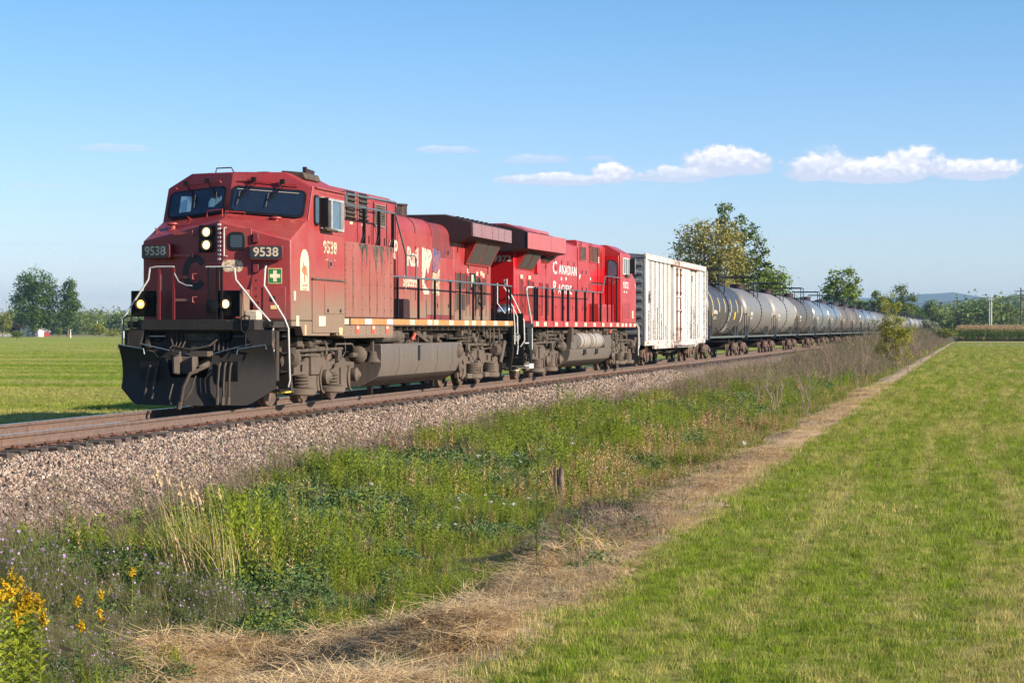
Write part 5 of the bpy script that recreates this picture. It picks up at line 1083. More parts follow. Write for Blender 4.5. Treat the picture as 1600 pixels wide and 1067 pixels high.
def simple_tank_car(tm):
    """far cars: a few pixels high; tank, running gear and dome only"""
    t = empty('tank_car', (0, 0, 0))
    prof = [(.01, -HL), (TR * .6, -HL + .1), (TR, -HL + .55), (TR, HL - .55), (TR * .6, HL - .1), (.01, HL)]
    MB().lathe(prof, (0, 0, TZ), 'y', 24).build('tank', TM[tm], t, angle=50)
    MB().box(-1.15, 1.15, -1.2, 1.2, 3.95, 4.0).box(-.4, .4, -.5, .6, 4.0, 4.4).tube([(1.1, -1.2, 4.0), (1.1, -1.2, 4.75), (1.1, 1.2, 4.75), (1.1, 1.2, 4.0)], .04, 4).tube([(-1.1, -1.2, 4.0), (-1.1, -1.2, 4.75), (-1.1, 1.2, 4.75), (-1.1, 1.2, 4.0)], .04, 4).tube([(-1.1, -1.2, 4.75), (1.1, -1.2, 4.75)], .04, 4).build('top_platform', M['sooty'], t)
    MB().box(1.38, 1.48, -7.9, 7.9, 1.07, 1.17).box(-1.48, -1.38, -7.9, 7.9, 1.07, 1.17).box(-.4, .4, -8.6, 8.6, .65, 1.2).build('side_sill', M['sooty'], t)
    car_truck(t, -6.55, simple_=True); car_truck(t, 6.55, simple_=True)
    return t
far_looks = [1, 5, 0, 2, 1, 3, 2, 1, 0, 2, 1, 2, 3, 1, 2, 5, 1, 2, 0, 1, 2, 1, 3, 2, 1, 2, 1, 5, 2, 1, 2, 3, 1]
fullp = {}; farp = {}
for i in range(NC):
    y = 110.6 + 17.42 * i
    if i < 10:
        tm, lab = looks[i]; key = (tm, i == 0)
        if key not in fullp: fullp[key] = c = tank_car(tm, stripes=(i == 0))
        else: c = copy_tree(fullp[key])
    else:
        tm = far_looks[(i - 10) % len(far_looks)]; lab = 'distant tank car in the long string narrowing towards the blue hills'
        if i < 18: lab = '%s tank car, %s behind the white boxcar, partly screened by the sapling and brush' % ({0: 'charcoal', 1: 'mid grey', 2: 'light grey', 3: 'dark grey', 5: 'brown grey'}[tm], ['', 'twelfth', 'thirteenth', 'fourteenth', 'fifteenth', 'sixteenth', 'seventeenth', 'eighteenth'][i - 10])
        if i == 10: lab = 'grey tank car half hidden behind the roadside sapling'
        if i == NC - 1: lab = 'very last visible tank car at the far end of the train'
        if tm not in farp: farp[tm] = c = simple_tank_car(tm)
        else: c = copy_tree(farp[tm])
    c.location = (Xc, y, 0); tag(c, lab, 'tank car', 'tank cars coupled behind the boxcar')

# ------------------------------------------------------------------ track
track = empty('railway_track', (Xc, 0, 0)); tag(track, 'single railway track of rusty rails on dark timber ties', 'railway track')
def rail_mat():
    t = NT('rusty_rail_side'); P = t.coord(); q = t.sep(P)
    n = t.noise(t.mapping(P, (1, .35, 1)), 1.2, 6, .6); n2 = t.noise(P, 12, 5, .6)
    c = t.mix(t.rng(n2, .3, .7, 0, 1), (.095, .058, .045), (.16, .105, .08))
    c = t.mix(t.math('MULTIPLY', t.ramp(n, [(.60, 0), (.75, 1)]), .45), c, (.25, .095, .04))
    seam = t.math('LESS_THAN', t.math('FRACT', t.math('DIVIDE', q[1], 3.9)), .004); c = t.mix(seam, c, (.03, .02, .02))
    t.bsdf(c, .7, 0, t.bump(n2, .2, .01)); return t.m
M['railside'] = rail_mat(); M['railtop'] = simple('polished_rail_head', (.52, .54, .58), .16, .9, var=.1)
RP = [(-.075, -.186), (.075, -.186), (.075, -.176), (.02, -.160), (.011, -.145), (.011, -.060), (.036, -.045), (.037, -.008), (.028, 0), (-.028, 0), (-.037, -.008), (-.036, -.045), (-.011, -.060), (-.011, -.145), (-.02, -.160), (-.075, -.176)]
for s in (-1, 1):
    r = MB().prism([(s * .7525 + a, b) for a, b in RP], 8, 1100, 'y').build('rail', M['railside'], track)
    MB().box(s * .7525 - .026, s * .7525 + .026, 8, 1100, -.003, .003).build('running_surface', M['railtop'], r)
def tie_mat():
    t = NT('weathered_timber_tie'); P = t.coord(); rnd = t.n('ShaderNodeObjectInfo').outputs['Random']
    n = t.noise(t.mapping(P, (1.2, 14, 14)), 1.5, 6, .65)
    c = t.mix(t.rng(n, .3, .7, 0, 1), (.035, .026, .022), (.11, .085, .070)); k = t.rng(rnd, 0, 1, .6, 1.35)
    t.bsdf(t.mix(1.0, c, t.comb(k, k, k), 'MULTIPLY'), .9, 0, t.bump(n, .5, .02)); return t.m
M['tie'] = tie_mat()
tieproto = MB().box(-1.30, 1.30, -.115, .115, -.37, -.195).build('tie', M['tie'], track, bevel=.01)
plproto = []
for s in (-1, 1):
    pl = MB()
    pl.box(s * .7525 - .18, s * .7525 + .18, -.09, .09, -.195, -.184)
    for a in (-1, 1):
        for b in (-.06, .06): pl.box(s * .7525 + a * .09 - .012, s * .7525 + a * .09 + .012, b - .012, b + .012, -.184, -.165)
    pl.prism([(s * .7525 + .075, -.184), (s * .7525 + .13, -.184), (s * .7525 + .10, -.14), (s * .7525 + .078, -.15)], -.13, -.118, 'y')
    plproto.append(pl.build('tie_plate', M['rust'], tieproto))
rr = random.Random(3)
for i in range(280):
    o = tieproto if i == 0 else dup(tieproto, parent=track)
    o.location = (rr.uniform(-.05, .05), 12 + i * .52 + rr.uniform(-.03, .03), rr.uniform(-.012, .004)); o.rotation_euler = (0, 0, rr.uniform(-.012, .012))
    if i and i < 170: [dup(q_, parent=o) for q_ in plproto]
mb = MB()
for i in range(280, 1600): mb.box(-1.3, 1.3, 12 + i * .52 - .11, 12 + i * .52 + .11, -.36, -.195)
tag(mb.build('far_ties', M['tie'], track, smooth=False, recalc=False), kind='stuff')
# ------------------------------------------------------------------ ground
def smooth_noise(x, y, s, seed=0):
    """cheap value noise in numpy"""
    x = x / s + seed * 17.13; y = y / s + seed * 9.71
    xi = np.floor(x).astype(int); yi = np.floor(y).astype(int); fx = x - xi; fy = y - yi
    fx = fx * fx * (3 - 2 * fx); fy = fy * fy * (3 - 2 * fy)
    h = lambda a, b: (np.sin(a * 127.1 + b * 311.7 + seed * 74.7) * 43758.5453) % 1.0
    return (h(xi, yi) * (1 - fx) + h(xi + 1, yi) * fx) * (1 - fy) + (h(xi, yi + 1) * (1 - fx) + h(xi + 1, yi + 1) * fx) * fy
PX = [-6500, -60, -22, -19, -17.6, -11.4, -10.4, -9.0, -7.6, -6.3, -5.3, -4.6, -3.6, -3.0, 6500]
PZ = [-1.12, -1.12, -1.12, -1.08, -1.0, -1.06, -1.10, -1.22, -1.42, -1.46, -1.30, -1.14, -1.07, -1.06, -1.06]
def gz(x, y):
    x = np.asarray(x, float); y = np.asarray(y, float)
    z = np.interp(x, PX, PZ)
    near = np.clip((x + 12.0) / 2, 0, 1) * np.clip((-3.3 - x) / 1.0, 0, 1)
    z = z + near * ((smooth_noise(x, y, 1.9, 1) - .5) * .22 + (smooth_noise(x, y, .6, 2) - .5) * .09)
    fld = np.clip((x + 3.4) / 1.0, 0, 1) * np.clip((300 - y) / 100, 0, 1)
    z = z + fld * ((smooth_noise(x, y, 2.8, 3) - .5) * .05 + (smooth_noise(x, y, .8, 4) - .5) * .02)
    z = z + np.clip(y - 437, 0, 203) * .0045 * np.clip((x + 9) / 4, 0, 1) * np.clip((400 - x) / 300, 0, 1) * np.clip((900 - y) / 150, 0, 1)
    return z
def bz(x, y):       # ballast bed surface
    x = np.asarray(x, float); y = np.asarray(y, float)
    d = np.abs(x - Xc)
    w = 1.62 + (smooth_noise(x * 0, y, 2.3, 7) - .5) * .12
    z = np.interp(d - (w - 1.62), [0, 1.1, 1.45, 1.62, 3.05, 3.9, 4.3], [-.235, -.25, -.31, -.345, -.93, -1.14, -1.4])
    return z + (smooth_noise(x, y, .35, 5) - .5) * .05
def grid(name, xs, ys, fz, m):
    X, Y = np.meshgrid(xs, ys); Z = fz(X, Y); nx, ny = len(xs), len(ys)
    v = np.stack([X, Y, Z], -1).reshape(-1, 3)
    i = (np.arange(ny - 1)[:, None] * nx + np.arange(nx - 1)[None]).reshape(-1)
    f = np.stack([i, i + 1, i + nx + 1, i + nx], -1)
    me = bpy.data.meshes.new(name); me.vertices.add(len(v)); me.vertices.foreach_set('co', v.ravel())
    me.loops.add(len(f) * 4); me.loops.foreach_set('vertex_index', f.ravel().astype(np.int32))
    me.polygons.add(len(f)); me.polygons.foreach_set('loop_start', np.arange(len(f)) * 4); me.polygons.foreach_set('use_smooth', np.ones(len(f), bool))
    me.update(calc_edges=True); me.materials.append(m)
    o = bpy.data.objects.new(name, me); col.objects.link(o); return o
def stone_color(t, P, sc):
    v = t.voro(P, sc, 'F1', 'Color'); r = t.sep(v)
    c = t.ramp(r[0], [(0, (.09, .062, .05)), (.22, (.21, .145, .11)), (.5, (.32, .225, .165)), (.78, (.41, .285, .20)), (1, (.48, .39, .30))])
    return c
def ballast_mat():
    t = NT('crushed_stone_ballast'); P = t.geo(); c = stone_color(t, P, 18)
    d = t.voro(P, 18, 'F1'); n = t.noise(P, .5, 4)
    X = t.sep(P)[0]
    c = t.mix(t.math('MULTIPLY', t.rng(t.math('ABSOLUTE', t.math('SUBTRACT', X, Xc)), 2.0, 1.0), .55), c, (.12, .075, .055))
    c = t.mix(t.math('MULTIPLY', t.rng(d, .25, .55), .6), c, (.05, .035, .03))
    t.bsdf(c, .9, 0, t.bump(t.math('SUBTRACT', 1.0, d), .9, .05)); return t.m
def ground_mat():
    t = NT('fields_ditch_and_dry_track'); P = t.geo(); q = t.sep(P); X, Y = q[0], q[1]
    n = t.noise(P, .35, 6, .6); n2 = t.noise(P, 3.0, 5, .65); n3 = t.noise(t.mapping(P, (1, 1, 1)), 22, 4, .7)
    nb = t.noise(t.mapping(P, (1.1, .03, 1)), 1.0, 5, .6)           # mowing bands along the field
    # right-hand field
    g = t.mix(t.math('ADD', t.math('MULTIPLY', n3, .5), t.math('MULTIPLY', t.rng(n2, .3, .7), .5)), (.11, .155, .010), (.28, .325, .03))
    g = t.mix(t.math('MULTIPLY', t.ramp(nb, [(.5, 0), (.66, 1)]), .75), g, (.40, .30, .12))
    g = t.mix(t.math('MULTIPLY', t.ramp(n2, [(.58, 0), (.75, 1)]), .45), g, (.36, .27, .10))
    wn = t.noise(t.mapping(P, (.05, .02, 1)), 1.0, 3)
    wheel = t.math('ABSOLUTE', t.math('SUBTRACT', t.math('ADD', X, t.math('MULTIPLY', t.math('SUBTRACT', wn, .5), 9.0)), .3))
    g = t.mix(t.math('MULTIPLY', t.rng(wheel, .5, .10), t.math('MULTIPLY', t.ramp(n, [(.45, 0), (.6, 1)]), .5)), g, (.42, .31, .14))
    sw = t.math('ADD', X, t.math('MULTIPLY', t.math('SUBTRACT', wn, .5), 2.4)); fr = t.math('ABSOLUTE', t.math('SUBTRACT', t.math('FRACT', t.math('DIVIDE', sw, 1.55)), .5))
    g = t.mix(t.math('MULTIPLY', t.rng(fr, .16, .04), t.math('MULTIPLY', t.ramp(nb, [(.38, .15), (.6, 1)]), .6)), g, (.42, .32, .12))
    # left-hand meadow: stretched across the view, streaks of cut hay
    nl = t.noise(t.mapping(P, (.016, .060, 1)), 1.0, 5, .55); nl2 = t.noise(t.mapping(P, (.10, .5, 1)), 1.0, 5, .6)
    l = t.mix(t.math('MULTIPLY', n2, 1.0), (.13, .20, .012), (.235, .30, .03))
    l = t.mix(t.math('MULTIPLY', t.rng(Y, 130, 300), .75), l, (.27, .33, .03))
    l = t.mix(t.math('MULTIPLY', t.ramp(nl, [(.47, 0), (.56, 1)]), .65), l, (.38, .36, .07))
    l = t.mix(t.math('MULTIPLY', t.ramp(nl2, [(.50, 0), (.62, 1)]), .5), l, (.36, .30, .11))
    l = t.mix(t.math('MULTIPLY', t.rng(Y, 560, 720), .8), l, (.26, .215, .10))
    # ditch side: soil, straw and low green
    s = t.mix(n2, (.07, .055, .03), (.17, .135, .07)); s = t.mix(t.ramp(n, [(.42, 0), (.6, 1)]), s, (.085, .11, .022))
    path = t.mix(n3, (.50, .35, .18), (.76, .57, .34)); path = t.mix(t.math('MULTIPLY', t.ramp(n2, [(.5, 0), (.72, 1)]), .5), path, (.30, .20, .10))
    jit = t.math('MULTIPLY', t.math('SUBTRACT', n2, .5), .7)
    Xj = t.math('ADD', X, jit)
    c = t.mix(t.rng(Xj, -14.6, -14.5), l, s)
    left_edge = t.rng(Y, 18, 24, -7.2, -5.2)
    pm = t.math('MULTIPLY', t.math('GREATER_THAN', Xj, left_edge), t.math('LESS_THAN', Xj, t.rng(Y, 60, 320, -3.62, -4.3)))
    c = t.mix(t.math('MULTIPLY', pm, .95), c, path)
    c = t.mix(t.rng(Xj, t.rng(Y, 60, 320, -3.62, -4.3), t.math('ADD', t.rng(Y, 60, 320, -3.62, -4.3), .12)), c, g)
    # field end: dry margin before the corn
    c = t.mix(t.math('MULTIPLY', t.rng(Y, 415, 428), t.math('GREATER_THAN', X, -12)), c, path)
    t.bsdf(c, .95, 0, t.bump(n3, .5, .04), spec=.15); return t.m
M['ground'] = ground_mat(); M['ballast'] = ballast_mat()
xs = sorted(set(list(np.round(np.arange(-12.4, 3.01, .2), 3)) + [-6500, -4000, -2600, -1400, -800, -450, -250, -140, -90, -60, -40, -30, -25, -22, -20, -19, -18.5, -18, -17, -15, -13.5, 4, 5, 7, 10, 15, 25, 40, 70, 120, 250, 600, 1500, 3000, 6500]))
ys = sorted(set(list(np.round(np.arange(10, 60, .25), 3)) + list(np.arange(60, 160, 1.0)) + list(np.arange(160, 480, 8.0)) + [-400, -60, -10, 0, 5, 500, 520, 560, 600, 640, 680, 740, 820, 900, 1000, 1500, 2500, 4000, 5500, 9100]))
tag(grid('ground', np.array(xs), np.array(ys), gz, M['ground']), kind='structure')
xs = np.concatenate([np.arange(-18.5, -10.4, .12)]); ys = np.concatenate([np.arange(14, 70, .3), np.arange(70, 160, 1.5), np.arange(160, 1101, 20)])
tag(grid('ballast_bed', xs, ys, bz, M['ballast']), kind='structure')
# ------------------------------------------------------------------ vegetation: materials and small plant meshes
def plant_mat(name, a, b, dry=(.36, .27, .13), rough=.7, trans=.3, hue=.12, use_tint=False):
    t = NT(name)
    oi = t.n('ShaderNodeObjectInfo').outputs['Random']; P = t.coord('Object')
    n = t.noise(P, 7, 3, .6); f = t.math('ADD', t.math('MULTIPLY', oi, .6), t.math('MULTIPLY', t.rng(n, .3, .7, 0, 1), .4))
    c = t.mix(f, a, b)
    if use_tint:
        at = t.n('ShaderNodeAttribute', attribute_type='INSTANCER', attribute_name='tint'); c = t.mix(at.outputs['Fac'], c, dry)
    k = t.rng(t.math('FRACT', t.math('MULTIPLY', oi, 7.31)), 0, 1, 1 - hue * 2, 1 + hue * 2); c = t.mix(1.0, c, t.comb(k, k, k), 'MULTIPLY')
    p = t.n('ShaderNodeBsdfPrincipled'); t.set(p.inputs['Base Color'], c); p.inputs['Roughness'].default_value = rough; p.inputs['Specular IOR Level'].default_value = .25
    tr = t.n('ShaderNodeBsdfTranslucent'); t.set(tr.inputs[0], c)
    m = t.n('ShaderNodeMixShader'); m.inputs[0].default_value = trans
    t.t.links.new(p.outputs[0], m.inputs[1]); t.t.links.new(tr.outputs[0], m.inputs[2]); t.t.links.new(m.outputs[0], t.out.inputs[0]); return t.m
V = {}
V['lawn'] = plant_mat('short_field_grass', (.115, .19, .006), (.275, .365, .018), (.55, .44, .17), use_tint=True, trans=.35, hue=.2)
V['weed'] = plant_mat('fresh_green_weed', (.12, .17, .015), (.28, .33, .035), trans=.35)
V['lush'] = plant_mat('dark_bluish_weed_leaf', (.06, .125, .04), (.155, .225, .08), trans=.25)
V['lime'] = plant_mat('yellow_green_stalk', (.20, .26, .015), (.33, .37, .03), trans=.35)
V['straw'] = plant_mat('bleached_straw', (.52, .36, .17), (.78, .58, .32), trans=.2)
V['brown'] = plant_mat('dead_brown_stem', (.16, .11, .085), (.36, .26, .20), trans=.05)
V['redbrown'] = plant_mat('rusty_dry_leaf', (.24, .12, .05), (.40, .25, .10), trans=.2)
V['greyg'] = plant_mat('grey_green_stem', (.115, .13, .045), (.21, .215, .08), trans=.15)
V['yellowf'] = plant_mat('goldenrod_bloom', (.62, .38, .01), (.78, .52, .02), trans=.2)
V['whitef'] = plant_mat('white_umbel', (.62, .62, .52), (.75, .74, .66), trans=.2)
V['purplef'] = plant_mat('mauve_knapweed_flower', (.42, .25, .50), (.60, .42, .66), trans=.2)
class PB:
    """plant builder: quads with a material index"""
    def __init__(s, mats): s.v = []; s.f = []; s.mi = []; s.mats = mats
    def quad(s, a, b, c, d, m=0): n = len(s.v); s.v += [a, b, c, d]; s.f.append((n, n + 1, n + 2, n + 3)); s.mi.append(m)
    def strip(s, pts, w0, w1, m=0, side=None):
        pts = [Vector(p) for p in pts]; d = (pts[-1] - pts[0]); 
        sd_ = side or Vector((-d.y, d.x, 0)); 
        if sd_.length < 1e-4: sd_ = Vector((random.uniform(-1, 1), random.uniform(-1, 1), 0))
        sd_ = sd_.normalized(); n = len(s.v)
        for i, p in enumerate(pts):
            w = w0 + (w1 - w0) * i / (len(pts) - 1); s.v += [tuple(p - sd_ * w / 2), tuple(p + sd_ * w / 2)]
        for i in range(len(pts) - 1): s.f.append((n + 2 * i, n + 2 * i + 1, n + 2 * i + 3, n + 2 * i + 2)); s.mi.append(m)
    def blade(s, x, y, h, lean, az, w, m=0, seg=3):
        dx, dy = math.cos(az), math.sin(az); tw = random.uniform(0, PI)
        pts = [(x + dx * lean * (k / seg) ** 1.8, y + dy * lean * (k / seg) ** 1.8, h * (k / seg) * (1 - .15 * (k / seg) * lean / max(h, .01))) for k in range(seg + 1)]
        s.strip(pts, w, w * .15, m, Vector((math.cos(tw), math.sin(tw), 0)))
    def leaf(s, p, d, L, w, m=0):
        d = Vector(d).normalized(); u = Vector((random.uniform(-1, 1), random.uniform(-1, 1), random.uniform(-.3, .3))); a = d.cross(u)
        if a.length < 1e-3: a = Vector((1, 0, 0))
        a = a.normalized() * w / 2; p = Vector(p)
        s.quad(tuple(p), tuple(p + d * L * .5 + a), tuple(p + d * L), tuple(p + d * L * .5 - a), m)
    def dot(s, p, r, m=0):
        for _ in range(2):
            a = Vector((random.uniform(-1, 1), random.uniform(-1, 1), random.uniform(-1, 1))).normalized() * r; b = a.cross(Vector((random.uniform(-1, 1), random.uniform(-1, 1), 1))).normalized() * r; p = Vector(p)
            s.quad(tuple(p - a - b), tuple(p + a - b), tuple(p + a + b), tuple(p - a + b), m)
    def mesh(s, name):
        me = bpy.data.meshes.new(name); me.from_pydata(s.v, [], s.f)
        for m in s.mats: me.materials.append(V[m])
        me.polygons.foreach_set('material_index', s.mi); me.update(); return me
U = random.uniform
def m_lawn(h=.09, n=16, r=.06, w=.006):
    b = PB(['lawn']); 
    for _ in range(n): b.blade(U(-r, r), U(-r, r), U(.5, 1) * h, U(.1, .7) * h, U(0, 6.28), w * U(.7, 1.2), 0, 2)
    return b.mesh('tuft')
def m_grass(h, n, r, mats, w=.008, lean=.6):
    b = PB(mats)
    for _ in range(n): b.blade(U(-r, r), U(-r, r), U(.5, 1) * h, U(.1, 1) * lean * h, U(0, 6.28), w * U(.7, 1.3), random.randrange(len(mats)), 3)
    return b.mesh('tuft')
def m_broad(h=.28, r=.22, n=90, L=.055, mats=('lush',)):
    b = PB(list(mats))
    for _ in range(n):
        a = U(0, 6.28); q = math.sqrt(U(0, 1)) * r; z = h * (1 - (q / r) ** 2 * .7) * U(.35, 1.05)
        b.leaf((q * math.cos(a), q * math.sin(a), z), (U(-1, 1), U(-1, 1), U(-.3, .8)), L * U(.6, 1.3), L * .5, random.randrange(len(mats)))
    return b.mesh('clump')
def m_stalk(h=.7, stems=4, r=.08, L=.07, per=26, mats=('weed',), top=None, lean=.15, w=.007, up=.9):
    b = PB(list(mats) + ([top] if top else []))
    for _ in range(stems):
        x, y = U(-r, r), U(-r, r); hh = h * U(.7, 1.05); az = U(0, 6.28); ln = U(0, lean) * hh
        P = lambda t: Vector((x + math.cos(az) * ln * t * t, y + math.sin(az) * ln * t * t, hh * t))
        b.strip([P(0), P(.5), P(1)], w, w * .5, 0)
        for k in range(per):
            t = .12 + .88 * k / per; a = k * 2.4
            b.leaf(P(t), (math.cos(a), math.sin(a), up), L * (1.15 - .75 * t) * U(.8, 1.2), L * .2, random.randrange(len(mats)))
        if top:
            m = len(mats)
            for k in range(16):
                a = U(0, 6.28); t = U(.90, 1.04); p = P(t); L2 = .09 * hh * (1.15 - t) / .3 + .015
                L2 *= .62; e = p + Vector((math.cos(a) * L2, math.sin(a) * L2, U(0, .03)))
                for j in range(4): b.dot(p.lerp(e, j / 3) + Vector((0, 0, U(-.006, .012))), .005 + .004 * U(0, 1), m)
    return b.mesh('stalk')
def m_twig(h=.6, n=9, r=.18, mats=('brown',), br=5, w=.005, dots=None):
    b = PB(list(mats) + ([dots] if dots else []))
    for _ in range(n):
        x, y = U(-r, r) * .5, U(-r, r) * .5; az = U(0, 6.28); ln = U(.1, .5) * h; hh = h * U(.6, 1.05)
        P = lambda t: Vector((x + math.cos(az) * ln * t, y + math.sin(az) * ln * t, hh * t))
        mi = random.randrange(len(mats)); b.strip([P(0), P(.5), P(1)], w, w * .5, mi)
        for k in range(br):
            t = U(.3, .95); p = P(t); a = U(0, 6.28); L = h * U(.12, .3); e = p + Vector((math.cos(a) * L * .6, math.sin(a) * L * .6, L * .8))
            b.strip([p, e], w * .7, w * .4, mi)
            for j in range(2):
                a2 = U(0, 6.28); L2 = L * .45; pp = p.lerp(e, U(.4, 1)); e2 = pp + Vector((math.cos(a2) * L2 * .6, math.sin(a2) * L2 * .6, L2 * .7)); b.strip([pp, e2], w * .6, w * .3, mi)
                if dots and U(0, 1) < .045: b.dot(e2, .011, len(mats))
    return b.mesh('twigs')
def m_litter(n=22, r=.25, L=.28, mats=('straw',)):
    b = PB(list(mats))
    for _ in range(n):
        a = U(0, 6.28); q = U(0, r); az = U(0, 6.28); l = L * U(.3, 1); z = U(.006, .05); x, y = q * math.cos(a), q * math.sin(a)
        b.strip([(x, y, z), (x + math.cos(az) * l / 2, y + math.sin(az) * l / 2, z + U(0, .03)), (x + math.cos(az) * l, y + math.sin(az) * l, z + U(-.02, .03))], .007, .004, random.randrange(len(mats)))
    return b.mesh('litter')
def m_umbel(h=.6):
    b = PB(['greyg', 'whitef'])
    for _ in range(2):
        x, y = U(-.06, .06), U(-.06, .06); hh = h * U(.8, 1); b.strip([(x, y, 0), (x + U(-.04, .04), y, hh)], .005, .003, 0)
        for _ in range(14): a = U(0, 6.28); q = math.sqrt(U(0, 1)) * .035; b.dot((x + q * math.cos(a), y + q * math.sin(a), hh + U(0, .008)), .009, 1)
    return b.mesh('umbel')
def m_corn():
    b = PB(['corn', 'tassel', 'straw'])
    b.strip([(0, 0, 0), (.02, 0, 2.4)], .045, .03, 0, Vector((1, 0, 0))); b.strip([(0, 0, 0), (.02, 0, 2.4)], .045, .03, 0, Vector((0, 1, 0)))
    for k in range(11):
        z = .3 + k * .19; a = (k % 2) * PI + U(-.5, .5); dx, dy = math.cos(a), math.sin(a); L = U(.5, .8)
        b.strip([(0, 0, z), (dx * L * .45, dy * L * .45, z + .32), (dx * L, dy * L, z + U(-.1, .12))], .09, .03, 0 if k > 2 or U(0, 1) < .5 else 2)
    for k in range(7):
        a = U(0, 6.28); b.strip([(.02, 0, 2.35), (.02 + math.cos(a) * .07, math.sin(a) * .07, 2.62), (.02 + math.cos(a) * .16, math.sin(a) * .16, 2.72 + U(-.05, .1))], .05, .025, 1)
    return b.mesh('corn')
V['corn'] = plant_mat('corn_leaf', (.08, .15, .02), (.20, .27, .05), trans=.3)
V['tassel'] = plant_mat('tan_corn_tassel', (.40, .26, .13), (.56, .38, .20), trans=.2)
def stone_mesh(seed):
    r_ = random.Random(seed); bm = bmesh.new(); bmesh.ops.create_icosphere(bm, subdivisions=1, radius=1)
    sx, sy, sz = r_.uniform(.7, 1.2), r_.uniform(.6, 1), r_.uniform(.45, .8)
    for v in bm.verts:
        k = r_.uniform(.72, 1.15); v.co = Vector((v.co.x * sx * k, v.co.y * sy * k, v.co.z * sz * k))
    me = bpy.data.meshes.new('stone'); bm.to_mesh(me); bm.free(); me.materials.append(M['stone']); return me
def stone_mat():
    t = NT('pink_grey_crushed_stone'); oi = t.n('ShaderNodeObjectInfo').outputs['Random']
    c = t.ramp(oi, [(0, (.04, .032, .03)), (.2, (.15, .11, .09)), (.38, (.31, .22, .165)), (.6, (.43, .295, .205)), (.8, (.31, .25, .205)), (1, (.56, .48, .39))])
    n = t.noise(t.coord(), 1.6, 4, .6); k = t.rng(n, .3, .7, .8, 1.15)
    t.bsdf(t.mix(1.0, c, t.comb(k, k, k), 'MULTIPLY'), .85); return t.m
M['stone'] = stone_mat()

def scatter(name, pts, meshes, idx, rot, scl, label=None, tint=None, kind='stuff', flat=0.0, parent=None):
    """one mass of small pieces: points carrying mesh instances"""
    pts = np.asarray(pts, np.float32); n = len(pts)
    me = bpy.data.meshes.new(name); me.vertices.add(n); me.vertices.foreach_set('co', pts.ravel())
    def attr(nm, typ, key, val): a = me.attributes.new(nm, typ, 'POINT'); a.data.foreach_set(key, np.ascontiguousarray(val).ravel())
    attr('idx', 'INT', 'value', np.asarray(idx, np.int32)); attr('rot', 'FLOAT_VECTOR', 'vector', np.asarray(rot, np.float32)); attr('scl', 'FLOAT', 'value', np.asarray(scl, np.float32))
    if tint is not None: attr('tint', 'FLOAT', 'value', np.asarray(tint, np.float32))
    o = bpy.data.objects.new(name, me); col.objects.link(o)
    cc = bpy.data.collections.new(name + '_pieces')
    for k, m in enumerate(meshes):
        q = bpy.data.objects.new('%s_piece_%02d' % (name, k), m); cc.objects.link(q)
    g = bpy.data.node_groups.new(name + '_scatter', 'GeometryNodeTree')
    g.interface.new_socket('Geometry', in_out='INPUT', socket_type='NodeSocketGeometry'); g.interface.new_socket('Geometry', in_out='OUTPUT', socket_type='NodeSocketGeometry')
    gi = g.nodes.new('NodeGroupInput'); go = g.nodes.new('NodeGroupOutput'); iop = g.nodes.new('GeometryNodeInstanceOnPoints')
    ci = g.nodes.new('GeometryNodeCollectionInfo'); ci.inputs[0].default_value = cc; ci.inputs['Separate Children'].default_value = True; ci.inputs['Reset Children'].default_value = True
    def na(nm, typ): q = g.nodes.new('GeometryNodeInputNamedAttribute'); q.data_type = typ; q.inputs[0].default_value = nm; return q.outputs[0]
    L = g.links.new
    L(gi.outputs[0], iop.inputs['Points']); L(ci.outputs[0], iop.inputs['Instance']); iop.inputs['Pick Instance'].default_value = True
    L(na('idx', 'INT'), iop.inputs['Instance Index'])
    e2r = g.nodes.new('FunctionNodeEulerToRotation'); L(na('rot', 'FLOAT_VECTOR'), e2r.inputs[0]); L(e2r.outputs[0], iop.inputs['Rotation'])
    L(na('scl', 'FLOAT'), iop.inputs['Scale']); L(iop.outputs[0], go.inputs[0])
    md = o.modifiers.new('scatter', 'NODES'); md.node_group = g
    tag(o, label, kind=kind); return o
def area_pts(x0, x1, y0, y1, dens, fz=gz, margin=1.0):
    """random points inside the strip that lie near the viewing wedge"""
    n = int((x1 - x0) * (y1 - y0) * dens); x = rng.uniform(x0, x1, n); y = rng.uniform(y0, y1, n)
    k = (x > -.55 * y - margin - .8) & (x < .045 * y + margin + 1.6); x, y = x[k], y[k]
    return np.stack([x, y, fz(x, y)], -1)
def spin(n, tilt=.12): return np.stack([rng.uniform(-tilt, tilt, n), rng.uniform(-tilt, tilt, n), rng.uniform(0, 6.28, n)], -1)

# right-hand field grass
lawn = [m_lawn(.065, 18), m_lawn(.08, 16), m_lawn(.05, 20), m_lawn(.105, 9)]
P1 = [area_pts(-3.75, 5, 11, 25, 150), area_pts(-3.75, 6.5, 25, 60, 60), area_pts(-3.85, 9, 60, 120, 22), area_pts(-3.95, 16, 120, 300, 5)]
P = np.concatenate(P1); sc = np.concatenate([np.full(len(P1[0]), 1.0), np.full(len(P1[1]), 1.3), np.full(len(P1[2]), 1.8), np.full(len(P1[3]), 2.6)]) * rng.uniform(.7, 1.25, len(P))
tn = smooth_noise(P[:, 0], P[:, 1] * .06, .4, 21) * .4 + smooth_noise(P[:, 0], P[:, 1], .28, 22) * .4 + smooth_noise(P[:, 0], P[:, 1] * .5, 3.1, 23) * .2
tn = np.clip((tn - .44) * 2.6, 0, .62) * (rng.uniform(0, 1, len(P)) < .75) + rng.uniform(0, 1, len(P)) ** 4 * .7
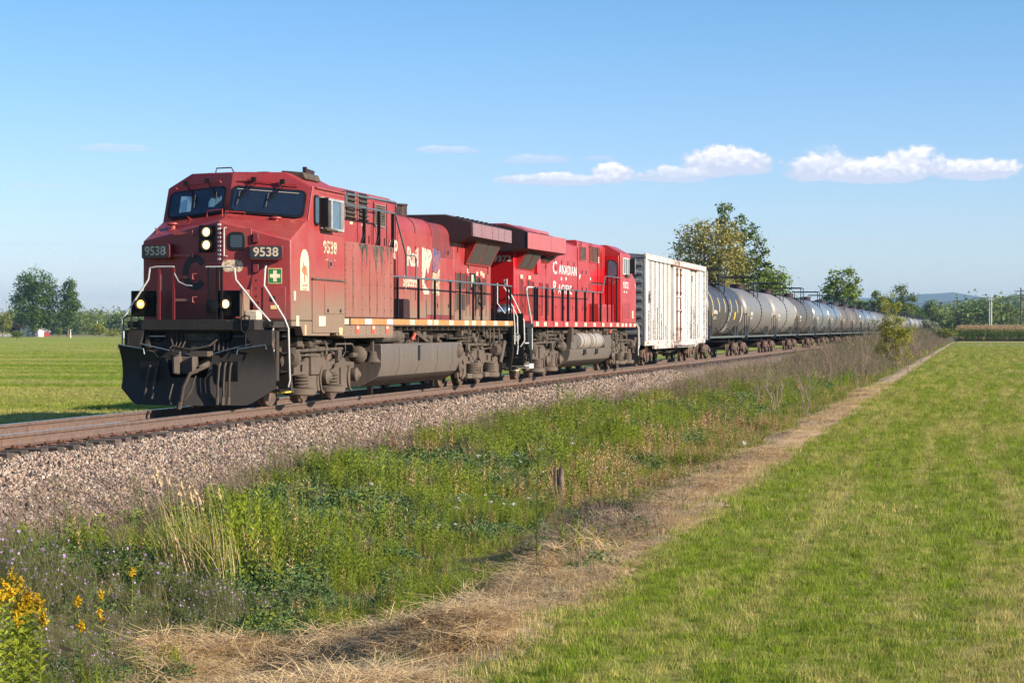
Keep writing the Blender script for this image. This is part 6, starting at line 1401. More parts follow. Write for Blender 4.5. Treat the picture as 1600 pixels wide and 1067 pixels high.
for xc_, wd_, sd_ in ((-2.5, .16, 1), (-1.1, .12, 2), (.25, .2, 3), (1.7, .16, 4), (3.2, .2, 5), (4.7, .2, 6)):
    ww = np.abs(P[:, 0] - xc_ - (smooth_noise(P[:, 0] * 0 + sd_, P[:, 1], 16, sd_) - .5) * 1.1); tn = np.maximum(tn, np.clip((wd_ * 1.2 - ww) * 6, 0, .6) * (smooth_noise(P[:, 0] * 0 + sd_, P[:, 1], 3.2, 30 + sd_) > .35) * (rng.uniform(0, 1, len(P)) < .75))
scatter('field_grass', P, lawn, rng.integers(0, 4, len(P)), spin(len(P)), sc, 'short green field grass with dry patches', tn)
# left-hand meadow grass near the track
P = []
for (y0, y1, d) in ((44, 90, 9), (90, 150, 4), (150, 230, 1.6), (230, 360, .6)):
    n = int(75 * (y1 - y0) * d * (1 + y0 / 200)); x = rng.uniform(-95 - y0 * .3, -18, n); y = rng.uniform(y0, y1, n); k = (x > -.53 * y - 1) & (x < -.33 * y); P.append(np.stack([x[k], y[k], gz(x[k], y[k])], -1))
P = np.concatenate(P); tn = np.clip((smooth_noise(P[:, 0] * .25, P[:, 1], 4, 31) - .5) * 3, 0, .6)
scatter('meadow_grass', P, [m_lawn(.10, 14, .12, .012), m_lawn(.08, 16, .12, .012)], rng.integers(0, 2, len(P)), spin(len(P)), rng.uniform(.9, 1.6, len(P)), 'mown green meadow grass beyond the track', tn)
# ballast stones
stones = [stone_mesh(k) for k in range(8)]
PB_ = []
for (y0, y1, d) in ((20, 34, 850), (34, 55, 520), (55, 90, 220)):
    n = int(3.25 * (y1 - y0) * d); x = rng.uniform(-13.75, -10.5, n); y = rng.uniform(y0, y1, n)
    k = (x > -.53 * y - .3) & ((x > -13.3) | (rng.uniform(0, 1, n) < .5)); PB_.append(np.stack([x[k], y[k], bz(x[k], y[k]) + rng.uniform(-.006, .02, k.sum())], -1))
P = np.concatenate(PB_); s = rng.uniform(.45, 1.6, len(P)) * rng.uniform(.6, 1.3, len(P)) * .021 * np.where(P[:, 1] > 55, 1.35, 1)
scatter('ballast_stones', P, stones, rng.integers(0, 8, len(P)), rng.uniform(0, 6.28, (len(P), 3)), s, 'loose pinkish crushed stone on the ballast slope')

# dry mown track: litter, stubble, sparse green
lit = [m_litter(26, .24, .30), m_litter(20, .2, .2), m_grass(.13, 14, .12, ['straw', 'straw', 'greyg'], .006, .5), m_grass(.10, 14, .12, ['straw', 'redbrown'], .006, .4), m_grass(.10, 10, .12, ['weed', 'straw'], .006), m_litter(22, .24, .34, ('straw', 'redbrown', 'brown'))]
PP = [area_pts(-8.6, -3.6, 12.0, 22, 125), area_pts(-5.7, -3.65, 22, 45, 85), area_pts(-5.3, -3.75, 45, 100, 22)]
P = np.concatenate(PP)
le = np.interp(P[:, 1], [13, 15, 17, 17.8, 18.4, 19.2, 24, 27, 60, 500], [-5.9, -6.4, -7.2, -7.9, -7.6, -5.45, -5.2, -5.15, -5.0, -5.1]) + (smooth_noise(P[:, 0], P[:, 1], .8, 41) - .5) * .9
k = P[:, 0] > le; P = P[k]
w = rng.choice(6, len(P), p=[.30, .20, .16, .12, .07, .15]); tk = smooth_noise(P[:, 0], P[:, 1] * .5, .5, 43) > .63; w[tk] = 4
scatter('dry_cut_grass', P, lit, w, spin(len(P), .1), rng.uniform(.6, 1.15, len(P)) * np.interp(P[:, 1], [12, 50, 100], [.85, 1.1, 1.6]), 'dry cut straw and stubble along the mown track')

H = np.concatenate([area_pts(-8.4, -4.0, 12.5, 19.5, 60), area_pts(-5.2, -4.2, 17, 40, 18)])
hx, hy = H[:, 0], H[:, 1]; k = (hx > np.interp(hy, [13, 15, 17, 17.8, 18.4, 19.2, 24, 40], [-5.9, -6.4, -7.2, -7.9, -7.6, -5.45, -5.0, -5.0])) & (smooth_noise(hx, hy, .9, 61) > .38); H = H[k]; H[:, 2] += rng.uniform(0, .06, len(H))
scatter('straw_heaps', H, [m_litter(34, .3, .42), m_litter(26, .22, .5), m_litter(30, .28, .36, ('straw', 'straw', 'redbrown'))], rng.integers(0, 3, len(H)), spin(len(H), .35), rng.uniform(.7, 1.2, len(H)), 'tangled heaps of bleached cut straw')
# weeds between track and ballast
kinds = [m_broad(.24, .22, 95, .055, ('lush',)), m_broad(.30, .26, 100, .06, ('lush', 'weed')), m_stalk(.55, 5, .12, .08, 22, ('weed',)), m_stalk(.65, 4, .12, .07, 26, ('weed', 'lush')), m_grass(.42, 26, .12, ['weed', 'lime', 'weed'], .009, .7), m_grass(.38, 26, .12, ['straw', 'weed', 'greyg'], .008, .7),
         m_twig(.55, 10, .2), m_twig(.75, 9, .22, ('brown', 'greyg')), m_twig(.42, 12, .2, ('greyg',), 5, .005, 'purplef'), m_umbel(.62), m_stalk(.5, 4, .1, .06, 18, ('redbrown', 'straw')), m_broad(.16, .24, 80, .045, ('weed', 'weed')), m_litter(24, .25, .35, ('brown', 'straw')), m_stalk(.5, 6, .14, .05, 30, ('lime', 'weed'))]
PP = [area_pts(-11.6, -4.7, 14, 34, 48), area_pts(-11.7, -4.7, 34, 62, 36), area_pts(-11.9, -4.7, 62, 105, 16), area_pts(-12.0, -4.8, 105, 180, 7), area_pts(-12.0, -4.9, 180, 430, 2.2)]
P = np.concatenate(PP); X, Y = P[:, 0], P[:, 1]
le = np.interp(Y, [13, 15, 17, 17.8, 18.4, 19.2, 24, 27, 60, 500], [-5.9, -6.4, -7.2, -7.9, -7.6, -5.45, -5.2, -5.15, -5.0, -5.1]) + (smooth_noise(X, Y, .8, 41) - .5) * .9
top = np.interp(Y, [14, 22, 26, 32, 60, 100, 200], [-10.7, -10.9, -11.0, -11.5, -11.7, -11.7, -12.0]) + (smooth_noise(X * 0, Y, 1.7, 44) - .5) * 1.0
k = (X < le) & (X > top) & ~((np.abs(X + 5.75) < .45 + .3 * smooth_noise(X, Y, 1.1, 45)) & (Y > 24.5) & (Y < 33)); P = P[k]; X, Y = P[:, 0], P[:, 1]; top = top[k]; le = le[k]
n = len(P); u = rng.uniform(0, 1, n); a = smooth_noise(X, Y, 1.6, 51); b = smooth_noise(X, Y, 3.5, 52); dtop = X - top; dle = le - X
w = np.full(n, 0)
w = np.where(a < .45, np.where(u < .6, 0, 1), np.where(u < .35, 2, np.where(u < .6, 4, np.where(u < .8, 3, 13))))
w = np.where((b > .66) & (u > .35), 11, w); cpt = smooth_noise(X, Y, .8, 77); w = np.where((cpt > .74) & (Y < 60), 0, w)
u2 = rng.uniform(0, 1, n); w = np.where(u2 < .26, rng.choice([5, 6, 10, 0, 11, 7, 12], n, p=[.34, .06, .14, .14, .18, .04, .10]), w)
edge = (dle < 1.5) & (Y > 22); w = np.where(edge, rng.choice([11, 5, 4, 10, 12, 2], n, p=[.34, .22, .16, .1, .14, .04]), w)
brown = (rng.uniform(0, 1, n) < np.interp(Y, [60, 80], [.9, .72])) & (dtop < np.interp(Y, [14, 30, 60, 90, 150], [1.0, .38, .38, 2.4, 6.6]) * (.6 + .8 * a)); w = np.where(brown, rng.choice([6, 7, 12, 5, 3], n, p=[.42, .3, .15, .08, .05]), w)
purp = (Y < 20.5) & (dtop > 1.1) & (X < -7.2); w = np.where(purp, rng.choice([8, 7, 5, 0, 12], n, p=[.55, .12, .12, .14, .07]), w)
red = (np.abs(X + 6.6) < 1.3) & (Y > 33) & (Y < 62) & (a > .38); w = np.where(red, rng.choice([10, 5, 11, 2, 12], n, p=[.34, .2, .22, .14, .1]), w)
umb = (np.abs(Y - 33) < 6) & (X > -8.8) & (X < -6.2) & (rng.uniform(0, 1, n) < .022); w = np.where(umb, 9, w)
hs = np.interp(dle, [0, 1.2, 2.4], [.5, .62, 1.0]) * np.interp(Y, [14, 40, 80, 130, 200, 400], [.8, 1.0, 1.15, 1.4, 2.2, 3.2]) * (.56 + .9 * smooth_noise(X, Y, .9, 57))
hs = np.where((w == 6) | (w == 7), hs * np.interp(Y, [14, 60, 90, 140, 220], [.65, .75, .95, 1.15, 1.2]), hs)
scatter('trackside_weeds', P, kinds, w, spin(n, .15), hs * rng.uniform(.7, 1.25, n), 'tangle of green and dry brown weeds below the ballast slope')
# creeping dry vines at the ballast foot
P = np.concatenate([area_pts(-12.1, -10.4, 18, 60, 22), area_pts(-12.4, -11, 60, 110, 8)]); 
k = (P[:, 0] < np.interp(P[:, 1], [14, 26, 34, 60, 120], [-10.4, -10.5, -11.2, -11.3, -11.4])) & (rng.uniform(0, 1, len(P)) < np.clip((P[:, 0] + 12.5) * .9, 0, 1)); P = P[k]; P[:, 2] = np.maximum(bz(P[:, 0], P[:, 1]), P[:, 2])
scatter('dry_vines', P, [m_litter(20, .3, .45, ('brown',)), m_twig(.3, 9, .3), m_twig(.45, 8, .25, ('brown', 'greyg'))], rng.integers(0, 3, len(P)), spin(len(P), .3), rng.uniform(.6, 1.1, len(P)), 'dry brown vines creeping over the foot of the ballast')
# corn field
corn = [m_corn() for _ in range(4)]
cx, cy = [], []
for j in range(8):
    x = np.arange(-4.2, 30, .25); cx.append(x + rng.uniform(-.04, .04, len(x)) + j * .05); cy.append(np.full(len(x), 437 + j * .75) + rng.uniform(-.06, .06, len(x)))
n = 9000; cx.append(rng.uniform(-4.4, 32, n)); cy.append(443 + rng.uniform(0, 1, n) ** 1.4 * 190)
x = np.concatenate(cx); y = np.concatenate(cy); P = np.stack([x, y, gz(x, y)], -1)
scatter('corn_field', P, corn, rng.integers(0, 4, len(P)), spin(len(P), .04), rng.uniform(.86, 1.12, len(P)) * (.86 + .26 * smooth_noise(P[:, 0], P[:, 1], 2.5, 91)), 'standing corn with tan tassels at the far end of the field')
# ------------------------------------------------------------------ single plants near the camera
F_, TH_, PI_ = 3200., R(12.78), math.atan(19.5 / 3200)
def at(px, py, z):
    """ground point seen at a pixel of the photograph, on the level z"""
    a = (px - 800) / F_; b = -(py - 533.5) / F_
    d = Vector((-math.sin(TH_) * math.cos(PI_), math.cos(TH_) * math.cos(PI_), -math.sin(PI_))) + a * Vector((math.cos(TH_), math.sin(TH_), 0)) + b * Vector((-math.sin(TH_) * math.sin(PI_), math.cos(TH_) * math.sin(PI_), math.cos(PI_)))
    t = (z - 1.54) / d.z; return d.x * t, d.y * t
def ground_at(px, py):
    z = -1.1
    for _ in range(4): x, y = at(px, py, z); z = float(max(gz(x, y), bz(x, y) if x < -11.2 else -9))
    return Vector((x, y, z))
def lat(px, Y):
    """X of a pixel column at distance Y"""
    return Y * math.tan(math.atan((px - 800) / F_) - TH_)
def hpx(py, Y): return 1.54 + (514 - py) * Y / math.cos(TH_) / F_ * 1.0
def plant(name, me, loc, label, cat, sc=1, rz=None, group=None):
    o = bpy.data.objects.new(name, me); col.objects.link(o); o.location = loc; o.rotation_euler = (0, 0, U(0, 6.28) if rz is None else rz); o.scale = (sc,) * 3
    return tag(o, label, cat, group)
gr = [m_stalk(.92, 3, .06, .11, 42, ('lime', 'weed'), 'yellowf', .12, .008, .5) for _ in range(3)]
glabs = 'tall goldenrod with yellow plumes at the lower left corner'
for k, (px, py) in enumerate([(-8, 1100), (14, 1120), (32, 1085), (50, 1110), (62, 1140), (22, 1060), (-20, 1075), (44, 1150)]):
    plant('goldenrod', gr[k % 3], ground_at(px, py), glabs, 'goldenrod', U(.9, 1.12), group='goldenrods in the lower left corner')
gs = [m_stalk(.62, 1, .02, .08, 24, ('weed', 'lush'), 'yellowf', .5, .007, .5) for _ in range(2)]
for k, (px, py, lab) in enumerate([(205, 985, 'single bright goldenrod with a fan shaped bloom right of the mauve flowers'), (140, 1015, 'small goldenrod leaning left of the fan shaped one'), (118, 1040, 'low orange goldenrod above the bottom edge'), (168, 1045, 'short upright goldenrod beside the low orange one'), (130, 1085, 'goldenrod sprawling at the bottom edge'), (325, 930, 'goldenrod bloom poking out of the tall reed clump')]):
    plant('goldenrod', gs[k % 2], ground_at(px, py), lab, 'goldenrod', 1.0)
# reed clump and stand of leafy stalks
reed = PB(['straw', 'lime', 'straw', 'greyg'])
for _ in range(300): reed.blade(U(-.42, .42), U(-.3, .3), U(.5, 1.05), U(.05, .5), U(1.8, 4.4), .014, random.choice((0, 0, 1, 1, 1, 3)), 4)
for _ in range(22):
    x, y, h, ln = U(-.4, .3), U(-.25, .25), U(.85, 1.2), U(.05, .32); reed.strip([(x, y, 0), (x - ln * .4, y, h * .6), (x - ln, y, h)], .006, .004, 0)
    for k in range(5): reed.leaf((x - ln - .01 * k, y, h + .026 * k), (U(-.3, .1), U(-.2, .2), 1), .05, .022, 0)
plant('reed_clump', reed.mesh('reed_clump'), ground_at(318, 940), 'tall clump of dry seeding reed grass left of the bright green stalks', 'reed grass', 1.0, 0)
tallg = [m_stalk(1.02, 1, .02, .13, 46, ('lime',), None, .12, .011, 1.3) for _ in range(4)]
for k in range(16):
    px = 352 + k * 5.6 + U(-3, 3); plant('leafy_stalk', tallg[k % 4], ground_at(px, 925 - (k % 3) * 12 + U(-5, 5)), 'yellow green leafy stalk in the stand right of the reed clump', 'weed stalk', U(.82, 1.08), group='leafy stalks right of the reed clump')
dryst = [m_stalk(.6, 2, .05, .09, 20, ('straw', 'redbrown'), None, .3, .008, 1.0) for _ in range(2)]
for k, px in enumerate((385, 398, 410, 420)): plant('dry_stalk', dryst[k % 2], ground_at(px, 940), 'withered straw coloured stalk at the foot of the green stand', 'weed stalk', 1, group='withered stalks below the green stand')
# young stalks growing in the ballast and weeds
yst = [m_stalk(.8, 1, .01, .07, 30, ('weed', 'lush'), None, .1, .008, 1.0) for _ in range(3)]
spots = [(118, 795, .55, 'thin green stalk in the ballast, leftmost of all'), (210, 800, .85, 'tall green stalk rising over the ballast near the creeping fern'), (203, 760, .5, 'short green stalk just beside the tall one'), (425, 740, .7, 'slim weed stalk at the ballast foot left of a pair'), (455, 735, .75, 'weed stalk, left one of a close pair'), (463, 735, .8, 'weed stalk, right one of a close pair'), (502, 755, 1.1, 'tall weed stalk standing alone right of the pair'), (551, 800, .9, 'green stalk in front of grey leafy weeds'), (592, 850, 1.7, 'very tall dark stalk in the middle of the ditch bank'),
         (645, 690, .7, 'stalk above the bright green mound, left'), (652, 680, .9, 'stalk above the bright green mound, right'), (684, 672, .9, 'curved stalk against the brown vines'), (780, 650, 1.0, 'pale stalk against the ballast below the fuel tank'), (870, 650, 1.7, 'bushy stalk group below the second locomotive, left'), (884, 655, 1.5, 'bushy stalk below the second locomotive, middle'), (897, 655, 1.3, 'bushy stalk below the second locomotive, right'), (840, 890, 1.6, 'dark thin stalk pair standing over the dry grass'), (700, 840, 1.0, 'leafy stalk in the middle of the green bank'),
         (540, 870, .9, 'stalk over the dark leafy bank, right of the stand'), (1058, 640, 1.8, 'milkweed like stalk on the ridge of green weeds'), (1102, 620, 2.0, 'taller milkweed stalk against the brown brush'), (1150, 640, 1.8, 'leafy stalk before the dead shrub')]
for k, (px, py, h, lab) in enumerate(spots): plant('weed_stalk', yst[k % 3], ground_at(px, py), lab, 'weed stalk', h / .8)
fern = PB(['lime', 'weed'])
for _ in range(150):
    t = U(0, 1); x = -.55 + 1.1 * t; fern.leaf((x, U(-.16, .16), .10 + .12 * t + U(-.04, .05)), (U(-.3, 1), U(-.6, .6), U(-.2, .3)), .07, .018, random.randrange(2))
fern.strip([(-.6, 0, .0), (0, 0, .12), (.55, 0, .22)], .01, .006, 1)
plant('creeping_weed', fern.mesh('creeping_weed'), ground_at(170, 822), 'bright feathery green weed lying flat below the ballast', 'weed', 1.1, -.15)
gb = m_stalk(.62, 26, .34, .09, 26, ('lime', 'weed'), None, .25)
plant('goldenrod_bush', gb, ground_at(988, 715), 'bright yellow green bushy weed beyond the broken posts', 'weed', 1.15)
gb2 = m_stalk(.4, 14, .3, .09, 16, ('lime', 'weed'), None, .5)
plant('low_bush', gb2, ground_at(905, 855), 'low yellow green tuft in front of the dark hollow', 'weed', .9)
rag = PB(['whitef'])
for _ in range(10): rag.leaf((U(-.05, .05), U(-.05, .05), U(.0, .08)), (U(-1, 1), U(-1, 1), U(0, 1)), .12, .09)
plant('litter', rag.mesh('litter'), ground_at(1163, 703) + Vector((0, 0, .15)), 'scrap of white litter caught in the dry grass', 'litter', .7)
# broken twin posts
M['wood'] = simple('weathered_grey_wood', (.17, .125, .09), .9, var=.5, scale=14)
fp = empty('broken_post', ground_at(872, 786)); tag(fp, 'two weathered broken wooden stakes standing side by side in the ditch', 'wooden post')
for dx, h, r in ((-.045, .58, .048), (.055, .56, .052)):
    MB().tube([(dx, 0, -.15), (dx * 1.1, 0, h * .3), (dx * .9, .01, h * .62), (dx, 0, h)], [r, r * 1.05, r * .92, r * .85], 9).build('stake', M['wood'], fp)
    MB().tube([(dx, 0, h), (dx, 0, h + .012)], r * .78, 9).build('cut_end', M['hose'], fp)
MB().tube([(-.11, 0, .42), (-.14, .02, .52)], .012, 5).build('splinter', M['wood'], fp)
# debris in the hollow
P = np.array([tuple(ground_at(px + U(-1, 1) * 95, py + U(-1, 1) * 34)) for px, py in [(930, 820)] * 240 + [(880, 870)] * 60 + [(1010, 790)] * 60])
scatter('hollow_debris', P, [m_litter(16, .3, .5, ('brown',)), m_twig(.3, 9, .3, ('brown',)), m_broad(.14, .2, 50, .05, ('lush',)), m_litter(18, .25, .3, ('redbrown', 'brown'))], rng.choice(4, len(P), p=[.36, .28, .14, .22]), spin(len(P), .4), rng.uniform(.5, 1.1, len(P)), 'dead twigs and brown litter in the dark hollow beside the posts')
# dead branches, shrubs
def shrub_twiggy(h, n, seed, mats=('brown',), leaf=None, nl=0, w=.02):
    random.seed(seed); b = PB(list(mats) + ([leaf] if leaf else []))
    def grow(p, d, L, w, lv):
        e = p + d * L; mid = p.lerp(e, .5) + Vector((U(-1, 1), U(-1, 1), U(-1, 1))) * L * .07
        b.strip([p, mid, e], w, w * .65, 0, Vector((U(-1, 1), U(-1, 1), 0))); 
        if lv == 0:
            for _ in range(nl): b.leaf(p.lerp(e, U(.2, 1)), (U(-1, 1), U(-1, 1), U(-.5, 1)), .09, .05, len(mats))
            return
        for _ in range(3): grow(p.lerp(e, U(.45, 1)), (d + Vector((U(-1, 1), U(-1, 1), U(-.3, .7))) * .62).normalized(), L * U(.5, .75), w * .6, lv - 1)
    for _ in range(n): grow(Vector((U(-.1, .1), U(-.1, .1), 0)), Vector((U(-.4, .4), U(-.4, .4), 1)).normalized(), h * U(.4, .55), w, 3)
    return b.mesh('dead_shrub')
plant('dead_shrub', shrub_twiggy(1.7, 8, 3), ground_at(1212, 648), 'leafless brown shrub in front of the first tank cars', 'shrub')
plant('dead_shrub', shrub_twiggy(1.4, 6, 4), ground_at(1188, 640), 'smaller leafless shrub left of the taller one', 'shrub')
plant('dead_shrub', shrub_twiggy(2.0, 8, 5), ground_at(1262, 650), 'spindly grey shrub left of the sapling', 'shrub')
plant('dead_shrub', shrub_twiggy(2.2, 7, 6), ground_at(1345, 612), 'brown leafless brush just left of the sapling trunk', 'shrub')
for k, (px, py) in enumerate([(1300, 600), (1420, 585), (1440, 568), (1405, 590), (1456, 556)]):
    plant('dead_shrub', shrub_twiggy(2.4, 7, 20 + k, ('brown', 'greyg')), ground_at(px, py), ['brown brush below the shiny tank cars', 'pale pinkish brush right of the sapling', 'brush nearest the end of the sandy track but one', 'brown brush behind the sapling crown', 'farthest brown brush beside the sandy track'][k], 'shrub')
M['palebranch'] = simple('bleached_branch', (.5, .42, .34), .8)
br = MB().tube([(0, 0, .05), (.5, -.1, .12), (1.3, -.3, .55)], [.03, .025, .012], 6).tube([(.5, -.1, .12), (-.6, .1, .3)], [.02, .01], 5).build('fallen_branch', M['palebranch'], None)
br.location = ground_at(1376, 618); br.scale = (.4,) * 3; tag(br, 'pale fallen branch lying at the foot of the sapling', 'branch')

# ------------------------------------------------------------------ trees
def leaf_mat(name, a, b, trans=.25):
    t = NT(name); P = t.coord('Object'); n = t.noise(P, 1.1, 5, .65); n2 = t.noise(P, 5.5, 3, .6)
    c = t.mix(t.math('ADD', t.math('MULTIPLY', t.rng(n, .35, .65, 0, 1), .65), t.math('MULTIPLY', n2, .35)), a, b)
    oi = t.n('ShaderNodeObjectInfo').outputs['Random']; k = t.rng(oi, 0, 1, .8, 1.2); c = t.mix(1.0, c, t.comb(k, k, k), 'MULTIPLY')
    p = t.n('ShaderNodeBsdfPrincipled'); t.set(p.inputs['Base Color'], c); p.inputs['Roughness'].default_value = .65; p.inputs['Specular IOR Level'].default_value = .3
    tr = t.n('ShaderNodeBsdfTranslucent'); t.set(tr.inputs[0], c); m = t.n('ShaderNodeMixShader'); m.inputs[0].default_value = trans
    t.t.links.new(p.outputs[0], m.inputs[1]); t.t.links.new(tr.outputs[0], m.inputs[2]); t.t.links.new(m.outputs[0], t.out.inputs[0]); return t.m
LM = {'dark': leaf_mat('dark_poplar_leaves', (.045, .105, .012), (.155, .245, .028)), 'olive': leaf_mat('olive_brown_willow_leaves', (.20, .19, .045), (.38, .32, .09)), 'green': leaf_mat('fresh_green_leaves', (.12, .20, .02), (.27, .34, .045)), 'lime': leaf_mat('yellow_green_leaves', (.15, .17, .02), (.26, .27, .04)), 'mid': leaf_mat('mid_green_leaves', (.085, .14, .03), (.22, .27, .06)), 'silver': leaf_mat('silvery_leaves', (.20, .22, .15), (.38, .40, .28)), 'maroon': leaf_mat('dark_maroon_leaves', (.03, .02, .02), (.06, .035, .03)), 'sap': leaf_mat('sapling_leaves', (.22, .24, .02), (.45, .42, .04), .3)}
M['bark'] = simple('grey_brown_bark', (.15, .115, .085), .9, var=.4, scale=3)
def make_tree(lobes, h, leaf, n, lf=.35, seed=0, trunk=.25, limbs=9, clus=None, name='tree', spread=.5, upward=.2):
    """lobes: (x, y, z, rx, ry, rz) in metres. Leaf clumps spread through each lobe, thinner inside; trunk with limbs."""
    r = np.random.default_rng(seed); rr_ = random.Random(seed)
    vol = np.array([l[3] * l[4] * l[5] for l in lobes]); vol = vol ** .8 / (vol ** .8).sum(); nc = clus or max(10, n // 28)
    C = []; 
    for l, v in zip(lobes, vol):
        m = max(3, int(nc * v)); d = r.normal(size=(m, 3)); d /= np.linalg.norm(d, axis=1)[:, None]; q = r.uniform(.35, 1.02, m) ** .6
        C.append(np.array(l[:3]) + d * q[:, None] * np.array(l[3:6]))
    C = np.concatenate(C); C = C[C[:, 2] > h * .04]; k = r.integers(0, len(C), n); sz = r.uniform(.6, 1.5, len(C))
    rad = np.array([l[3] for l in lobes]).mean() * spread * .55
    P = C[k] + r.normal(size=(n, 3)) * (rad * sz[k])[:, None] * np.array([1, 1, .8])
    P = P[P[:, 2] > .15]; n = len(P)
    a = r.normal(size=(n, 3)); a[:, 2] *= .7; a /= np.linalg.norm(a, axis=1)[:, None]; b = np.cross(a, r.normal(size=(n, 3))); b /= np.linalg.norm(b, axis=1)[:, None]
    s1 = (lf * r.uniform(.6, 1.25, n))[:, None] * .5; s2 = s1 * r.uniform(.45, .8, n)[:, None]
    v = np.stack([P - a * s1, P + b * s2, P + a * s1, P - b * s2], 1).reshape(-1, 3); f = np.arange(n * 4).reshape(-1, 4)
    me = bpy.data.meshes.new('crown'); me.vertices.add(n * 4); me.vertices.foreach_set('co', v.astype(np.float32).ravel()); me.loops.add(n * 4); me.loops.foreach_set('vertex_index', f.astype(np.int32).ravel()); me.polygons.add(n); me.polygons.foreach_set('loop_start', np.arange(n) * 4); me.update(calc_edges=True); me.materials.append(LM[leaf])
    mb = MB(); mb.tube([(0, 0, -.3), (trunk * .3, 0, h * .25), (-trunk * .4, trunk * .2, h * .5), (0, 0, h * .78)], [trunk, trunk * .8, trunk * .5, trunk * .15], 8)
    for i in rr_.sample(range(len(C)), min(limbs, len(C))):
        z0 = min(C[i][2] * .7, h * rr_.uniform(.15, .6)); e = Vector(C[i]); s = Vector((0, 0, z0)); mid = s.lerp(e, .5) + Vector((0, 0, h * .03))
        mb.tube([s, mid, e], [trunk * .42, trunk * .25, trunk * .08], 5)
    return me, mb
def place_tree(name, me, mb, loc, label, cat='tree', group=None, sc=1):
    t = empty(name, loc); t.scale = (sc,) * 3; tag(t, label, cat, group)
    tr = mb.build('trunk', M['bark'], t) if isinstance(mb, MB) else None
    if tr is None: tr = bpy.data.objects.new('trunk', mb); col.objects.link(tr); tr.parent = t
    c = bpy.data.objects.new('crown', me); col.objects.link(c); c.parent = t
    return t, tr.data
def lobes_px(cx, Y, items, base=-1.0):
    """items: (px, py, half width px, half height px) read off the photograph -> lobes in metres round the trunk"""
    k = Y / math.cos(TH_) / F_; out = []
    for px, py, wx, hy in items:
        out.append(((px - cx) * k, rr.uniform(-.3, .3) * wx * k, hpx(py, Y) - base, wx * k, wx * k * .8, hy * k))
    return out
def tree_px(name, cx, Y, items, leaf, n, lf, label, seed, trunk=.25, cat='tree', **kw):
    L = lobes_px(cx, Y, items); h = max(l[2] + l[5] for l in L)
    me, mb = make_tree(L, h, leaf, n, lf, seed, trunk, **kw); return place_tree(name, me, mb, (lat(cx, Y), Y, -1.05), label, cat)
tree_px('willow_tree', 1112, 240, [(1092, 372, 34, 24), (1078, 400, 28, 25), (1120, 385, 40, 34), (1135, 415, 34, 30), (1085, 430, 30, 25), (1120, 450, 45, 30)], 'olive', 9500, .34, 'broad olive brown willow tree behind the boxcar end', 1, .3, spread=.34, limbs=26)
tree_px('poplar_tree', 1152, 250, [(1134, 338, 12, 17), (1130, 356, 13, 16), (1153, 350, 10, 16), (1142, 385, 20, 26), (1163, 375, 13, 14), (1178, 362, 7, 18), (1182, 380, 9, 14), (1192, 395, 9, 14), (1170, 410, 24, 16), (1190, 420, 16, 14), (1150, 440, 34, 22)], 'mid', 6500, .36, 'tall ragged poplar tree rising above the willow behind the tank cars', 2, .28, spread=.38, limbs=34)
tree_px('ash_tree', 1205, 270, [(1205, 435, 22, 15), (1190, 445, 24, 20), (1222, 445, 12, 15), (1205, 462, 36, 24)], 'green', 4500, .36, 'low rounded green tree right of the ragged poplar', 3, .2, spread=.36)
tree_px('maple_tree', 1316, 330, [(1302, 437, 12, 14), (1327, 440, 13, 18), (1314, 452, 22, 14), (1300, 463, 15, 14), (1332, 462, 12, 14), (1316, 475, 24, 16), (1316, 500, 20, 18)], 'green', 5200, .42, 'bright green forked tree standing alone above the shiny tank cars', 4, .22, spread=.34)
tree_px('far_tree', 1374, 450, [(1372, 462, 9, 9), (1378, 475, 10, 10), (1364, 478, 8, 9), (1372, 490, 16, 14)], 'mid', 2200, .5, 'dark green tree left of the sapling top, against the blue hills', 5, .2, spread=.4)
tree_px('far_tree', 1410, 460, [(1408, 458, 12, 10), (1400, 472, 13, 12), (1417, 470, 12, 12), (1410, 486, 20, 16)], 'mid', 3000, .5, 'bushy green tree right of the sapling top, against the blue hills', 6, .2, spread=.4)
tree_px('far_tree', 1352, 480, [(1350, 476, 8, 6), (1345, 486, 12, 12)], 'dark', 1400, .5, 'small dark tree between the bright forked tree and the dark green one', 7, .15, spread=.4)
tree_px('far_tree', 1456, 620, [(1456, 480, 12, 9), (1452, 494, 17, 14), (1468, 492, 13, 12)], 'mid', 2600, .7, 'grey green tree standing over the end of the train', 8, .2, spread=.4)
tree_px('far_tree', 1433, 600, [(1432, 488, 8, 8), (1434, 500, 12, 12)], 'dark', 1300, .65, 'small dark tree just left of the one over the train end', 9, .15, spread=.4)
tree_px('cottonwood_tree', 52, 640, [(60, 434, 27, 18), (40, 442, 19, 22), (70, 454, 26, 24), (37, 468, 21, 24), (58, 478, 34, 26), (28, 466, 11, 9), (80, 470, 15, 20), (54, 500, 32, 17)], 'dark', 13000, .66, 'large dark rounded cottonwood tree left of the slender one', 10, .5, spread=.33)
tree_px('cottonwood_tree', 106, 640, [(108, 440, 11, 11), (103, 454, 12, 13), (112, 460, 12, 15), (104, 476, 17, 16), (121, 474, 9, 10), (106, 493, 16, 16), (104, 508, 8, 8)], 'dark', 6000, .62, 'slender dark cottonwood tree right of the large one', 11, .35, spread=.36)
tree_px('round_tree', 4, 620, [(6, 496, 10, 11), (-6, 500, 14, 14), (8, 510, 10, 9)], 'lime', 2000, .6, 'yellow green tree at the far left end of the meadow', 12, .2, spread=.4)
tree_px('maroon_shrub', 27, 600, [(27, 510, 8, 6), (22, 515, 6, 5)], 'maroon', 700, .45, 'dark maroon shrub in front of the white fence end', 13, .1, 'shrub', spread=.4)
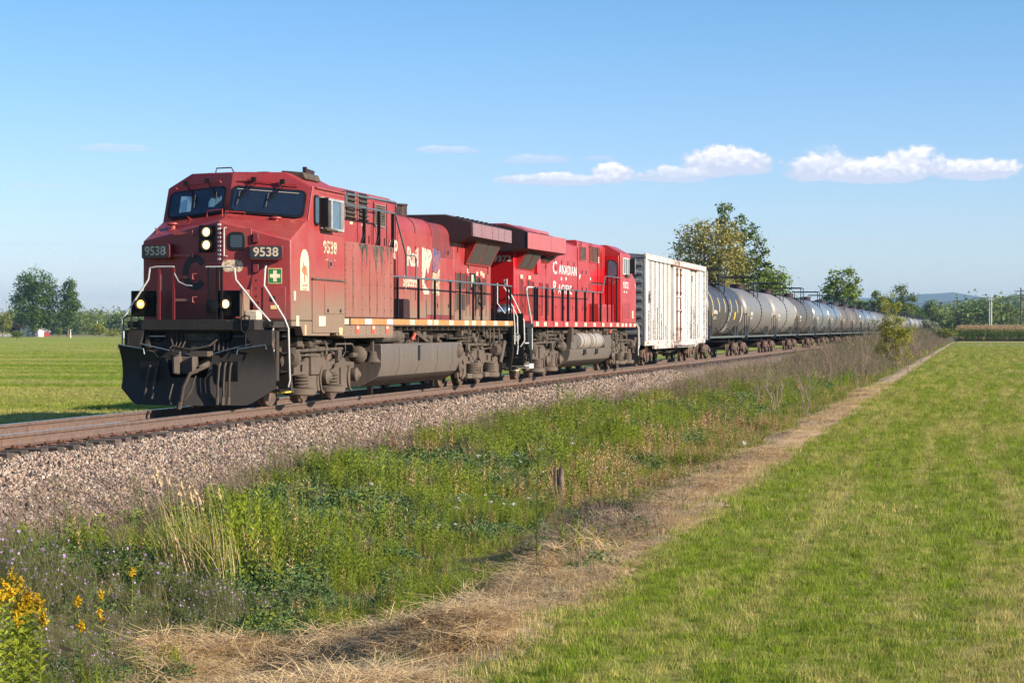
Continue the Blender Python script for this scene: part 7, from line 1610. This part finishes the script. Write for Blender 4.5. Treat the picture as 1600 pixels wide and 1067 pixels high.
tree_px('round_tree', 155, 600, [(152, 513, 9, 6), (160, 516, 8, 6), (150, 519, 10, 5)], 'lime', 1300, .5, 'small round olive tree at the field edge right of the cottonwoods', 14, .12, spread=.4)
tree_px('round_shrub', 91, 600, [(91, 517, 6, 6)], 'mid', 500, .45, 'small dark conical shrub between the two cottonwood trunks', 15, .1, 'shrub', spread=.4)
tree_px('round_shrub', 176, 620, [(174, 521, 12, 3)], 'lime', 700, .5, 'low olive hedge right of the small round tree', 16, .1, 'shrub', spread=.4)
tree_px('brush_pile', 26, 420, [(26, 521, 9, 5), (20, 524, 6, 3), (34, 524, 6, 3)], 'mid', 900, .3, 'heap of cut brush lying in the meadow at the left', 17, .05, 'brush pile', spread=.4)
# sapling beside the sandy track
g0 = ground_at(1386, 577); Ys = g0.y; k = Ys / math.cos(TH_) / F_
L = [((px - 1390) * k, 0, hpx(py, Ys) - g0.z, wx * k, wx * k * .8, hy * k) for px, py, wx, hy in [(1397, 468, 4, 8), (1388, 474, 6, 7), (1388, 482, 9, 8), (1404, 480, 7, 7), (1395, 500, 14, 9), (1384, 512, 11, 8), (1412, 502, 9, 6), (1400, 520, 20, 9), (1418, 517, 9, 5), (1390, 538, 15, 10), (1410, 542, 12, 10), (1404, 560, 11, 8), (1388, 575, 9, 8), (1380, 545, 9, 9), (1398, 590, 10, 9), (1415, 522, 12, 7), (1372, 505, 5, 5), (1425, 517, 6, 4), (1378, 560, 12, 10), (1402, 564, 14, 9), (1418, 552, 9, 8), (1412, 530, 16, 8)]]
me, mb = make_tree(L, 4.6, 'sap', 11000, .115, 31, .05, limbs=40, spread=.46)
place_tree('sapling', me, mb, g0, 'young yellow green tree beside the sandy track, in front of the tank cars', 'sapling')
tree_px('silver_shrub', 1450, 395, [(1450, 506, 11, 6), (1457, 512, 12, 7), (1444, 512, 6, 5)], 'silver', 1500, .32, 'pale silvery shrub at the end of the train', 32, .1, 'shrub', spread=.35)
tree_px('green_shrub', 1476, 380, [(1474, 520, 14, 7), (1488, 518, 9, 6), (1462, 524, 9, 5)], 'lime', 1600, .3, 'yellow green shrub between the train end and the corn', 33, .1, 'shrub', spread=.35)
# rows of far trees: a few shapes, each copied
shapes = []
for k_, (leaf, wid) in enumerate((('mid', 5.5), ('dark', 5), ('green', 6.5), ('mid', 8), ('lime', 5))):
    Lb = [(0, 0, 6.5, wid, wid * .8, 3.4), (-wid * .5, 0, 5, wid * .7, wid * .6, 3), (wid * .5, 1, 4.8, wid * .7, wid * .6, 3), (0, 0, 2.5, wid, wid * .7, 2.2)]
    shapes.append(make_tree(Lb, 9.5, leaf, 1500, 1.05, 60 + k_, .25, spread=.36, limbs=6))
shared = {}
def row_tree(shape, X, Y, h, label, group, z=-1.05):
    me, mb = shapes[shape]
    t, dat = place_tree('background_tree', me, shared.get(shape, mb), (X, Y, z), label, 'tree', group, h / 9.8); shared[shape] = dat; t.rotation_euler = (0, 0, rr.uniform(0, 6.28))
for k_ in range(34):
    px = rr.uniform(-10, 345) if k_ > 4 else 70 + k_ * 40; Y = rr.uniform(820, 960); row_tree(rr.choice((0, 1, 3, 0, 3)), lat(px, Y), Y, rr.uniform(8, 11.5), 'tree in the dense green wood along the far edge of the left meadow', 'trees of the wood behind the left meadow')
for k_ in range(44):
    px = 1380 + k_ * 5.6 + rr.uniform(-4, 4); Y = rr.uniform(650, 780); row_tree(rr.choice((0, 1, 3, 4, 2, 3)), lat(px, Y), Y, rr.uniform(5.5, 9.5), 'tree in the wooded belt behind the corn field', 'trees of the belt behind the corn')
for px, h, lab in ((1533, 11.5, 'broad tree standing out of the belt behind the pale twin poles'), (1563, 11, 'round tree of the belt midway between the poles'), (1480, 8, 'tree of the belt just right of the train end')):
    row_tree(3, lat(px, 640), 640, h, lab, None)
# wooded rise and blue hills
def ridge(name, prof, Y, depth, m, base=-1.2, ny=10, rough=0):
    """terrain whose skyline follows prof (px, py) at distance Y"""
    px = np.array([p[0] for p in prof], float); py = np.array([p[1] for p in prof], float)
    xs_ = np.linspace(px[0], px[-1], 130); top = np.interp(xs_, px, py); X = np.array([lat(q, Y) for q in xs_]); H = np.array([hpx(q, Y) for q in top]) - base
    v = []; 
    for j in range(ny + 1):
        t = j / ny; s = math.sin(t * PI) if t < .5 else math.sin(t * PI) * .999
        for x, h in zip(X, H): v.append((x * (1 + (t - .5) * depth / Y), Y + (t - .5) * depth, base + max(0, h) * s * (1 + rough * (smooth_noise(np.array([x * 3.]), np.array([t * 900.]), 180, 3)[0] - .5) * (1 if 0 < t < .5 else 0))))
    n = len(X); f = [(j * n + i, j * n + i + 1, (j + 1) * n + i + 1, (j + 1) * n + i) for j in range(ny) for i in range(n - 1)]
    o = MB().add(v, f).build(name, m, None, recalc=False); return tag(o, kind='structure')
hm = simple('forested_hillside', (.07, .10, .075), .95, var=.25, scale=.004)
ridge('hills', [(-2400, 513), (-1500, 500), (-700, 506), (0, 511), (900, 508), (1150, 500), (1250, 480), (1270, 470), (1300, 467), (1345, 467), (1385, 468), (1410, 466), (1426, 463), (1440, 461.5), (1452, 459.5), (1462, 460.3), (1475, 458.8), (1488, 460.6), (1505, 462.5), (1518, 466), (1530, 469), (1540, 469), (1552, 466.5), (1562, 465.8), (1570, 466), (1577, 465), (1590, 466.5), (1612, 468), (1700, 474), (1900, 463), (2300, 478), (3000, 490), (4200, 512)], 7500, 2600, hm, rough=.12)
riseM = simple('far_wooded_slope', (.05, .075, .035), .95, var=.5, scale=.03)
ridge('wooded_rise', [(1330, 513), (1400, 505), (1450, 500), (1500, 491), (1535, 489), (1560, 486), (1590, 481), (1640, 478), (1800, 488), (2100, 512)], 2000, 500, riseM, ny=8)
P = []
for _ in range(2600):
    px = U(1380, 1800); t = U(.05, .5); y = 2000 + (t - .5) * 500; top = np.interp(px, [1330, 1400, 1450, 1500, 1535, 1560, 1590, 1640, 1800], [513, 505, 500, 491, 489, 486, 481, 478, 488]); P.append((lat(px, y), y, -1.2 + (hpx(top, 2000) + 1.2) * math.sin(t * PI) - 1.5))
scatter('distant_woods', P, [s[0] for s in shapes], rng.integers(0, 5, len(P)), spin(len(P), 0), rng.uniform(.7, 1.25, len(P)), 'far off wood covering the low rise under the blue hills')

# ------------------------------------------------------------------ poles, wires, buildings
M['polewood'] = simple('dark_pole_wood', (.07, .055, .045), .9); M['polepale'] = simple('pale_pole', (.55, .55, .52), .7); M['wire'] = simple('power_wire', (.03, .03, .03), .6)
def pole(px, top, Y, label, mat='polewood', r=.16, arms=((.93, 1.3),), lean=0, base=-1.1):
    t = empty('utility_pole', (lat(px, Y), Y, base)); tag(t, label, 'utility pole'); h = hpx(top, Y) - base
    MB().tube([(0, 0, 0), (lean, 0, h)], [r, r * .7], 8).build('pole_shaft', M[mat], t)
    for f, w in arms:
        MB().box(-w, w, -.35, -.22, h * f - .1, h * f + .1).build('crossarm', M[mat], t)
        for x in (-w * .9, -w * .35, w * .35, w * .9): MB().lathe([(.05, 0), (.09, .08), (.05, .2), (.02, .22)], (x, -.28, h * f + .1), 'z', 8).build('insulator', M['polepale'], t)
    return t
pole(1595, 453, 560, 'tallest dark utility pole at the right edge behind the corn', r=.24, arms=((.93, 1.7), (.80, 1.2)))
pole(1546, 462, 600, 'pale pole, left one of the twin pair behind the corn', 'polepale', .2, ()); pole(1549, 462, 600, 'pale pole, right one of the twin pair behind the corn', 'polepale', .2, ((.86, .8),))
pole(1495.5, 468, 800, 'dark utility pole with a crossarm in front of the highest hill', r=.26); pole(1491, 473, 860, 'thinner dark pole just left of the one before the highest hill', r=.24, arms=())
pole(1470.5, 472, 860, 'dark pole rising from the trees above the train end', r=.26, arms=((.95, 1.2), (.85, .8))); pole(1539, 468, 800, 'dark utility pole just left of the pale twin poles', r=.26, arms=((.92, 1.5),))
pole(21, 491, 640, 'short leaning pale pole beside the large cottonwood', 'polepale', .22, (), -.8); pole(152, 500, 700, 'thin pale pole above the small round olive tree', 'polepale', .18, ()); pole(193.5, 498, 560, 'weathered grey pole at the meadow edge left of the locomotive', 'polepale', .26, (), -.3)
pole(110, 515, 560, 'short pale post at the foot of the slender cottonwood', 'polepale', .25, ())
def wire(a, b, sag, label):
    A_, B_ = Vector(a), Vector(b); pts = [A_.lerp(B_, t) + Vector((0, 0, -sag * 4 * t * (1 - t))) for t in np.linspace(0, 1, 13)]
    o = MB().tube(pts, .045, 4).build('power_line', M['wire'], None); tag(o, label, 'wire')
W3 = lambda px, py, Y: (lat(px, Y), Y, hpx(py, Y))
wire(W3(1591, 458, 560), W3(1538, 471, 800), 2.0, 'power wire from the tallest pole down to the pole by the twin pair'); wire(W3(1599, 465, 560), W3(1541, 472, 800), 2.2, 'lower power wire from the tallest pole towards the left')
wire(W3(1538, 471, 800), W3(1470, 476, 860), 2.5, 'power wire running left over the trees to the pole above the train end'); wire(W3(1700, 448, 520), W3(1595, 456, 560), 1.5, 'power wire running right from the tallest pole')
wire(W3(1700, 466, 600), W3(1549, 468, 600), .8, 'level wire right of the pale twin poles'); wire(W3(1546, 466, 600), W3(1345, 474, 620), 1.2, 'long level wire left of the pale twin poles')
wire(W3(1700, 486, 640), W3(1549, 473, 600), 1.0, 'lowest wire right of the pale twin poles')
M['wallwhite'] = simple('white_clapboard', (.72, .70, .68), .7, var=.1, scale=1); M['barnred'] = simple('red_barn_boards', (.24, .035, .028), .8, var=.2, scale=1); M['roofgrey'] = simple('grey_roof', (.30, .30, .32), .8); M['winglass'] = simple('dark_window', (.03, .035, .04), .2)
def house(px0, px1, Y, wall_h, roof_h, mat, label, name, doors=()):
    x0, x1 = lat(px0, Y), lat(px1, Y); w = x1 - x0; t = empty(name, (x0, Y, -1.1)); tag(t, label, 'building')
    MB().prism([(0, 0), (w, 0), (w, wall_h), (w / 2, wall_h + roof_h), (0, wall_h)], 0, 9, 'y').build('wall', M[mat], t)
    MB().prism([(-.3, wall_h - .1), (w / 2, wall_h + roof_h + .05), (w + .3, wall_h - .1), (w + .3, wall_h + .08), (w / 2, wall_h + roof_h + .25), (-.3, wall_h + .08)], -.3, 9.3, 'y').build('roof', M['roofgrey'], t)
    for (a, b, z0, z1, m) in doors: MB().box(w * a, w * b, -.06, -.003, z0, z1).build('window' if z0 > .2 else 'door', M[m], t)
    return t
house(31, 50, 640, 2.8, 1.6, 'wallwhite', 'white gabled building under the large cottonwood', 'white_shed', ((.55, .75, .0, 1.9, 'roofgrey'),))
house(51.5, 60, 650, 1.7, .6, 'barnred', 'small red barn beside the white building', 'red_barn', ((.12, .3, 0, 1.7, 'wallwhite'), (.62, .8, 0, 1.7, 'wallwhite')))
fe = empty('white_fence', (lat(-6, 630), 630, -1.1)); tag(fe, 'white picket fence at the left edge of the meadow', 'fence'); wF = lat(20, 630) - lat(-6, 630)
for k_ in range(22): MB().box(k_ * wF / 22, k_ * wF / 22 + wF / 22 * .7, 0, .05, .1, 1.15).build('picket', M['wallwhite'], fe)
MB().box(0, wF, .05, .12, .3, .45).box(0, wF, .05, .12, .85, 1.0).build('rail', M['wallwhite'], fe)
for px, w_ in ((1557.5, 4), (1563.2, 3.4)):
    Y = 2150; t = MB().lathe([(w_ / 2, 0), (w_ / 2, 11), (w_ * .35, 12.2), (.2, 12.8)], (0, 0, 0), 'z', 14).build('silo', M['wallwhite'], None); t.location = (lat(px, Y), Y, hpx(484, Y)); tag(t, 'white silo on the wooded rise, %s one of two' % ('left' if w_ == 4 else 'right'), 'silo')
# ------------------------------------------------------------------ haze
def build_haze():
    m = bpy.data.materials.new('thin_blue_air'); m.use_nodes = True; nt = m.node_tree; nt.nodes.clear(); o_ = nt.nodes.new('ShaderNodeOutputMaterial'); v = nt.nodes.new('ShaderNodeVolumePrincipled')
    v.inputs['Color'].default_value = (.44, .72, 1.0, 1); v.inputs['Density'].default_value = HAZE; v.inputs['Anisotropy'].default_value = .2; nt.links.new(v.outputs[0], o_.inputs['Volume'])
    o = MB().box(-6600, 6600, -500, 9200, -3.0, 160).build('haze', m, None, smooth=False, recalc=False); tag(o, 'thin bluish air over the whole plain', kind='stuff')
HAZE = 9.5e-5
build_haze()
